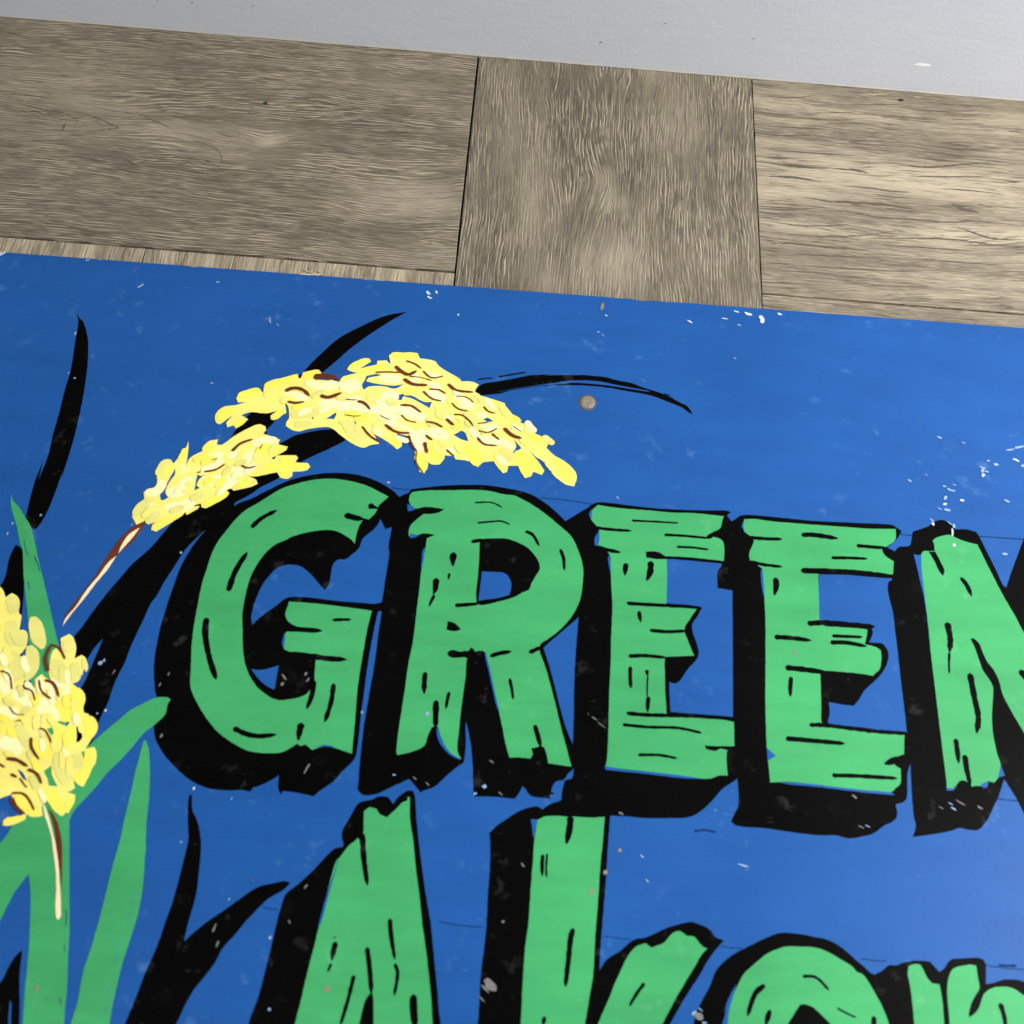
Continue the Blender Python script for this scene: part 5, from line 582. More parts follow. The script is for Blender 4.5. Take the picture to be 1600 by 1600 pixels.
{"k":"s","n":"seed","m":"yellow_dull","o":[[337.9,-113.8],[344.6,-117.8]],"w":5.13,"p":189,"t":0,"h":[]},
{"k":"s","n":"seed","m":"yellow_dull","o":[[366.9,-129.6],[372.8,-135.3]],"w":7.53,"p":189,"t":0,"h":[]},
{"k":"s","n":"seed","m":"yellow_dull","o":[[380.2,-112.2],[384.4,-114.6]],"w":4.27,"p":189,"t":0,"h":[]},
{"k":"s","n":"seed","m":"yellow_dull","o":[[147.3,-165.1],[149.6,-157.1],[153.0,-155.1]],"w":4.84,"p":190,"t":0,"h":[]},
{"k":"s","n":"seed","m":"yellow_dull","o":[[196.6,-170.6],[203.7,-167.5],[209.5,-165.3]],"w":4.02,"p":190,"t":0,"h":[]},
{"k":"s","n":"seed","m":"yellow_dull","o":[[139.1,-194.2],[141.6,-188.2],[145.4,-184.6]],"w":6.3,"p":190,"t":0,"h":[]},
{"k":"s","n":"seed","m":"yellow_dull","o":[[147.5,-198.6],[152.9,-191.5]],"w":4.73,"p":190,"t":0,"h":[]},
{"k":"s","n":"seed","m":"yellow_dull","o":[[75.9,-256.9],[78.6,-256.0],[81.0,-262.7]],"w":6.72,"p":191,"t":0,"h":[]},
{"k":"s","n":"seed","m":"yellow_dull","o":[[80.8,-270.2],[84.1,-277.5],[86.7,-281.8]],"w":8.08,"p":191,"t":0,"h":[]},
{"k":"s","n":"seed","m":"yellow_dull","o":[[89.3,-275.6],[91.2,-282.9]],"w":5.14,"p":191,"t":0,"h":[]},
{"k":"s","n":"seed","m":"yellow_dull","o":[[116.9,-278.1],[119.7,-283.8]],"w":6.5,"p":191,"t":0,"h":[]},
{"k":"s","n":"seed","m":"yellow_dull","o":[[112.4,-291.7],[116.5,-297.2],[121.7,-301.2]],"w":8.57,"p":191,"t":0,"h":[]},
{"k":"s","n":"seed","m":"yellow_dull","o":[[123.8,-292.3],[126.5,-298.0],[126.7,-301.6]],"w":5.71,"p":191,"t":0,"h":[]},
{"k":"s","n":"seed","m":"yellow_dull","o":[[128.5,-288.4],[130.3,-294.8]],"w":2.14,"p":191,"t":0,"h":[]},
{"k":"s","n":"seed","m":"yellow_dull","o":[[83.5,-288.6],[88.6,-291.9],[94.1,-302.4]],"w":7.88,"p":191,"t":0,"h":[]},
{"k":"s","n":"seed","m":"yellow_dull","o":[[100.5,-330.1],[105.2,-335.3],[108.8,-341.2]],"w":5.56,"p":191,"t":0,"h":[]},
{"k":"s","n":"seed","m":"yellow_dull","o":[[132.8,-348.2],[132.8,-353.6],[135.5,-359.4]],"w":7.42,"p":191,"t":0,"h":[]},
{"k":"s","n":"seed","m":"yellow_dull","o":[[126.6,-344.6],[129.5,-351.1],[133.1,-357.6]],"w":6.17,"p":191,"t":0,"h":[]},
{"k":"s","n":"seed","m":"yellow_dull","o":[[137.4,-344.6],[140.1,-350.4]],"w":6.08,"p":191,"t":0,"h":[]},
{"k":"s","n":"seed","m":"yellow_dull","o":[[104.0,-319.5],[102.0,-322.4]],"w":4.17,"p":191,"t":0,"h":[]},
{"k":"s","n":"seed","m":"yellow_pale","o":[[288.0,-116.0],[292.6,-115.6],[297.1,-116.5]],"w":4.54,"p":189,"t":0,"h":[]},
{"k":"s","n":"seed","m":"yellow","o":[[294.8,-120.5],[298.2,-121.4],[301.3,-120.8]],"w":3.87,"p":189,"t":0,"h":[]},
{"k":"s","n":"seed","m":"yellow_pale","o":[[304.4,-119.5],[307.2,-123.2],[310.5,-125.0]],"w":4.44,"p":189,"t":0,"h":[]},
{"k":"s","n":"seed","m":"yellow_dull","o":[[342.3,-87.8],[345.9,-89.2],[348.6,-91.1]],"w":3.86,"p":189,"t":0,"h":[]},
{"k":"s","n":"seed","m":"yellow_pale","o":[[328.6,-131.4],[332.7,-132.9],[335.2,-133.6]],"w":4.17,"p":189,"t":0,"h":[]},
{"k":"s","n":"seed","m":"yellow_pale","o":[[280.3,-99.3],[284.5,-101.9],[287.2,-102.7]],"w":3.66,"p":189,"t":0,"h":[]},
{"k":"s","n":"seed","m":"yellow_pale","o":[[314.1,-82.9],[318.6,-85.0],[321.4,-87.3]],"w":4.58,"p":189,"t":0,"h":[]},
{"k":"s","n":"seed","m":"yellow","o":[[324.9,-125.9],[327.8,-128.0],[330.1,-130.4]],"w":4.56,"p":189,"t":0,"h":[]},
{"k":"s","n":"seed","m":"yellow_dull","o":[[320.6,-100.2],[323.3,-101.5],[326.8,-102.0]],"w":5.53,"p":189,"t":0,"h":[]},
{"k":"s","n":"seed","m":"yellow_dull","o":[[288.0,-97.6],[290.4,-99.9],[293.8,-100.2]],"w":5.0,"p":189,"t":0,"h":[]},
{"k":"s","n":"seed","m":"yellow_pale","o":[[363.4,-134.5],[366.6,-137.4],[369.5,-139.9]],"w":4.25,"p":189,"t":0,"h":[]},
{"k":"s","n":"seed","m":"yellow_dull","o":[[393.1,-117.5],[396.3,-119.8],[399.4,-122.0]],"w":4.58,"p":189,"t":0,"h":[]},
{"k":"s","n":"seed","m":"yellow_dull","o":[[321.1,-104.0],[323.9,-107.3],[326.3,-109.1]],"w":4.56,"p":189,"t":0,"h":[]},
{"k":"s","n":"seed","m":"yellow_pale","o":[[231.5,-89.9],[234.2,-89.2],[238.2,-88.9]],"w":4.14,"p":189,"t":0,"h":[]},
{"k":"s","n":"seed","m":"yellow_pale","o":[[247.2,-87.3],[250.7,-88.8],[254.7,-88.8]],"w":4.62,"p":189,"t":0,"h":[]},
{"k":"s","n":"seed","m":"yellow_dull","o":[[284.9,-70.6],[288.2,-71.9],[290.8,-73.0]],"w":3.86,"p":189,"t":0,"h":[]},
{"k":"s","n":"seed","m":"yellow_bright","o":[[331.0,-110.9],[335.0,-112.7],[338.2,-115.4]],"w":4.0,"p":189,"t":0,"h":[]},
{"k":"s","n":"seed","m":"yellow","o":[[328.2,-94.3],[330.8,-96.1],[334.1,-96.9]],"w":5.22,"p":189,"t":0,"h":[]},
{"k":"s","n":"seed","m":"yellow","o":[[330.9,-105.3],[335.6,-106.7],[338.8,-109.8]],"w":4.29,"p":189,"t":0,"h":[]},
{"k":"s","n":"seed","m":"yellow_pale","o":[[381.2,-107.1],[384.3,-111.1],[387.1,-113.7]],"w":4.45,"p":189,"t":0,"h":[]},
{"k":"s","n":"seed","m":"yellow_pale","o":[[302.7,-75.9],[305.6,-79.0],[308.2,-80.8]],"w":4.93,"p":189,"t":0,"h":[]},
{"k":"s","n":"seed","m":"yellow_pale","o":[[273.0,-105.6],[277.1,-106.5],[282.2,-106.7]],"w":4.94,"p":189,"t":0,"h":[]},
{"k":"s","n":"seed","m":"yellow_pale","o":[[344.7,-115.3],[347.4,-118.4],[349.1,-121.7]],"w":5.17,"p":189,"t":0,"h":[]},
{"k":"s","n":"seed","m":"yellow_bright","o":[[261.1,-110.0],[264.1,-110.6],[268.8,-110.3]],"w":4.71,"p":189,"t":0,"h":[]},
{"k":"s","n":"seed","m":"yellow_pale","o":[[230.3,-113.8],[233.3,-111.6],[237.4,-109.3]],"w":4.02,"p":189,"t":0,"h":[]},
{"k":"s","n":"seed","m":"yellow","o":[[287.8,-123.1],[291.6,-124.8],[295.5,-124.8]],"w":5.35,"p":189,"t":0,"h":[]},
{"k":"s","n":"seed","m":"yellow_pale","o":[[352.8,-91.9],[357.0,-96.3],[359.4,-99.1]],"w":3.78,"p":189,"t":0,"h":[]},
{"k":"s","n":"seed","m":"yellow","o":[[230.1,-96.0],[233.7,-94.9],[236.8,-95.1]],"w":4.63,"p":189,"t":0,"h":[]},
{"k":"s","n":"seed","m":"yellow_pale","o":[[311.0,-118.7],[313.9,-121.4],[317.2,-123.1]],"w":4.0,"p":189,"t":0,"h":[]},
{"k":"s","n":"seed","m":"yellow","o":[[363.7,-96.2],[366.7,-100.4],[369.8,-103.6]],"w":5.05,"p":189,"t":0,"h":[]},
{"k":"s","n":"seed","m":"yellow_pale","o":[[297.2,-125.8],[300.1,-127.2],[304.0,-127.9]],"w":3.71,"p":189,"t":0,"h":[]},
{"k":"s","n":"seed","m":"yellow_dull","o":[[340.0,-103.9],[343.5,-106.5],[347.8,-108.3]],"w":5.27,"p":189,"t":0,"h":[]},
{"k":"s","n":"seed","m":"yellow","o":[[395.8,-136.1],[398.0,-138.8],[400.8,-141.9]],"w":4.06,"p":189,"t":0,"h":[]},
{"k":"s","n":"seed","m":"yellow","o":[[297.0,-112.5],[301.1,-114.2],[305.3,-114.6]],"w":5.33,"p":189,"t":0,"h":[]},
{"k":"s","n":"seed","m":"yellow","o":[[337.3,-88.0],[341.0,-90.3],[343.4,-92.8]],"w":4.25,"p":189,"t":0,"h":[]},
{"k":"s","n":"seed","m":"yellow_dull","o":[[258.2,-117.4],[263.4,-118.4],[266.9,-118.0]],"w":4.14,"p":189,"t":0,"h":[]},
{"k":"s","n":"seed","m":"yellow","o":[[336.2,-128.8],[337.9,-130.7],[340.5,-134.0]],"w":4.24,"p":189,"t":0,"h":[]},
{"k":"s","n":"seed","m":"yellow_pale","o":[[243.5,-109.8],[246.8,-108.3],[251.1,-105.1]],"w":5.07,"p":189,"t":0,"h":[]},
{"k":"s","n":"seed","m":"yellow","o":[[217.8,-105.1],[221.5,-102.5],[224.8,-101.5]],"w":5.29,"p":189,"t":0,"h":[]},
{"k":"s","n":"seed","m":"yellow","o":[[206.0,-101.2],[209.7,-99.2],[213.0,-98.9]],"w":4.33,"p":189,"t":0,"h":[]},
{"k":"s","n":"seed","m":"yellow","o":[[377.9,-120.8],[381.8,-123.2],[384.7,-124.4]],"w":3.85,"p":189,"t":0,"h":[]},
{"k":"s","n":"seed","m":"yellow_dull","o":[[253.7,-98.1],[256.9,-99.4],[261.0,-99.8]],"w":4.17,"p":189,"t":0,"h":[]},
{"k":"s","n":"seed","m":"yellow_pale","o":[[255.3,-92.2],[258.8,-92.2],[262.9,-93.7]],"w":4.58,"p":189,"t":0,"h":[]},
{"k":"s","n":"seed","m":"yellow_pale","o":[[372.1,-111.1],[374.3,-112.3],[377.9,-113.8]],"w":3.98,"p":189,"t":0,"h":[]},
{"k":"s","n":"seed","m":"yellow_dull","o":[[349.0,-113.4],[352.3,-116.2],[354.0,-119.0]],"w":4.1,"p":189,"t":0,"h":[]},
{"k":"s","n":"seed","m":"yellow_pale","o":[[260.5,-99.7],[264.5,-99.4],[268.4,-97.9]],"w":4.4,"p":189,"t":0,"h":[]},
{"k":"s","n":"seed","m":"yellow_bright","o":[[267.6,-111.9],[270.8,-113.1],[273.9,-113.5]],"w":5.46,"p":189,"t":0,"h":[]},
{"k":"s","n":"seed","m":"yellow_dull","o":[[315.3,-110.3],[317.8,-113.7],[319.4,-115.7]],"w":3.92,"p":189,"t":0,"h":[]},
{"k":"s","n":"seed","m":"yellow_pale","o":[[331.6,-86.4],[334.9,-90.3],[337.8,-93.0]],"w":4.45,"p":189,"t":0,"h":[]},
{"k":"s","n":"seed","m":"yellow_bright","o":[[225.8,-109.6],[228.3,-107.9],[231.2,-106.8]],"w":3.84,"p":189,"t":0,"h":[]},
{"k":"s","n":"seed","m":"yellow","o":[[280.5,-121.5],[284.6,-123.6],[288.5,-123.9]],"w":4.92,"p":189,"t":0,"h":[]},
{"k":"s","n":"seed","m":"yellow_pale","o":[[278.3,-104.1],[282.1,-105.6],[285.9,-107.3]],"w":4.62,"p":189,"t":0,"h":[]},
{"k":"s","n":"seed","m":"yellow","o":[[269.6,-121.1],[272.2,-120.2],[275.4,-119.4]],"w":5.25,"p":189,"t":0,"h":[]},
{"k":"s","n":"seed","m":"yellow_dull","o":[[341.4,-110.2],[345.8,-112.2],[348.6,-113.6]],"w":5.38,"p":189,"t":0,"h":[]},
{"k":"s","n":"seed","m":"yellow_dull","o":[[237.8,-100.4],[240.5,-97.9],[244.1,-94.7]],"w":4.0,"p":189,"t":0,"h":[]},
{"k":"s","n":"seed","m":"yellow","o":[[306.8,-76.2],[309.7,-81.0],[312.7,-84.7]],"w":3.8,"p":189,"t":0,"h":[]},
{"k":"s","n":"seed","m":"yellow","o":[[321.6,-130.7],[324.4,-132.0],[327.1,-134.3]],"w":4.77,"p":189,"t":0,"h":[]},
{"k":"s","n":"seed","m":"yellow_pale","o":[[284.3,-104.8],[288.4,-106.0],[291.0,-107.1]],"w":3.83,"p":189,"t":0,"h":[]},
{"k":"s","n":"seed","m":"yellow_pale","o":[[187.6,-176.4],[189.8,-173.7],[192.0,-170.5]],"w":3.86,"p":190,"t":0,"h":[]},
{"k":"s","n":"seed","m":"yellow","o":[[205.9,-155.5],[206.8,-152.1],[208.5,-149.0]],"w":3.82,"p":190,"t":0,"h":[]},
{"k":"s","n":"seed","m":"yellow","o":[[207.0,-148.7],[208.6,-146.0],[210.4,-142.2]],"w":5.16,"p":190,"t":0,"h":[]},
{"k":"s","n":"seed","m":"yellow","o":[[166.6,-175.5],[167.7,-171.8],[170.1,-169.0]],"w":4.31,"p":190,"t":0,"h":[]},
{"k":"s","n":"seed","m":"yellow_bright","o":[[178.2,-168.8],[181.0,-167.2],[182.9,-165.1]],"w":3.88,"p":190,"t":0,"h":[]},
{"k":"s","n":"seed","m":"yellow","o":[[186.4,-155.7],[187.8,-153.9],[190.1,-150.8]],"w":4.59,"p":190,"t":0,"h":[]},
{"k":"s","n":"seed","m":"yellow_bright","o":[[199.2,-168.4],[203.3,-167.4],[206.6,-164.9]],"w":3.94,"p":190,"t":0,"h":[]},
{"k":"s","n":"seed","m":"yellow","o":[[190.2,-154.5],[193.1,-152.2],[195.2,-151.0]],"w":4.17,"p":190,"t":0,"h":[]},
{"k":"s","n":"seed","m":"yellow_dull","o":[[172.0,-181.0],[175.3,-178.8],[177.7,-176.7]],"w":5.0,"p":190,"t":0,"h":[]},
{"k":"s","n":"seed","m":"yellow_pale","o":[[195.2,-163.4],[196.9,-161.2],[198.8,-157.5]],"w":3.52,"p":190,"t":0,"h":[]},
{"k":"s","n":"seed","m":"yellow_pale","o":[[167.3,-188.8],[170.3,-186.8],[173.6,-183.4]],"w":4.05,"p":190,"t":0,"h":[]},
{"k":"s","n":"seed","m":"yellow_pale","o":[[174.9,-160.0],[177.5,-159.0],[180.3,-156.5]],"w":4.95,"p":190,"t":0,"h":[]},
{"k":"s","n":"seed","m":"yellow","o":[[216.2,-143.7],[217.3,-140.2],[219.6,-137.1]],"w":3.89,"p":190,"t":0,"h":[]},
{"k":"s","n":"seed","m":"yellow_bright","o":[[186.0,-170.6],[187.9,-167.2],[189.8,-164.8]],"w":4.72,"p":190,"t":0,"h":[]},
{"k":"s","n":"seed","m":"yellow_pale","o":[[160.9,-176.6],[163.9,-173.9],[166.1,-172.4]],"w":3.76,"p":190,"t":0,"h":[]},
{"k":"s","n":"seed","m":"yellow_bright","o":[[168.8,-153.5],[172.1,-151.5],[175.7,-149.1]],"w":3.96,"p":190,"t":0,"h":[]},
{"k":"s","n":"seed","m":"yellow_bright","o":[[208.1,-144.2],[210.3,-140.6],[213.9,-138.3]],"w":4.75,"p":190,"t":0,"h":[]},
{"k":"s","n":"seed","m":"yellow","o":[[206.5,-158.3],[210.8,-156.7],[214.3,-154.2]],"w":3.68,"p":190,"t":0,"h":[]},
{"k":"s","n":"seed","m":"yellow_pale","o":[[203.2,-159.4],[205.2,-156.4],[206.9,-153.2]],"w":4.51,"p":190,"t":0,"h":[]},
{"k":"s","n":"seed","m":"yellow_dull","o":[[189.3,-162.9],[190.3,-159.8],[192.0,-156.5]],"w":3.61,"p":190,"t":0,"h":[]},
{"k":"s","n":"seed","m":"yellow_dull","o":[[160.8,-190.0],[164.6,-188.3],[167.4,-186.6]],"w":4.81,"p":190,"t":0,"h":[]},
{"k":"s","n":"seed","m":"yellow","o":[[144.7,-195.0],[146.7,-191.7],[148.7,-188.3]],"w":4.77,"p":190,"t":0,"h":[]},
{"k":"s","n":"seed","m":"yellow_dull","o":[[195.5,-153.9],[198.7,-152.3],[201.2,-151.2]],"w":4.73,"p":190,"t":0,"h":[]},
{"k":"s","n":"seed","m":"yellow","o":[[196.3,-150.0],[197.7,-147.0],[199.2,-144.2]],"w":3.68,"p":190,"t":0,"h":[]},
{"k":"s","n":"seed","m":"yellow_bright","o":[[174.2,-155.3],[177.7,-152.4],[181.2,-150.9]],"w":4.56,"p":190,"t":0,"h":[]},
{"k":"s","n":"seed","m":"yellow_pale","o":[[181.1,-157.1],[183.5,-154.9],[185.3,-151.0]],"w":4.69,"p":190,"t":0,"h":[]},
{"k":"s","n":"seed","m":"yellow_dull","o":[[110.7,-344.5],[113.3,-347.1],[115.5,-348.9]],"w":3.88,"p":191,"t":0,"h":[]},
{"k":"s","n":"seed","m":"yellow_pale","o":[[85.7,-298.4],[87.3,-301.5],[90.2,-304.7]],"w":4.4,"p":191,"t":0,"h":[]},
{"k":"s","n":"seed","m":"yellow_bright","o":[[89.7,-324.9],[92.5,-326.9],[95.7,-328.1]],"w":3.63,"p":191,"t":0,"h":[]},
{"k":"s","n":"seed","m":"yellow_pale","o":[[113.8,-307.7],[114.9,-311.5],[117.4,-316.3]],"w":3.22,"p":191,"t":0,"h":[]},
{"k":"s","n":"seed","m":"yellow","o":[[128.4,-312.7],[129.4,-316.6],[129.7,-319.1]],"w":3.21,"p":191,"t":0,"h":[]},
{"k":"s","n":"seed","m":"yellow_pale","o":[[130.0,-338.9],[130.3,-341.7],[131.9,-345.0]],"w":2.96,"p":191,"t":0,"h":[]},
{"k":"s","n":"seed","m":"yellow_pale","o":[[99.2,-305.1],[101.6,-307.5],[104.5,-311.2]],"w":3.65,"p":191,"t":0,"h":[]},
{"k":"s","n":"seed","m":"yellow_bright","o":[[124.0,-311.1],[124.5,-314.2],[126.3,-317.0]],"w":4.4,"p":191,"t":0,"h":[]},
{"k":"s","n":"seed","m":"yellow_dull","o":[[115.8,-358.0],[117.9,-361.4],[120.8,-363.4]],"w":3.77,"p":191,"t":0,"h":[]},
{"k":"s","n":"seed","m":"yellow_pale","o":[[93.7,-289.9],[95.4,-294.4],[98.2,-298.0]],"w":4.02,"p":191,"t":0,"h":[]},
{"k":"s","n":"seed","m":"yellow","o":[[122.3,-335.7],[123.5,-338.5],[124.9,-341.9]],"w":4.07,"p":191,"t":0,"h":[]},
{"k":"s","n":"seed","m":"yellow_pale","o":[[120.7,-296.4],[121.8,-300.5],[123.3,-303.7]],"w":3.23,"p":191,"t":0,"h":[]},
{"k":"s","n":"seed","m":"yellow","o":[[82.4,-285.7],[84.3,-289.4],[86.8,-292.4]],"w":4.53,"p":191,"t":0,"h":[]},
{"k":"s","n":"seed","m":"yellow_pale","o":[[115.7,-336.7],[117.2,-339.6],[118.2,-343.4]],"w":3.08,"p":191,"t":0,"h":[]},
{"k":"s","n":"seed","m":"yellow_dull","o":[[112.9,-330.0],[115.7,-333.5],[117.1,-336.1]],"w":2.99,"p":191,"t":0,"h":[]},
{"k":"s","n":"seed","m":"yellow_dull","o":[[83.0,-275.7],[86.2,-279.1],[88.5,-282.2]],"w":3.24,"p":191,"t":0,"h":[]},
{"k":"s","n":"seed","m":"yellow_dull","o":[[117.0,-294.1],[118.6,-298.9],[119.0,-303.0]],"w":3.49,"p":191,"t":0,"h":[]},
{"k":"s","n":"seed","m":"yellow_bright","o":[[113.8,-347.8],[116.2,-351.0],[118.2,-354.6]],"w":3.58,"p":191,"t":0,"h":[]},
{"k":"s","n":"seed","m":"yellow_bright","o":[[104.5,-312.4],[107.1,-315.2],[108.3,-317.9]],"w":3.8,"p":191,"t":0,"h":[]},
{"k":"s","n":"seed","m":"yellow_pale","o":[[80.8,-289.1],[82.2,-291.9],[84.9,-295.5]],"w":3.69,"p":191,"t":0,"h":[]},
{"k":"s","n":"seed","m":"yellow","o":[[113.8,-322.5],[114.6,-327.0],[116.4,-330.5]],"w":2.93,"p":191,"t":0,"h":[]},
{"k":"s","n":"seed","m":"yellow","o":[[119.5,-306.9],[119.4,-309.9],[120.4,-313.6]],"w":3.27,"p":191,"t":0,"h":[]},
{"k":"s","n":"seed","m":"yellow","o":[[116.4,-322.5],[118.5,-325.6],[121.9,-328.5]],"w":3.38,"p":191,"t":0,"h":[]},
{"k":"s","n":"seed","m":"yellow_bright","o":[[128.1,-333.3],[129.7,-336.9],[130.6,-341.3]],"w":3.04,"p":191,"t":0,"h":[]},
{"k":"s","n":"seed","m":"yellow_dull","o":[[89.3,-314.8],[91.8,-317.5],[95.1,-319.2]],"w":3.18,"p":191,"t":0,"h":[]},
{"k":"s","n":"seed","m":"yellow","o":[[97.7,-345.3],[101.2,-346.9],[103.8,-348.5]],"w":3.16,"p":191,"t":0,"h":[]},
{"k":"s","n":"seed","m":"yellow","o":[[109.2,-324.4],[110.6,-327.9],[111.3,-330.9]],"w":3.65,"p":191,"t":0,"h":[]},
{"k":"s","n":"seed","m":"yellow_pale","o":[[121.8,-364.7],[123.9,-367.5],[126.2,-370.9]],"w":2.85,"p":191,"t":0,"h":[]},
{"k":"s","n":"seed","m":"yellow_pale","o":[[132.0,-320.9],[132.3,-323.4],[134.1,-326.8]],"w":3.87,"p":191,"t":0,"h":[]},
{"k":"s","n":"seed","m":"yellow_dull","o":[[95.6,-307.3],[97.9,-310.6],[99.1,-313.1]],"w":3.32,"p":191,"t":0,"h":[]},
{"k":"s","n":"seed","m":"yellow_bright","o":[[96.1,-332.1],[98.2,-334.8],[101.3,-336.4]],"w":3.03,"p":191,"t":0,"h":[]},
{"k":"s","n":"seed","m":"yellow","o":[[128.8,-343.4],[130.2,-347.0],[131.2,-351.8]],"w":3.11,"p":191,"t":0,"h":[]},
{"k":"s","n":"seed","m":"yellow","o":[[133.9,-346.6],[135.1,-350.6],[135.9,-354.6]],"w":4.25,"p":191,"t":0,"h":[]},
{"k":"s","n":"seed","m":"yellow_pale","o":[[106.1,-302.2],[107.7,-306.7],[109.0,-309.9]],"w":4.41,"p":191,"t":0,"h":[]},
{"k":"s","n":"seed_line","m":"brown","o":[[218.7,-97.1],[223.2,-94.4],[229.7,-94.8],[235.8,-99.7]],"w":2.51,"p":189,"t":1,"h":[]},
{"k":"s","n":"seed_line","m":"brown","o":[[221.2,-104.8],[227.3,-105.4],[233.0,-103.8]],"w":1.88,"p":189,"t":1,"h":[]},
{"k":"s","n":"seed_line","m":"brown","o":[[242.1,-98.4],[248.0,-99.3],[256.5,-94.9]],"w":2.48,"p":189,"t":1,"h":[]},
{"k":"s","n":"seed_line","m":"brown","o":[[236.0,-84.8],[242.7,-83.1],[249.2,-83.8],[253.5,-85.2]],"w":4.32,"p":189,"t":1,"h":[]},
{"k":"s","n":"seed_line","m":"brown","o":[[259.4,-99.9],[267.4,-99.8]],"w":0.89,"p":189,"t":1,"h":[]},
{"k":"s","n":"seed_line","m":"brown","o":[[267.4,-100.5],[272.4,-101.9],[276.9,-106.8]],"w":2.04,"p":189,"t":1,"h":[]},
{"k":"s","n":"seed_line","m":"brown","o":[[289.4,-71.1],[295.5,-75.7],[299.7,-77.0],[305.0,-73.3]],"w":2.53,"p":189,"t":1,"h":[]},
{"k":"s","n":"seed_line","m":"brown","o":[[276.9,-77.3],[285.7,-76.2],[293.9,-76.0]],"w":1.2,"p":189,"t":1,"h":[]},
{"k":"s","n":"seed_line","m":"brown","o":[[296.6,-66.2],[302.9,-68.3],[307.8,-71.8]],"w":1.22,"p":189,"t":1,"h":[]},
{"k":"s","n":"seed_line","m":"brown","o":[[308.7,-73.3],[315.3,-78.2],[323.3,-76.2]],"w":1.2,"p":189,"t":1,"h":[]},
{"k":"s","n":"seed_line","m":"brown","o":[[296.4,-80.6],[302.8,-84.3],[313.4,-84.4]],"w":2.38,"p":189,"t":1,"h":[]},
{"k":"s","n":"seed_line","m":"brown","o":[[299.8,-78.4],[307.2,-78.7],[315.9,-80.6]],"w":0.82,"p":189,"t":1,"h":[]},
{"k":"s","n":"seed_line","m":"brown","o":[[310.2,-89.1],[316.8,-94.5],[323.8,-96.0]],"w":1.25,"p":189,"t":1,"h":[]},
{"k":"s","n":"seed_line","m":"brown","o":[[314.1,-87.4],[321.0,-87.4],[326.1,-90.2]],"w":1.27,"p":189,"t":1,"h":[]},
{"k":"s","n":"seed_line","m":"brown","o":[[296.1,-101.3],[303.7,-101.4],[311.0,-106.1]],"w":1.6,"p":189,"t":1,"h":[]},
{"k":"s","n":"seed_line","m":"brown","o":[[297.6,-108.6],[301.6,-112.4],[308.5,-113.8]],"w":1.03,"p":189,"t":1,"h":[]},
{"k":"s","n":"seed_line","m":"brown","o":[[314.4,-112.4],[320.9,-113.4],[326.3,-116.1]],"w":1.45,"p":189,"t":1,"h":[]},
{"k":"s","n":"seed_line","m":"brown","o":[[287.7,-116.8],[295.4,-121.8],[305.3,-122.1]],"w":1.87,"p":189,"t":1,"h":[]},
{"k":"s","n":"seed_line","m":"brown","o":[[303.9,-123.6],[306.5,-129.7],[311.0,-136.0]],"w":1.55,"p":189,"t":1,"h":[]},
{"k":"s","n":"seed_line","m":"brown","o":[[314.9,-122.5],[320.4,-126.3]],"w":1.73,"p":189,"t":1,"h":[]},
{"k":"s","n":"seed_line","m":"brown","o":[[315.0,-127.7],[317.5,-136.4]],"w":2.3,"p":189,"t":1,"h":[]},
{"k":"s","n":"seed_line","m":"brown","o":[[272.5,-119.4],[279.3,-126.5],[286.4,-130.6]],"w":1.42,"p":189,"t":1,"h":[]},
{"k":"s","n":"seed_line","m":"brown","o":[[283.4,-110.0],[290.9,-113.3]],"w":0.58,"p":189,"t":1,"h":[]},
{"k":"s","n":"seed_line","m":"brown","o":[[260.8,-111.7],[265.7,-112.3],[271.4,-111.7]],"w":0.73,"p":189,"t":1,"h":[]},
{"k":"s","n":"seed_line","m":"brown","o":[[310.6,-135.6],[310.9,-142.7],[316.4,-151.0]],"w":0.7,"p":189,"t":1,"h":[]},
{"k":"s","n":"seed_line","m":"brown","o":[[326.3,-82.0],[332.6,-86.6],[344.4,-87.3]],"w":1.93,"p":189,"t":1,"h":[]},
{"k":"s","n":"seed_line","m":"brown","o":[[330.0,-96.6],[335.3,-101.1],[342.0,-102.2]],"w":1.09,"p":189,"t":1,"h":[]},
{"k":"s","n":"seed_line","m":"brown","o":[[332.8,-91.1],[340.2,-91.7],[345.2,-95.5]],"w":0.88,"p":189,"t":1,"h":[]},
{"k":"s","n":"seed_line","m":"brown","o":[[332.1,-105.5],[338.1,-105.8],[343.2,-109.7],[346.1,-113.6]],"w":1.24,"p":189,"t":1,"h":[]},
{"k":"s","n":"seed_line","m":"brown","o":[[327.5,-109.0],[333.6,-114.0]],"w":2.04,"p":189,"t":1,"h":[]},
{"k":"s","n":"seed_line","m":"brown","o":[[351.6,-97.6],[355.5,-101.3],[360.4,-102.4]],"w":1.11,"p":189,"t":1,"h":[]},
{"k":"s","n":"seed_line","m":"brown","o":[[348.5,-111.1],[355.6,-109.6]],"w":0.88,"p":189,"t":1,"h":[]},
{"k":"s","n":"seed_line","m":"brown","o":[[349.3,-116.3],[355.8,-117.4],[362.5,-113.6]],"w":1.02,"p":189,"t":1,"h":[]},
{"k":"s","n":"seed_line","m":"brown","o":[[358.8,-117.8],[364.2,-122.4]],"w":1.29,"p":189,"t":1,"h":[]},
{"k":"s","n":"seed_line","m":"brown","o":[[349.0,-121.3],[354.0,-126.1],[363.1,-126.8]],"w":1.28,"p":189,"t":1,"h":[]},
{"k":"s","n":"seed_line","m":"brown","o":[[366.3,-113.0],[372.6,-118.3],[379.1,-120.1]],"w":2.33,"p":189,"t":1,"h":[]},
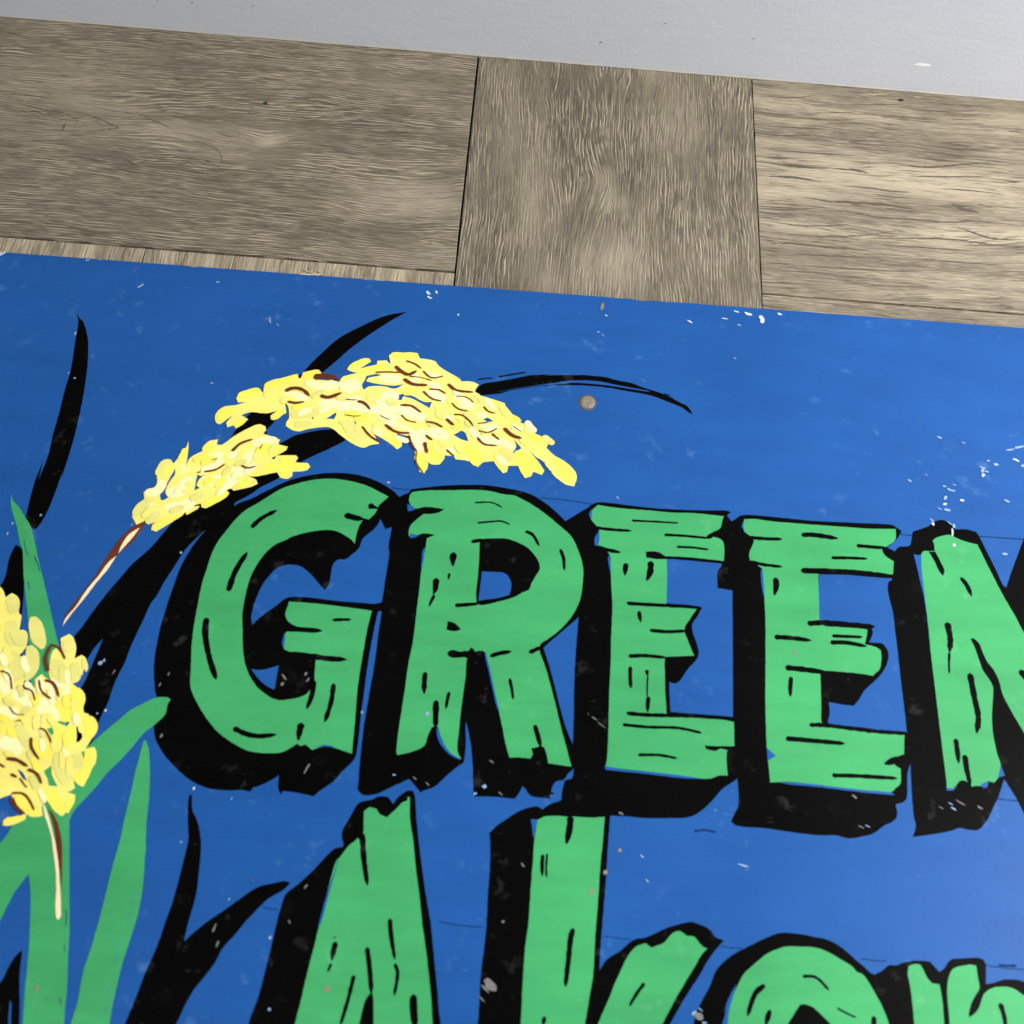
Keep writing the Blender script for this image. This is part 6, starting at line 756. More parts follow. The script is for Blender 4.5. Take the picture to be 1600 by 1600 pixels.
{"k":"s","n":"seed_line","m":"brown","o":[[372.2,-111.0],[378.4,-115.2]],"w":0.65,"p":189,"t":1,"h":[]},
{"k":"s","n":"seed_line","m":"brown","o":[[329.5,-132.1],[335.4,-136.8]],"w":1.2,"p":189,"t":1,"h":[]},
{"k":"s","n":"seed_line","m":"brown","o":[[191.3,-145.0],[195.9,-138.8],[203.4,-134.8]],"w":1.72,"p":190,"t":1,"h":[]},
{"k":"s","n":"seed_line","m":"brown","o":[[175.9,-161.1],[183.0,-159.0],[188.8,-154.2]],"w":1.39,"p":190,"t":1,"h":[]},
{"k":"s","n":"seed_line","m":"brown","o":[[198.8,-154.3],[203.4,-156.1],[208.5,-154.3]],"w":1.19,"p":190,"t":1,"h":[]},
{"k":"s","n":"seed_line","m":"brown","o":[[179.5,-152.3],[183.1,-150.6]],"w":0.62,"p":190,"t":1,"h":[]},
{"k":"s","n":"seed_line","m":"brown","o":[[172.5,-162.2],[173.8,-160.8]],"w":1.39,"p":190,"t":1,"h":[]},
{"k":"s","n":"seed_line","m":"brown","o":[[208.5,-141.8],[210.2,-138.1]],"w":0.71,"p":190,"t":1,"h":[]},
{"k":"s","n":"seed_line","m":"brown","o":[[110.0,-297.7],[106.7,-289.9],[107.8,-281.4]],"w":1.92,"p":191,"t":1,"h":[]},
{"k":"s","n":"seed_line","m":"brown","o":[[107.4,-281.2],[113.2,-283.2],[118.2,-289.7]],"w":1.35,"p":191,"t":1,"h":[]},
{"k":"s","n":"seed_line","m":"brown","o":[[105.8,-302.6],[109.0,-309.2],[116.0,-313.7]],"w":1.32,"p":191,"t":1,"h":[]},
{"k":"s","n":"seed_line","m":"brown","o":[[109.3,-302.6],[114.8,-304.5],[120.0,-312.4]],"w":1.7,"p":191,"t":1,"h":[]},
{"k":"s","n":"seed_line","m":"brown","o":[[82.3,-298.9],[88.1,-301.0],[92.2,-309.7]],"w":0.97,"p":191,"t":1,"h":[]},
{"k":"s","n":"seed_line","m":"brown","o":[[98.5,-307.7],[103.6,-309.9],[106.9,-315.4]],"w":1.08,"p":191,"t":1,"h":[]},
{"k":"s","n":"seed_line","m":"brown","o":[[92.9,-319.4],[97.4,-323.4],[103.3,-323.7]],"w":0.59,"p":191,"t":1,"h":[]},
{"k":"s","n":"seed_line","m":"brown","o":[[112.8,-330.7],[116.7,-331.8],[122.2,-338.6]],"w":1.09,"p":191,"t":1,"h":[]},
{"k":"s","n":"seed_line","m":"brown","o":[[109.8,-336.1],[111.5,-341.8],[117.4,-348.5]],"w":1.7,"p":191,"t":1,"h":[]},
{"k":"s","n":"seed_line","m":"brown","o":[[99.1,-348.8],[105.4,-349.4],[112.3,-352.6]],"w":1.93,"p":191,"t":1,"h":[]},
{"k":"s","n":"seed_line","m":"brown","o":[[112.3,-353.9],[118.0,-356.2],[122.3,-361.6]],"w":1.59,"p":191,"t":1,"h":[]},
{"k":"s","n":"seed_line","m":"brown","o":[[96.0,-351.9],[99.8,-353.9]],"w":1.02,"p":191,"t":1,"h":[]},
{"k":"s","n":"seed_line","m":"brown","o":[[103.7,-357.0],[107.8,-358.8]],"w":1.61,"p":191,"t":1,"h":[]},
{"k":"s","n":"seed_line","m":"brown","o":[[109.1,-358.8],[114.7,-364.2]],"w":0.74,"p":191,"t":1,"h":[]},
{"k":"s","n":"seed_line","m":"brown","o":[[106.8,-367.5],[112.7,-367.3],[116.7,-369.8],[121.7,-376.0]],"w":1.29,"p":191,"t":1,"h":[]},
{"k":"s","n":"seed_line","m":"brown","o":[[107.2,-369.8],[111.3,-374.7],[117.2,-378.4]],"w":1.9,"p":191,"t":1,"h":[]},
{"k":"c","n":"paint_chip","m":"chip_faint","o":[[106.3,-20.5]],"w":5.56,"hh":1.43,"a":45,"h":[]},
{"k":"c","n":"paint_chip","m":"chip_faint","o":[[169.1,-94.7]],"w":1.98,"hh":1.1,"a":0,"h":[]},
{"k":"c","n":"paint_chip","m":"chip","o":[[306.3,-8.4]],"w":3.89,"hh":2.01,"a":-40,"h":[]},
{"k":"c","n":"paint_chip","m":"chip","o":[[307.5,-12.2]],"w":3.89,"hh":1.61,"a":-30,"h":[]},
{"k":"c","n":"paint_chip","m":"chip","o":[[312.1,-7.3]],"w":2.59,"hh":1.61,"a":-60,"h":[]},
{"k":"c","n":"paint_chip","m":"chip","o":[[328.9,-25.0]],"w":1.27,"hh":1.57,"a":-30,"h":[]},
{"k":"c","n":"paint_chip","m":"chip","o":[[525.4,-4.7]],"w":4.39,"hh":1.23,"a":-15,"h":[]},
{"k":"c","n":"paint_chip","m":"chip","o":[[534.1,-6.1]],"w":5.71,"hh":2.04,"a":-15,"h":[]},
{"k":"c","n":"paint_chip","m":"chip","o":[[543.6,-9.1]],"w":4.79,"hh":3.24,"a":-60,"h":[]},
{"k":"c","n":"paint_chip","m":"chip","o":[[543.9,-11.8]],"w":2.61,"hh":3.24,"a":-70,"h":[]},
{"k":"c","n":"paint_chip","m":"chip","o":[[556.7,-4.1]],"w":3.48,"hh":1.62,"a":-20,"h":[]},
{"k":"c","n":"paint_chip","m":"chip","o":[[517.0,-11.5]],"w":4.79,"hh":0.81,"a":-5,"h":[]},
{"k":"c","n":"paint_chip","m":"chip","o":[[527.3,-16.1]],"w":2.59,"hh":0.6,"a":-15,"h":[]},
{"k":"c","n":"paint_chip","m":"chip_faint","o":[[523.2,-44.3]],"w":2.53,"hh":0.79,"a":-30,"h":[]},
{"k":"c","n":"paint_chip","m":"chip","o":[[492.3,-16.4]],"w":4.35,"hh":1.21,"a":-28,"h":[]},
{"k":"c","n":"paint_chip","m":"chip_faint","o":[[427.6,-30.8]],"w":2.11,"hh":1.18,"a":-20,"h":[]},
{"k":"c","n":"paint_chip","m":"chip_faint","o":[[430.8,-33.2]],"w":4.22,"hh":0.51,"a":-40,"h":[]},
{"k":"c","n":"paint_chip","m":"chip_faint","o":[[199.8,-41.9]],"w":3.34,"hh":1.16,"a":-60,"h":[]},
{"k":"c","n":"paint_chip","m":"chip_faint","o":[[199.5,-39.8]],"w":1.66,"hh":1.16,"a":0,"h":[]},
{"k":"c","n":"paint_chip","m":"chip_faint","o":[[205.6,-44.5]],"w":3.33,"hh":0.58,"a":-45,"h":[]},
{"k":"c","n":"paint_chip","m":"chip_faint","o":[[70.9,-63.3]],"w":1.23,"hh":2.67,"a":0,"h":[]},
{"k":"c","n":"paint_chip","m":"chip_faint","o":[[78.7,-98.4]],"w":1.57,"hh":1.1,"a":0,"h":[]},
{"k":"c","n":"paint_chip","m":"chip_faint","o":[[73.6,-94.8]],"w":1.2,"hh":1.11,"a":0,"h":[]},
{"k":"c","n":"paint_chip","m":"chip_faint","o":[[81.0,-198.7]],"w":1.45,"hh":1.35,"a":0,"h":[]},
{"k":"c","n":"paint_chip","m":"chip_faint","o":[[158.4,-12.4]],"w":2.98,"hh":1.19,"a":0,"h":[]},
{"k":"c","n":"paint_chip","m":"chip_faint","o":[[65.1,-2.1]],"w":3.03,"hh":1.21,"a":20,"h":[]},
{"k":"c","n":"paint_chip","m":"chip_faint","o":[[73.3,-0.8]],"w":1.73,"hh":0.81,"a":0,"h":[]},
{"k":"c","n":"paint_chip","m":"chip","o":[[4.9,-2.1]],"w":5.61,"hh":2.01,"a":38,"h":[]},
{"k":"c","n":"paint_chip","m":"chip","o":[[3.1,-0.6]],"w":3.44,"hh":2.0,"a":38,"h":[]},
{"k":"c","n":"paint_chip","m":"chip_faint","o":[[659.7,-132.8]],"w":2.75,"hh":1.1,"a":-10,"h":[]},
{"k":"c","n":"paint_chip","m":"chip_faint","o":[[662.8,-134.9]],"w":3.18,"hh":1.48,"a":-20,"h":[]},
{"k":"c","n":"paint_chip","m":"chip_faint","o":[[665.3,-135.7]],"w":3.15,"hh":1.28,"a":0,"h":[]},
{"k":"c","n":"paint_chip","m":"chip_faint","o":[[659.5,-141.3]],"w":3.5,"hh":2.17,"a":60,"h":[]},
{"k":"c","n":"paint_chip","m":"chip_faint","o":[[654.7,-149.6]],"w":3.5,"hh":0.72,"a":-20,"h":[]},
{"k":"c","n":"paint_chip","m":"chip_faint","o":[[659.7,-150.1]],"w":4.23,"hh":1.79,"a":-10,"h":[]},
{"k":"c","n":"paint_chip","m":"chip_faint","o":[[666.7,-131.3]],"w":2.75,"hh":0.73,"a":-20,"h":[]},
{"k":"c","n":"paint_chip","m":"chip_faint","o":[[687.3,-118.7]],"w":3.55,"hh":2.2,"a":60,"h":[]},
{"k":"c","n":"paint_chip","m":"chip","o":[[687.2,-122.5]],"w":2.76,"hh":2.2,"a":70,"h":[]},
{"k":"c","n":"paint_chip","m":"chip_faint","o":[[689.8,-119.5]],"w":3.55,"hh":1.1,"a":-10,"h":[]},
{"k":"c","n":"paint_chip","m":"chip_faint","o":[[687.5,-116.8]],"w":4.43,"hh":1.12,"a":-15,"h":[]},
{"k":"c","n":"paint_chip","m":"chip_faint","o":[[697.1,-113.6]],"w":3.58,"hh":1.85,"a":-10,"h":[]},
{"k":"c","n":"paint_chip","m":"chip_faint","o":[[692.2,-111.1]],"w":2.82,"hh":1.12,"a":0,"h":[]},
{"k":"c","n":"paint_chip","m":"chip_faint","o":[[708.0,-101.5]],"w":6.46,"hh":1.13,"a":12,"h":[]},
{"k":"c","n":"paint_chip","m":"chip_faint","o":[[714.9,-99.0]],"w":7.4,"hh":1.53,"a":15,"h":[]},
{"k":"c","n":"paint_chip","m":"chip","o":[[711.2,-109.0]],"w":4.83,"hh":1.5,"a":-25,"h":[]},
{"k":"c","n":"paint_chip","m":"chip_faint","o":[[715.4,-113.1]],"w":3.22,"hh":1.87,"a":0,"h":[]},
{"k":"c","n":"paint_chip","m":"chip_faint","o":[[700.5,-140.4]],"w":4.29,"hh":1.45,"a":-25,"h":[]},
{"k":"c","n":"paint_chip","m":"chip_faint","o":[[661.0,-96.0]],"w":3.25,"hh":1.51,"a":-25,"h":[]},
{"k":"c","n":"paint_chip","m":"chip_faint","o":[[676.9,-98.6]],"w":3.25,"hh":0.76,"a":-20,"h":[]},
{"k":"c","n":"paint_chip","m":"chip_faint","o":[[636.8,-130.4]],"w":3.54,"hh":1.28,"a":-28,"h":[]},
{"k":"c","n":"paint_chip","m":"chip_faint","o":[[648.5,-125.2]],"w":2.38,"hh":0.55,"a":-20,"h":[]},
{"k":"c","n":"paint_chip","m":"chip_faint","o":[[648.6,-158.3]],"w":3.43,"hh":1.06,"a":-45,"h":[]},
{"k":"c","n":"paint_chip","m":"chip","o":[[649.1,-161.0]],"w":1.9,"hh":2.13,"a":0,"h":[]},
{"k":"c","n":"paint_chip","m":"chip","o":[[661.1,-166.0]],"w":1.35,"hh":6.44,"a":-8,"h":[]},
{"k":"c","n":"paint_chip","m":"chip_faint","o":[[662.6,-161.4]],"w":1.9,"hh":2.83,"a":0,"h":[]},
{"k":"c","n":"paint_chip","m":"chip_faint","o":[[660.2,-159.7]],"w":4.62,"hh":0.72,"a":-40,"h":[]},
{"k":"c","n":"paint_chip","m":"chip","o":[[661.3,-175.0]],"w":1.9,"hh":2.12,"a":0,"h":[]},
{"k":"c","n":"paint_chip","m":"chip","o":[[670.5,-142.3]],"w":3.11,"hh":1.45,"a":0,"h":[]},
{"k":"c","n":"paint_chip","m":"chip","o":[[658.5,-146.0]],"w":3.11,"hh":1.45,"a":20,"h":[]},
{"k":"c","n":"paint_chip","m":"chip_faint","o":[[693.7,-178.8]],"w":3.39,"hh":1.75,"a":0,"h":[]},
{"k":"c","n":"paint_chip","m":"chip_faint","o":[[138.6,-290.2]],"w":2.95,"hh":2.13,"a":45,"h":[]},
{"k":"c","n":"paint_chip","m":"chip_faint","o":[[140.5,-288.5]],"w":1.31,"hh":2.13,"a":0,"h":[]},
{"k":"c","n":"paint_chip","m":"chip_faint","o":[[143.5,-320.0]],"w":0.95,"hh":1.18,"a":0,"h":[]},
{"k":"c","n":"paint_chip","m":"chip","o":[[147.8,-317.9]],"w":1.29,"hh":1.5,"a":0,"h":[]},
{"k":"c","n":"paint_chip","m":"chip","o":[[206.3,-358.4]],"w":1.23,"hh":1.72,"a":-20,"h":[]},
{"k":"c","n":"paint_chip","m":"chip_faint","o":[[228.2,-362.6]],"w":0.6,"hh":1.95,"a":-15,"h":[]},
{"k":"c","n":"paint_chip","m":"chip_faint","o":[[204.7,-387.5]],"w":1.18,"hh":1.1,"a":0,"h":[]},
{"k":"c","n":"paint_chip","m":"chip_faint","o":[[235.8,-415.1]],"w":0.86,"hh":1.59,"a":-30,"h":[]},
{"k":"c","n":"paint_chip","m":"chip_faint","o":[[260.7,-432.9]],"w":1.97,"hh":1.57,"a":60,"h":[]},
{"k":"c","n":"paint_chip","m":"chip_faint","o":[[265.7,-467.1]],"w":1.64,"hh":1.27,"a":0,"h":[]},
{"k":"c","n":"paint_chip","m":"chip_faint","o":[[317.6,-343.6]],"w":2.18,"hh":0.87,"a":0,"h":[]},
{"k":"c","n":"paint_chip","m":"chip_faint","o":[[369.4,-346.7]],"w":2.48,"hh":2.31,"a":0,"h":[]},
{"k":"c","n":"paint_chip","m":"chip_faint","o":[[364.3,-351.0]],"w":2.17,"hh":1.15,"a":30,"h":[]},
{"k":"c","n":"paint_chip","m":"chip_faint","o":[[516.3,-380.4]],"w":6.63,"hh":0.84,"a":-12,"h":[]},
{"k":"c","n":"paint_chip","m":"chip_faint","o":[[459.8,-379.1]],"w":2.71,"hh":0.84,"a":-40,"h":[]},
{"k":"c","n":"paint_chip","m":"chip_faint","o":[[462.7,-391.8]],"w":2.34,"hh":0.82,"a":-45,"h":[]},
{"k":"c","n":"paint_chip","m":"chip_faint","o":[[435.4,-393.8]],"w":1.49,"hh":0.55,"a":-40,"h":[]},
{"k":"c","n":"paint_chip","m":"chip_faint","o":[[640.3,-341.8]],"w":3.84,"hh":0.89,"a":-30,"h":[]},
{"k":"c","n":"paint_chip","m":"chip_faint","o":[[638.7,-339.0]],"w":2.91,"hh":0.45,"a":-30,"h":[]},
{"k":"c","n":"paint_chip","m":"chip_faint","o":[[589.2,-354.7]],"w":3.46,"hh":0.47,"a":-20,"h":[]},
{"k":"c","n":"paint_chip","m":"chip_faint","o":[[488.0,-456.6]],"w":2.48,"hh":2.05,"a":30,"h":[]},
{"k":"c","n":"paint_chip","m":"chip_faint","o":[[491.1,-454.4]],"w":2.76,"hh":0.51,"a":-35,"h":[]},
{"k":"c","n":"paint_chip","m":"chip_faint","o":[[493.0,-460.6]],"w":2.48,"hh":0.77,"a":0,"h":[]},
{"k":"c","n":"paint_chip","m":"chip_faint","o":[[501.9,-351.4]],"w":1.86,"hh":0.38,"a":-30,"h":[]},
{"k":"c","n":"paint_chip","m":"chip_faint","o":[[295.2,-308.9]],"w":1.28,"hh":1.49,"a":0,"h":[]},
{"k":"c","n":"paint_chip","m":"chip_faint","o":[[172.1,-217.4]],"w":1.78,"hh":1.33,"a":-30,"h":[]},
{"k":"c","n":"paint_chip","m":"chip_faint","o":[[294.4,-159.0]],"w":2.23,"hh":1.38,"a":0,"h":[]},
{"k":"c","n":"paint_chip","m":"chip_faint","o":[[281.6,-129.9]],"w":2.33,"hh":0.72,"a":-30,"h":[]},
{"k":"c","n":"paint_chip","m":"chip_faint","o":[[138.2,-200.9]],"w":1.08,"hh":1.01,"a":0,"h":[]},
{"k":"c","n":"paint_chip","m":"chip_faint","o":[[65.3,-205.7]],"w":1.44,"hh":1.34,"a":0,"h":[]},
{"k":"c","n":"paint_chip","m":"chip","o":[[64.0,-212.7]],"w":0.71,"hh":1.66,"a":0,"h":[]},
{"k":"c","n":"paint_chip","m":"chip_faint","o":[[443.0,-158.3]],"w":2.65,"hh":0.7,"a":-40,"h":[]},
{"k":"c","n":"paint_chip","m":"dull","o":[[259.4,-288.4]],"w":1.55,"hh":2.33,"a":-20,"h":[]},
{"k":"c","n":"paint_chip","m":"dull","o":[[261.1,-292.1]],"w":1.13,"hh":3.02,"a":-30,"h":[]},
{"k":"c","n":"paint_chip","m":"dull","o":[[246.5,-295.5]],"w":1.89,"hh":2.27,"a":0,"h":[]},
{"k":"c","n":"paint_chip","m":"dull","o":[[247.0,-291.2]],"w":4.58,"hh":1.15,"a":-50,"h":[]},
{"k":"c","n":"paint_chip","m":"dull","o":[[372.5,-332.4]],"w":3.33,"hh":0.74,"a":-30,"h":[]},
{"k":"c","n":"paint_chip","m":"dull","o":[[147.6,-295.0]],"w":0.76,"hh":2.66,"a":-20,"h":[]},
{"k":"c","n":"paint_chip","m":"dull","o":[[179.6,-294.0]],"w":0.76,"hh":2.27,"a":-20,"h":[]},
{"k":"c","n":"paint_chip","m":"dull","o":[[447.7,-356.6]],"w":2.88,"hh":1.08,"a":-20,"h":[]},
{"k":"c","n":"paint_chip","m":"dull","o":[[393.6,-387.9]],"w":2.76,"hh":0.86,"a":-45,"h":[]},
{"k":"c","n":"paint_chip","m":"dull","o":[[267.9,-342.9]],"w":1.09,"hh":6.52,"a":-25,"h":[]},
{"k":"c","n":"paint_chip","m":"dull","o":[[182.4,-330.4]],"w":1.46,"hh":2.55,"a":-20,"h":[]},
{"k":"c","n":"paint_chip","m":"dull","o":[[175.7,-300.8]],"w":0.76,"hh":2.66,"a":-20,"h":[]},
{"k":"c","n":"paint_chip","m":"dull","o":[[337.0,-347.4]],"w":2.85,"hh":0.71,"a":-40,"h":[]},
{"k":"c","n":"paint_chip","m":"dull","o":[[329.4,-344.7]],"w":2.56,"hh":0.73,"a":-40,"h":[]},
{"k":"c","n":"paint_chip","m":"dull","o":[[378.8,-350.0]],"w":2.92,"hh":0.73,"a":-35,"h":[]},
{"k":"c","n":"paint_chip","m":"dull","o":[[525.4,-6.4]],"w":0.51,"hh":0.51,"a":0,"h":[]},
{"k":"c","n":"paint_chip","m":"dull","o":[[582.8,-338.6]],"w":3.38,"hh":1.13,"a":-30,"h":[]},
{"k":"c","n":"paint_chip","m":"dull","o":[[429.9,-302.4]],"w":7.61,"hh":0.76,"a":-35,"h":[]},
{"k":"c","n":"paint_chip","m":"dull","o":[[435.7,-307.0]],"w":5.32,"hh":0.46,"a":-35,"h":[]},
{"k":"c","n":"paint_chip","m":"dull","o":[[230.5,-429.9]],"w":0.98,"hh":4.59,"a":-15,"h":[]},
{"k":"c","n":"paint_chip","m":"dull","o":[[233.6,-437.6]],"w":0.98,"hh":3.27,"a":-15,"h":[]},
{"k":"c","n":"paint_chip","m":"dull","o":[[276.0,-406.2]],"w":1.01,"hh":2.7,"a":-30,"h":[]},
{"k":"c","n":"paint_chip","m":"dull","o":[[269.7,-424.4]],"w":2.36,"hh":0.67,"a":-50,"h":[]},
{"k":"c","n":"paint_chip","m":"dull","o":[[246.9,-404.6]],"w":0.67,"hh":1.35,"a":0,"h":[]},
{"k":"c","n":"paint_chip","m":"dull","o":[[585.1,-355.3]],"w":3.25,"hh":0.54,"a":-25,"h":[]},
{"k":"c","n":"paint_chip","m":"dull","o":[[644.5,-337.9]],"w":5.27,"hh":0.75,"a":-30,"h":[]},
{"k":"c","n":"paint_chip","m":"dull","o":[[632.8,-341.6]],"w":3.34,"hh":0.45,"a":-25,"h":[]},
{"k":"c","n":"paint_chip","m":"dull","o":[[655.8,-340.1]],"w":3.3,"hh":1.1,"a":-30,"h":[]},
{"k":"c","n":"paint_chip","m":"dull","o":[[376.9,-451.0]],"w":5.86,"hh":0.98,"a":-40,"h":[]},
{"k":"c","n":"paint_chip","m":"dull","o":[[379.2,-448.8]],"w":7.81,"hh":4.56,"a":-35,"h":[]},
{"k":"c","n":"paint_chip","m":"dull","o":[[375.2,-455.7]],"w":4.49,"hh":0.64,"a":-40,"h":[]},
{"k":"c","n":"paint_chip","m":"dull","o":[[490.3,-457.7]],"w":5.86,"hh":2.93,"a":-20,"h":[]},
{"k":"c","n":"paint_chip","m":"veil","o":[[252.4,-292.4]],"w":8.32,"hh":6.8,"a":-20,"h":[]},
{"k":"c","n":"paint_chip","m":"veil","o":[[429.8,-298.6]],"w":9.14,"hh":6.47,"a":-20,"h":[]},
{"k":"c","n":"paint_chip","m":"veil","o":[[308.9,-275.9]],"w":7.73,"hh":8.51,"a":0,"h":[]},
{"k":"c","n":"paint_chip","m":"veil","o":[[268.1,-418.1]],"w":6.65,"hh":9.98,"a":-20,"h":[]},
{"k":"c","n":"paint_chip","m":"veil","o":[[274.6,-338.9]],"w":9.41,"hh":7.23,"a":-10,"h":[]},
{"k":"c","n":"paint_chip","m":"veil","o":[[185.1,-325.8]],"w":4.42,"hh":6.63,"a":0,"h":[]},
{"k":"c","n":"paint_chip","m":"veil","o":[[204.4,-334.4]],"w":3.63,"hh":2.18,"a":0,"h":[]},
{"k":"c","n":"paint_chip","m":"veil","o":[[235.3,-355.8]],"w":7.16,"hh":4.29,"a":0,"h":[]},
{"k":"c","n":"paint_chip","m":"veil","o":[[271.2,-461.6]],"w":5.7,"hh":3.8,"a":0,"h":[]},
{"k":"c","n":"paint_chip","m":"veil","o":[[211.9,-465.0]],"w":8.02,"hh":9.25,"a":0,"h":[]},
{"k":"c","n":"paint_chip","m":"veil","o":[[213.0,-445.1]],"w":3.28,"hh":5.25,"a":-10,"h":[]},
{"k":"c","n":"paint_chip","m":"veil","o":[[245.8,-214.4]],"w":16.71,"hh":5.85,"a":0,"h":[]},
{"k":"c","n":"paint_chip","m":"veil","o":[[569.2,-346.7]],"w":8.89,"hh":5.19,"a":-20,"h":[]},
{"k":"c","n":"paint_chip","m":"grime","o":[[429.9,-8.8]],"w":2.5,"hh":6.01,"a":-10,"h":[]},
{"k":"c","n":"paint_chip","m":"chip","o":[[432.8,-16.3]],"w":2.58,"hh":0.8,"a":-20,"h":[]},
{"k":"c","n":"paint_chip","m":"rust","o":[[294.1,-455.8]],"w":2.87,"hh":3.4,"a":0,"h":[]},
{"k":"c","n":"paint_chip","m":"rust","o":[[432.0,-399.3]],"w":2.72,"hh":2.45,"a":0,"h":[]},
{"k":"c","n":"paint_chip","m":"rust","o":[[439.5,-388.8]],"w":2.24,"hh":2.52,"a":0,"h":[]},
{"k":"c","n":"paint_chip","m":"rust","o":[[447.2,-376.5]],"w":1.96,"hh":2.24,"a":0,"h":[]},
{"k":"c","n":"paint_chip","m":"rust","o":[[144.5,-464.0]],"w":1.98,"hh":2.48,"a":0,"h":[]},
{"k":"c","n":"paint_chip","m":"chip_faint","o":[[333.3,-307.1]],"w":2.26,"hh":2.41,"a":0,"h":[]},
{"k":"c","n":"paint_chip","m":"grime","o":[[552.7,-254.6]],"w":2.81,"hh":2.0,"a":-40,"h":[]},
{"k":"c","n":"paint_chip","m":"grime","o":[[384.4,-417.6]],"w":1.34,"hh":1.34,"a":0,"h":[]}]}''')
ox, oy = ART['org'][0]/1000, ART['org'][1]/1000
sign = bpy.data.objects.new('painted_sign', None); link(sign); sign.location = (ox, oy, 0); sign.rotation_euler = (0, 0, ART['ang'])
sign.empty_display_size = .05
sign['label'] = 'blue hand-painted sign with green GREEN lettering and yellow seed heads on the floor'
sign['category'] = 'sign'
TOP = .0035
# board: irregular worn top edge, soft-rounded rim
def board():
    W, H_ = 1.22, .80
    ring = []
    def edge(ax, ay, bx, by, n, nick):
        for i in range(n):
            t = i/n; x = ax+(bx-ax)*t; y = ay+(by-ay)*t; j = 0
            j = .00018*noise.noise(Vector((x*60, y*60, 1))) + .00012*noise.noise(Vector((x*300, y*300, 4)))
            if nick:
                for cx, dp, wd in NICKS:
                    d = abs(x-cx)/wd
                    if d < 1: j -= dp*(1-d*d)
            ring.append((x - (j if ax == bx and ay > by else 0), y + (j if ay == by and ay == 0 else 0)))
    edge(.004, 0, W, 0, 700, True); edge(W, 0, W, -H_, 20, False); edge(W, -H_, 0, -H_, 20, False); edge(0, -H_, 0, -.004, 40, False)
    n = len(ring); v = []; f = []; mi = []
    # inner rim offset for rounding
    cx, cy = W/2, -H_/2
    def inset(p, d):
        x, y = p; return (min(max(x, d), W-d) if (x < .01 or x > W-.01) else x, (y-d if y > -.01 else (y+d if y < -H_+.01 else y)))
    for z, d in ((0, 0), (TOP-.0007, 0), (TOP-.0002, .0002), (TOP, .0007)):
        for p in ring: q = inset(p, d); v.append((q[0], q[1], z))
    for L in range(3):
        for i in range(n):
            j = (i+1) % n; f.append((L*n+i, L*n+j, (L+1)*n+j, (L+1)*n+i)); mi.append(1 if L == 0 else 0)
    f.append(tuple(range(3*n+n-1, 3*n-1, -1))); mi.append(0); f.append(tuple(range(n))); mi.append(1)
    o = mesh_obj('board', v, f, [M['blue'], M['board']], sign, mi)
    bm = bmesh.new(); bm.from_mesh(o.data); bmesh.ops.recalc_face_normals(bm, faces=bm.faces[:]); bm.to_mesh(o.data); bm.free()
NICKS = [(.028, .0002, .006), (.262, .0006, .004), (.272, .0005, .004), (.44, .0003, .006), (.457, .0007, .005), (.461, .0006, .006), (.475, .0004, .004), (.139, .0008, .003)]
board()
def smooth(pts, closed=True, cornerdeg=48, mm_step=1.6):
    n = len(pts); P_ = [Vector(p) for p in pts]
    P_ = [p for i, p in enumerate(P_) if (p - P_[i-1]).length > .15 or (not closed and i == 0)]; n = len(P_)
    if n == 2 and not closed:
        P_ = [P_[0], P_[0].lerp(P_[1], .5) + Vector((P_[1].y-P_[0].y, P_[0].x-P_[1].x))*.02, P_[1]]; n = 3
    if n < 3: return P_
    def corner(i):
        if not closed and i in (0, n-1): return True
        a = P_[i]-P_[i-1]; b = P_[(i+1) % n]-P_[i]
        if a.length < 1e-6 or b.length < 1e-6: return True
        return abs(a.angle(b, 0)) > R(cornerdeg)
    C_ = [corner(i) for i in range(n)]; out = []
    for i in range(n if closed else n-1):
        p1, p2 = P_[i], P_[(i+1) % n]
        p0 = P_[i-1] if not C_[i] else p1*2-p2 if False else p1-(p2-p1)*.5
        p3 = P_[(i+2) % n] if not C_[(i+1) % n] else p2+(p2-p1)*.5
        if not C_[i]: p0 = P_[i-1]
        L = (p2-p1).length; k = max(1 if closed else 5, min(14, int(L/mm_step)))
        # limit tangents so uneven spacing does not overshoot
        t1 = (p2-p0); t2 = (p3-p1)
        t1 = t1*(L/max(t1.length, 1e-6)); t2 = t2*(L/max(t2.length, 1e-6))
        for s_ in range(k):
            t = s_/k; h1 = 2*t**3-3*t*t+1; h2 = t**3-2*t*t+t; h3 = -2*t**3+3*t*t; h4 = t**3-t*t
            out.append(p1*h1+t1*h2+p2*h3+t2*h4)
    if not closed: out.append(P_[-1])
    return out
def wob(p, amp=.16):
    return Vector((p.x + amp*noise.noise(Vector((p.x*.35, p.y*.35, 3))) + amp*.5*noise.noise(Vector((p.x*1.3, p.y*1.3, 9))),
                   p.y + amp*noise.noise(Vector((p.x*.35, p.y*.35, 13))) + amp*.5*noise.noise(Vector((p.x*1.3, p.y*1.3, 19)))))
def tri(outer, holes=()):
    V = []; F = []
    for ring in [outer]+list(holes):
        if sum(a.x*b.y-b.x*a.y for a, b in zip(ring, ring[1:]+ring[:1])) < 0: ring = ring[::-1]
        s_ = len(V); V += [Vector((p.x, p.y)) for p in ring]; F.append(list(range(s_, len(V))))
    vo, eo, fo, ov, oe, of = geometry.delaunay_2d_cdt(V, [], F, 1, 1e-4)
    fs_ = [f for f, src in zip(fo, of) if 0 in src and not any(k in src for k in range(1, len(F)))]
    return vo, fs_
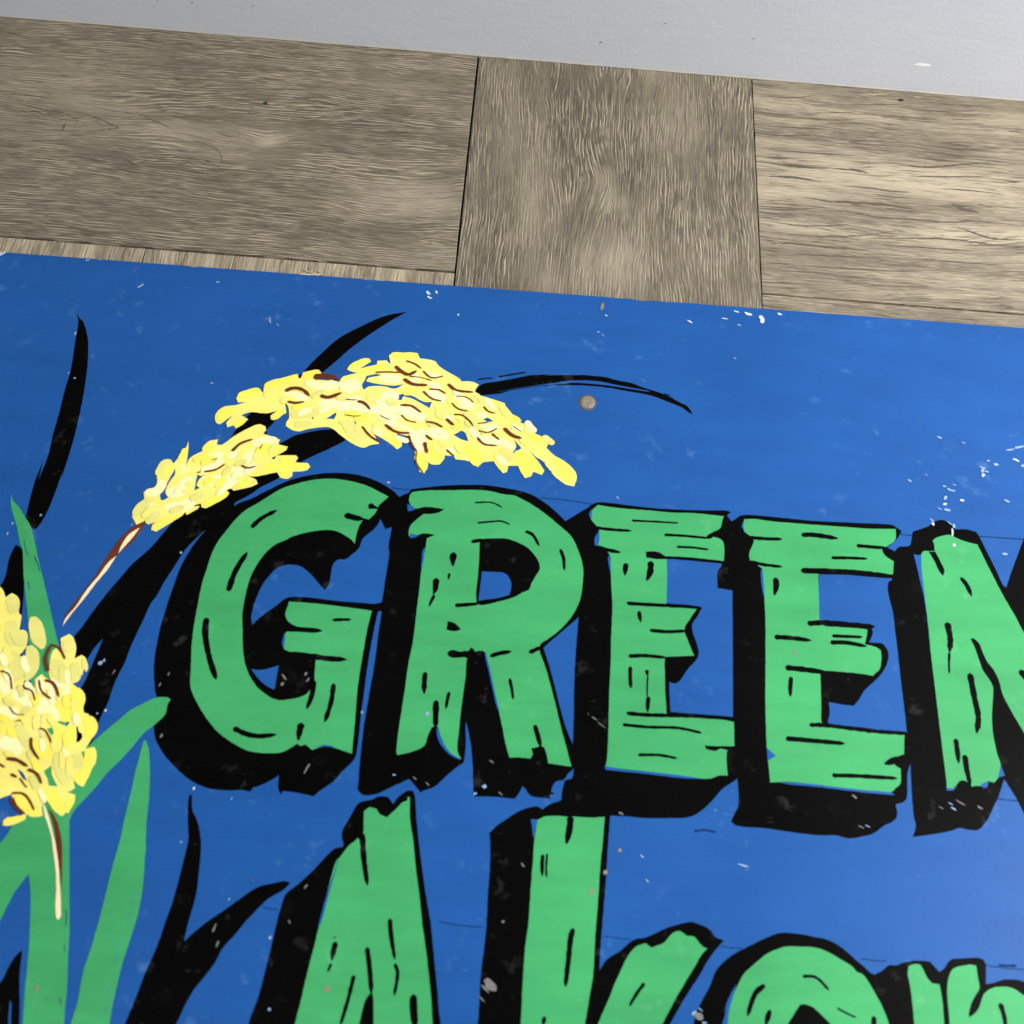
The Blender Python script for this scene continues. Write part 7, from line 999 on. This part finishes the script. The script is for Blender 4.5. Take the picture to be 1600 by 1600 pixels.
# stack of paint coats, in millimetres above the board
COAT = {'leaf_shadow': .030, 'letter_shadow': .060, 'paint_gap': .12, 'leaf': .15, 'letter': .19, 'fringe': .23, 'grain_mark': .26, 'guide_line': .028,
        'dry_brush': .18, 'stalk': .31, 'stalk_highlight': .34, 'seed_head': .37, 'seed': .41, 'seed_line': .86, 'paint_chip': .305}
# the longest grooves and pale ridges of the three open planks, traced one by one
GRAIN = json.loads('''[["b","d",[[188.6,602.2],[213.8,602.4],[239.0,602.6],[259.2,603.1]],1.4],["b","d",[[188.1,588.2],[206.7,587.0],[235.5,587.6]],1.4],["b","d",[[239.2,588.0],[258.0,588.3],[267.8,586.1]],1.96],["b","d",[[187.5,575.3],[207.4,575.8],[229.6,573.6]],2.1],["b","d",[[245.6,571.8],[266.6,571.6],[281.4,570.0],[298.8,571.0]],1.26],["b","d",[[266.2,566.0],[280.9,564.4],[301.9,565.0]],1.12],["b","d",[[297.9,586.9],[325.7,589.0],[363.9,593.0]],1.4],["b","d",[[288.9,597.3],[314.1,597.5],[339.9,602.7],[364.6,607.7]],1.96],["b","d",[[319.3,576.3],[343.0,577.2],[371.6,576.2]],1.12],["b","d",[[328.9,563.1],[334.6,558.9],[349.0,555.7]],3.64],["b","d",[[211.3,557.2],[235.8,555.0],[265.4,556.5],[285.0,555.4],[306.9,553.0]],1.96],["b","d",[[222.9,545.9],[247.4,546.1],[271.6,543.2],[296.1,544.2],[320.5,543.6],[345.4,546.9],[382.3,546.7]],1.4],["b","d",[[185.7,530.6],[209.8,529.3],[234.2,531.7],[249.0,534.8]],1.12],["b","d",[[329.9,539.9],[344.0,535.2],[355.7,531.8],[380.2,532.8]],1.68],["b","d",[[185.3,520.7],[209.3,520.1],[233.5,521.1],[257.9,525.0],[289.0,533.5]],1.12],["b","d",[[257.7,522.0],[288.2,525.1],[306.5,526.9],[330.9,527.8],[354.9,525.7],[379.2,525.9]],1.4],["b","d",[[184.9,510.2],[208.9,511.8],[235.2,510.7],[261.6,511.2]],1.68],["b","d",[[269.3,517.1],[305.6,517.8],[341.8,518.4]],1.26],["b","d",[[190.0,636.6],[215.7,638.6],[241.4,638.8],[267.4,643.4]],1.12],["b","d",[[233.4,633.7],[254.1,636.8],[279.8,637.9]],1.12],["b","d",[[189.6,626.4],[215.1,627.5],[235.6,628.9]],1.12],["b","d",[[189.2,616.3],[208.4,619.2],[227.5,620.4]],1.12],["b","d",[[221.2,644.3],[244.5,646.9],[262.8,649.7]],0.84],["b","d",[[327.8,665.6],[354.1,666.7],[371.2,667.7]],1.12],["b","d",[[333.2,654.9],[359.4,656.9],[372.6,658.7]],1.12],["b","d",[[339.1,650.4],[358.7,651.6]],0.98],["b","d",[[255.6,657.6],[281.7,659.6],[301.5,662.7]],0.98],["b","d",[[183.2,658.3],[210.4,659.5],[230.1,663.5]],1.12],["b","d",[[383.3,642.3],[396.3,642.9]],1.4],["b","d",[[252.6,617.3],[270.6,620.1]],0.84],["b","d",[[304.9,632.2],[317.5,630.2]],0.84],["b","d",[[178.9,543.0],[204.5,544.0],[223.0,547.5]],1.12],["b","d",[[202.4,501.6],[232.3,503.0],[268.3,504.8]],1.26],["b","d",[[207.8,491.8],[243.4,492.4],[291.1,494.2]],1.26],["b","d",[[181.8,492.2],[201.9,492.7]],1.12],["b","d",[[292.3,506.1],[328.4,506.7],[364.5,507.3]],1.26],["b","p",[[237.4,616.5],[255.1,616.7]],1.12],["b","p",[[309.0,672.2],[316.7,671.3]],1.12],["b","p",[[264.3,669.0],[290.7,672.8]],1.4],["b","p",[[280.1,641.3],[293.0,641.0]],1.26],["b","p",[[203.6,599.6],[226.2,600.4]],1.12],["a","d",[[-392.1,587.7],[-371.5,583.4],[-353.6,580.4],[-342.6,575.1],[-342.7,570.2]],0.92],["a","d",[[-354.8,585.2],[-334.3,580.9],[-320.9,575.8],[-310.0,570.5],[-325.8,565.5],[-332.9,564.8]],0.76],["a","d",[[-402.2,580.0],[-387.6,580.0],[-372.0,575.9]],0.67],["a","d",[[-301.6,587.8],[-280.1,578.6],[-269.2,573.3]],0.84],["a","d",[[-352.9,567.4],[-350.1,571.0],[-351.3,561.2]],1.01],["a","d",[[-276.1,559.6],[-252.6,563.0],[-236.1,559.1],[-228.8,552.0],[-225.6,541.3]],0.76],["a","d",[[-289.0,540.8],[-261.3,546.1],[-237.1,544.8],[-223.6,536.8]],0.5],["a","d",[[-295.8,539.3],[-289.0,535.4]],1.34],["a","d",[[-299.5,624.2],[-277.3,625.8],[-252.4,626.9],[-227.3,626.3]],0.59],["a","d",[[-293.4,618.9],[-263.3,618.0],[-226.1,619.6],[-213.8,621.0]],0.76],["a","d",[[-288.9,597.5],[-259.3,597.4],[-222.4,598.1],[-209.4,594.6]],0.76],["a","d",[[-242.0,611.0],[-211.6,607.7]],0.59],["a","d",[[-413.3,620.8],[-389.1,623.5]],0.5],["a","d",[[-410.2,609.2],[-385.9,611.1],[-348.4,609.3]],0.5],["a","d",[[-406.2,594.5],[-381.9,595.5],[-354.0,591.9]],0.59],["a","d",[[-336.5,590.5],[-312.3,586.6],[-291.5,586.4]],0.59],["a","d",[[-236.7,575.2],[-227.4,571.3],[-217.9,572.4]],0.76],["a","p",[[-375.1,673.1],[-356.1,674.1],[-338.3,674.4]],1.12],["a","p",[[-374.7,655.8],[-354.3,655.5]],1.12],["a","p",[[-378.8,642.1],[-364.9,641.9],[-340.0,643.0]],1.12],["a","p",[[-414.4,625.0],[-392.4,626.6],[-382.1,625.2]],1.4],["a","p",[[-322.0,635.5],[-300.7,636.1]],1.12],["a","p",[[-301.7,623.1],[-277.0,624.1]],1.12],["a","p",[[-242.6,600.9],[-210.5,601.1]],1.26],["a","p",[[-407.7,600.2],[-395.3,599.9]],1.12],["a","p",[[-293.9,615.4],[-270.1,614.7]],1.12],["a","p",[[-230.2,553.4],[-214.6,553.5],[-201.9,550.1]],1.12],["a","p",[[-392.6,594.3],[-369.1,593.6],[-344.1,591.4]],0.98],["a","p",[[-371.8,580.1],[-365.5,579.1]],1.12],["a","p",[[-241.1,586.1],[-232.6,586.3]],0.84],["a","p",[[-419.0,641.8],[-411.9,643.5]],0.98],["a","p",[[-411.1,659.6],[-392.0,659.1]],0.98],["a","p",[[-330.5,639.7],[-311.0,642.8]],0.84],["a","p",[[-259.5,624.4],[-227.1,625.5]],0.98],["a","p",[[-372.4,606.6],[-351.4,606.5]],0.98],["a","p",[[-234.5,596.8],[-209.8,597.0]],1.12],["a","p",[[-293.2,538.0],[-284.3,541.3]],0.98],["a","d",[[-184.2,615.8],[-160.1,613.4],[-124.6,608.9]],0.98],["a","d",[[-209.9,597.8],[-187.5,597.0]],0.84],["a","d",[[-214.1,622.6],[-184.3,624.3]],0.84],["a","d",[[-117.5,551.1],[-93.1,549.0]],0.84],["a","d",[[-69.4,554.6],[-47.4,552.2]],0.84],["a","d",[[-181.7,470.6],[-154.0,471.1]],0.98],["a","p",[[-216.6,637.8],[-187.8,639.4]],1.26],["a","p",[[-214.8,626.8],[-189.7,627.1]],1.26],["a","p",[[-214.2,623.5],[-195.4,623.0]],0.98],["a","p",[[-178.9,638.6],[-161.0,637.2],[-140.1,632.6]],0.98],["a","p",[[-182.0,609.3],[-162.1,609.8],[-142.0,608.6]],1.12],["a","p",[[-71.9,605.5],[-44.3,604.3]],1.26],["a","p",[[-156.0,516.2],[-136.7,513.6],[-124.2,508.8]],1.12],["a","p",[[-77.8,518.1],[-55.8,511.3]],1.12],["a","p",[[-190.4,481.3],[-173.1,482.3]],1.12],["a","p",[[-174.1,676.3],[-158.8,677.1]],0.84],["a","p",[[-191.6,576.0],[-187.7,574.8],[-183.1,576.1]],3.64],["a","p",[[-184.6,594.0],[-181.2,591.9]],0.84],["a","p",[[-73.5,487.2],[-53.4,484.8]],1.12]]''')
GM = {'d': plain('groove', (.075, .060, .043, 1), .7, .55, 900), 'p': plain('pale_ridge', (.28, .235, .165, 1), .6, .35, 900)}
gb = {}
for gi, (key, mt, pts, W) in enumerate(GRAIN):
    pp = smooth(pts, False, 80, .9); n = len(pp); V_, F_ = gb.setdefault((key, mt), ([], [])); s_ = len(V_)
    inv = (Matrix.Translation(pk[key].location) @ pk[key].rotation_euler.to_matrix().to_4x4()).inverted()
    for i, q in enumerate(pp):
        a = pp[max(0, i-1)]; b = pp[min(n-1, i+1)]; d = (b-a).normalized(); nn = Vector((-d.y, d.x)); t = i/(n-1)
        wd = max(.02, W*.5*(math.sin(math.pi*min(1, max(0, t)))**.6)*(1+.55*noise.noise(Vector((q.x*.25, q.y*.25, gi)))))
        jit = nn*(.35*noise.noise(Vector((q.x*.22, q.y*.22, gi+50))))
        for r_ in (q+nn*wd+jit, q-nn*wd+jit):
            if key == 'c': r_ = Vector((min(max(r_.x, -42.0), 177.5), r_.y))
            if key == 'b': r_ = Vector((max(r_.x, 179.8), max(r_.y, 465.6)))
            if key == 'a': r_ = Vector((min(r_.x, -45.6), max(r_.y, 463.0)))
            r_.y = min(r_.y, 675.5)
            V_.append(inv @ Vector((r_.x/1000, r_.y/1000, .00003 + .000004*(gi % 9))))
    for i in range(n-1): F_.append((s_+2*i, s_+2*i+1, s_+2*i+3, s_+2*i+2))
for (key, mt), (V_, F_) in gb.items():
    o = mesh_obj('groove' if mt == 'd' else 'pale_ridge', V_, F_, [GM[mt]], pk[key]); o['kind'] = 'stuff'
cnt = {}; made = []
def sheet(name, vo, fs_, mat, parent, z):
    return mesh_obj(name, [(p.x/1000, p.y/1000, TOP+z/1000) for p in vo], [f if True else f for f in fs_], [M[mat]], parent)
def ccw(fs_, vo):
    out = []
    for f in fs_:
        a, b, c = vo[f[0]], vo[f[1]], vo[f[2]]
        out.append(tuple(f) if (b-a).cross(c-a) > 0 else tuple(reversed(f)))
    return out
fringe = 0
for sh in ART['shapes']:
    nm = sh['n']; k = cnt.get(nm, 0); cnt[nm] = k+1
    key = nm
    if nm == 'paint_gap' and k >= 5: key = 'fringe'
    z = COAT[key] + {'seed': .0018*k, 'leaf_shadow': .005*(k % 6), 'letter_shadow': .006*k, 'leaf': .01*k, 'grain_mark': .004*(k % 10),
                     'letter': .0, 'seed_line': .006*(k % 9), 'paint_chip': .004*(k % 8), 'paint_gap': .002*(k % 8), 'seed_head': .01*k, 'guide_line': .002*(k % 3)}.get(nm, 0)
    par = made[sh['p']] if sh.get('p') is not None else sign
    if sh['k'] == 'p':
        outer = [wob(p) for p in smooth(sh['o'])]; holes = [[wob(p) for p in smooth(h)] for h in sh['h']]
        vo, fs_ = tri(outer, holes)
        nmn = 'paint_gap' if nm == 'paint_gap' else nm
        o = sheet(nmn, vo, ccw(fs_, vo), sh['m'], par, z)
        if sh.get('l'): o['label'] = sh['l']
        if nm == 'seed_head':      # thin pale rim where the yellow coat ends
            pass
    elif sh['k'] == 's':
        pts = smooth(sh['o'], False, 80, .9); n = len(pts); W = sh['w']; left = []; right = []
        if n < 2: made.append(None); continue
        L = [0]
        for i in range(1, n): L.append(L[-1] + (pts[i]-pts[i-1]).length)
        if sh.get('t', 1) == 0:    # fat seed stroke, rounded both ends
            res = []; tot = L[-1]; ext = W*.22
            d0 = (pts[0]-pts[1]).normalized(); d1 = (pts[-1]-pts[-2]).normalized()
            pts = [pts[0]+d0*ext, pts[0]+d0*ext*.55] + pts + [pts[-1]+d1*ext*.55, pts[-1]+d1*ext]; n = len(pts)
            L = [0]
            for i in range(1, n): L.append(L[-1] + (pts[i]-pts[i-1]).length)
        tot = L[-1]
        for i in range(n):
            a = pts[max(0, i-1)]; b = pts[min(n-1, i+1)]; d = (b-a).normalized(); nn = Vector((-d.y, d.x)); t = L[i]/tot
            if sh.get('t', 1) == 0: wd = W*.5*max(0.0, 1-(2*t-1)**4)**.5*(1+.12*noise.noise(Vector((k*3.1, t*3, 0))))
            elif nm == 'guide_line': wd = W*.5*(.7+.5*noise.noise(Vector((pts[i].x*.6, k, 0))))
            else:
                e0 = min(1, t*tot/(W*.45+.01)); e1 = min(1, (1-t)*tot/(W*1.2+.01))
                wd = W*.5*(max(e0, .0)**.5)*(max(e1, .0)**.6)*(1.08-.2*t)*(1+.22*noise.noise(Vector((k*1.7, L[i]*.35, 0))))
            wd = max(wd, .03); left.append(pts[i]+nn*wd); right.append(pts[i]-nn*wd)
        ring = [wob(p, .10) for p in left + right[::-1]]
        vo, fs_ = tri(ring)
        o = sheet(nm, vo, ccw(fs_, vo), sh['m'], par, z)
    else:                          # chip: ragged flake
        c = Vector(sh['o'][0]); a = -R(sh['a']); q = 13; ring = []
        for i in range(q):
            t = 2*math.pi*i/q; rr = 1 + .38*noise.noise(Vector((c.x*.7+math.cos(t)*1.3, c.y*.7+math.sin(t)*1.3, k)))*1.4
            x = sh['w']/2*math.cos(t)*rr; y = sh['hh']/2*math.sin(t)*rr
            ring.append(c + Vector((x*math.cos(-a)-y*math.sin(-a), x*math.sin(-a)+y*math.cos(-a))))
        if max(abs(c.y), 0) < 3: ring = [Vector((p.x, min(p.y, -.25))) for p in ring]
        ring = [Vector((max(p.x, .3), p.y)) for p in ring]
        vo, fs_ = tri(ring)
        o = sheet(nm, vo, ccw(fs_, vo), sh['m'], par, z)
    made.append(o)
# seeds, lines and grain marks are laid flush over their parent coat
# nail head driven through the sign
nx, ny = ART['nail'][0]/1000, ART['nail'][1]/1000; nr = ART['nailr']/1000
v = []; f = []; rings = [(1.22, .00003), (1.12, .00022), (.98, .00030), (.90, .0006), (.62, .00085), (.25, .0009)]
for q, (rr, zz) in enumerate(rings):
    for i in range(20):
        t = 2*math.pi*i/20; r_ = nr*rr*(1+.05*noise.noise(Vector((math.cos(t)*1.5, math.sin(t)*1.5, q*.4))))
        v.append((nx+r_*math.cos(t), ny+r_*math.sin(t), TOP+zz+.00012*noise.noise(Vector((math.cos(t)*2, math.sin(t)*2, 3+q)))))
mi = []
for q in range(len(rings)-1):
    for i in range(20): f.append((q*20+i, q*20+(i+1) % 20, (q+1)*20+(i+1) % 20, (q+1)*20+i)); mi.append(1 if q < 2 else 0)
f.append(tuple((len(rings)-1)*20+i for i in range(20))); mi.append(0)
nl = mesh_obj('nail_head', v, f, [plain('weathered_nail', (.21, .185, .145, 1), .55, .75, 520, .2), plain('nail_grime', (.06, .055, .05, 1), .8)], sign, mi)
nl['label'] = 'weathered nail head below the thin arched black leaf'

# ------------------------------------------------------------------ bits of debris
def debris(name, label, cat, loc, size, mat, rz=0, sub=2, shape=(1, 1, 1)):
    bm = bmesh.new(); bmesh.ops.create_icosphere(bm, subdivisions=sub, radius=size)
    for q in bm.verts:
        k_ = 1+.35*noise.noise(q.co/size*1.3+Vector(loc)*50); q.co = Vector((q.co.x*shape[0]*k_, q.co.y*shape[1]*k_, q.co.z*shape[2]*k_))
    me = bpy.data.meshes.new(name); bm.to_mesh(me); bm.free(); me.materials.append(mat)
    o = link(bpy.data.objects.new(name, me)); o.location = loc; o.rotation_euler = (0, 0, rz); o['label'] = label; o['category'] = cat; return o
dark_bit = plain('dark_dot', (.02, .017, .013, 1), .8)
debris('dot', 'tiny black crumb in the middle of the left grey-brown plank', 'debris', (-.2036, .6072, .0008), .0013, dark_bit, shape=(1, .9, .6))
debris('dot', 'tiny black crumb close to the wall on the pale right-hand plank', 'debris', (.2995, .6662, .0008), .0015, dark_bit, shape=(1.4, .8, .5))  # stands for a black knot hole printed on the plank
# splinter: two slivers of bare wood fused at one end, beside the board
bm = bmesh.new()
def sliver(a, b, w0, w1, z0, z1):
    a, b = Vector(a), Vector(b); d = (b-a).normalized(); nn = Vector((-d.y, d.x, 0)); r0 = []; K = 6
    rows = []
    for i in range(K+1):
        t = i/K; c = a.lerp(b, t); wd = (w0+(w1-w0)*t)*(1+.3*math.sin(t*9)); z = z0+(z1-z0)*t
        rows.append([bm.verts.new(c+nn*wd+Vector((0, 0, .0002))), bm.verts.new(c+Vector((0, 0, z))), bm.verts.new(c-nn*wd+Vector((0, 0, .0002)))])
    for i in range(K):
        for j in range(2): bm.faces.new((rows[i][j], rows[i][j+1], rows[i+1][j+1], rows[i+1][j]))
sliver((0, 0, 0), (.016, .001, 0), .0008, .0003, .0012, .0008); sliver((.002, .0042, 0), (.013, .0006, 0), .0003, .0009, .0009, .0014)
sliver((.0125, .0035, 0), (.0165, -.0005, 0), .0002, .0004, .0009, .001)
me = bpy.data.meshes.new('wood_splinter'); bm.to_mesh(me); bm.free(); me.materials.append(plain('bare_wood', (.70, .58, .38, 1), .6, .2, 500))
sp = link(bpy.data.objects.new('wood_splinter', me)); sp.location = (-.1535, .4480, .0001); sp.rotation_euler = (0, 0, R(2))
sp['label'] = 'pale wood splinter lying against the top edge of the blue sign'; sp['category'] = 'splinter'

# ------------------------------------------------------------------ render defaults
scene.render.engine = 'CYCLES'; scene.render.resolution_x = 1024; scene.render.resolution_y = 1024
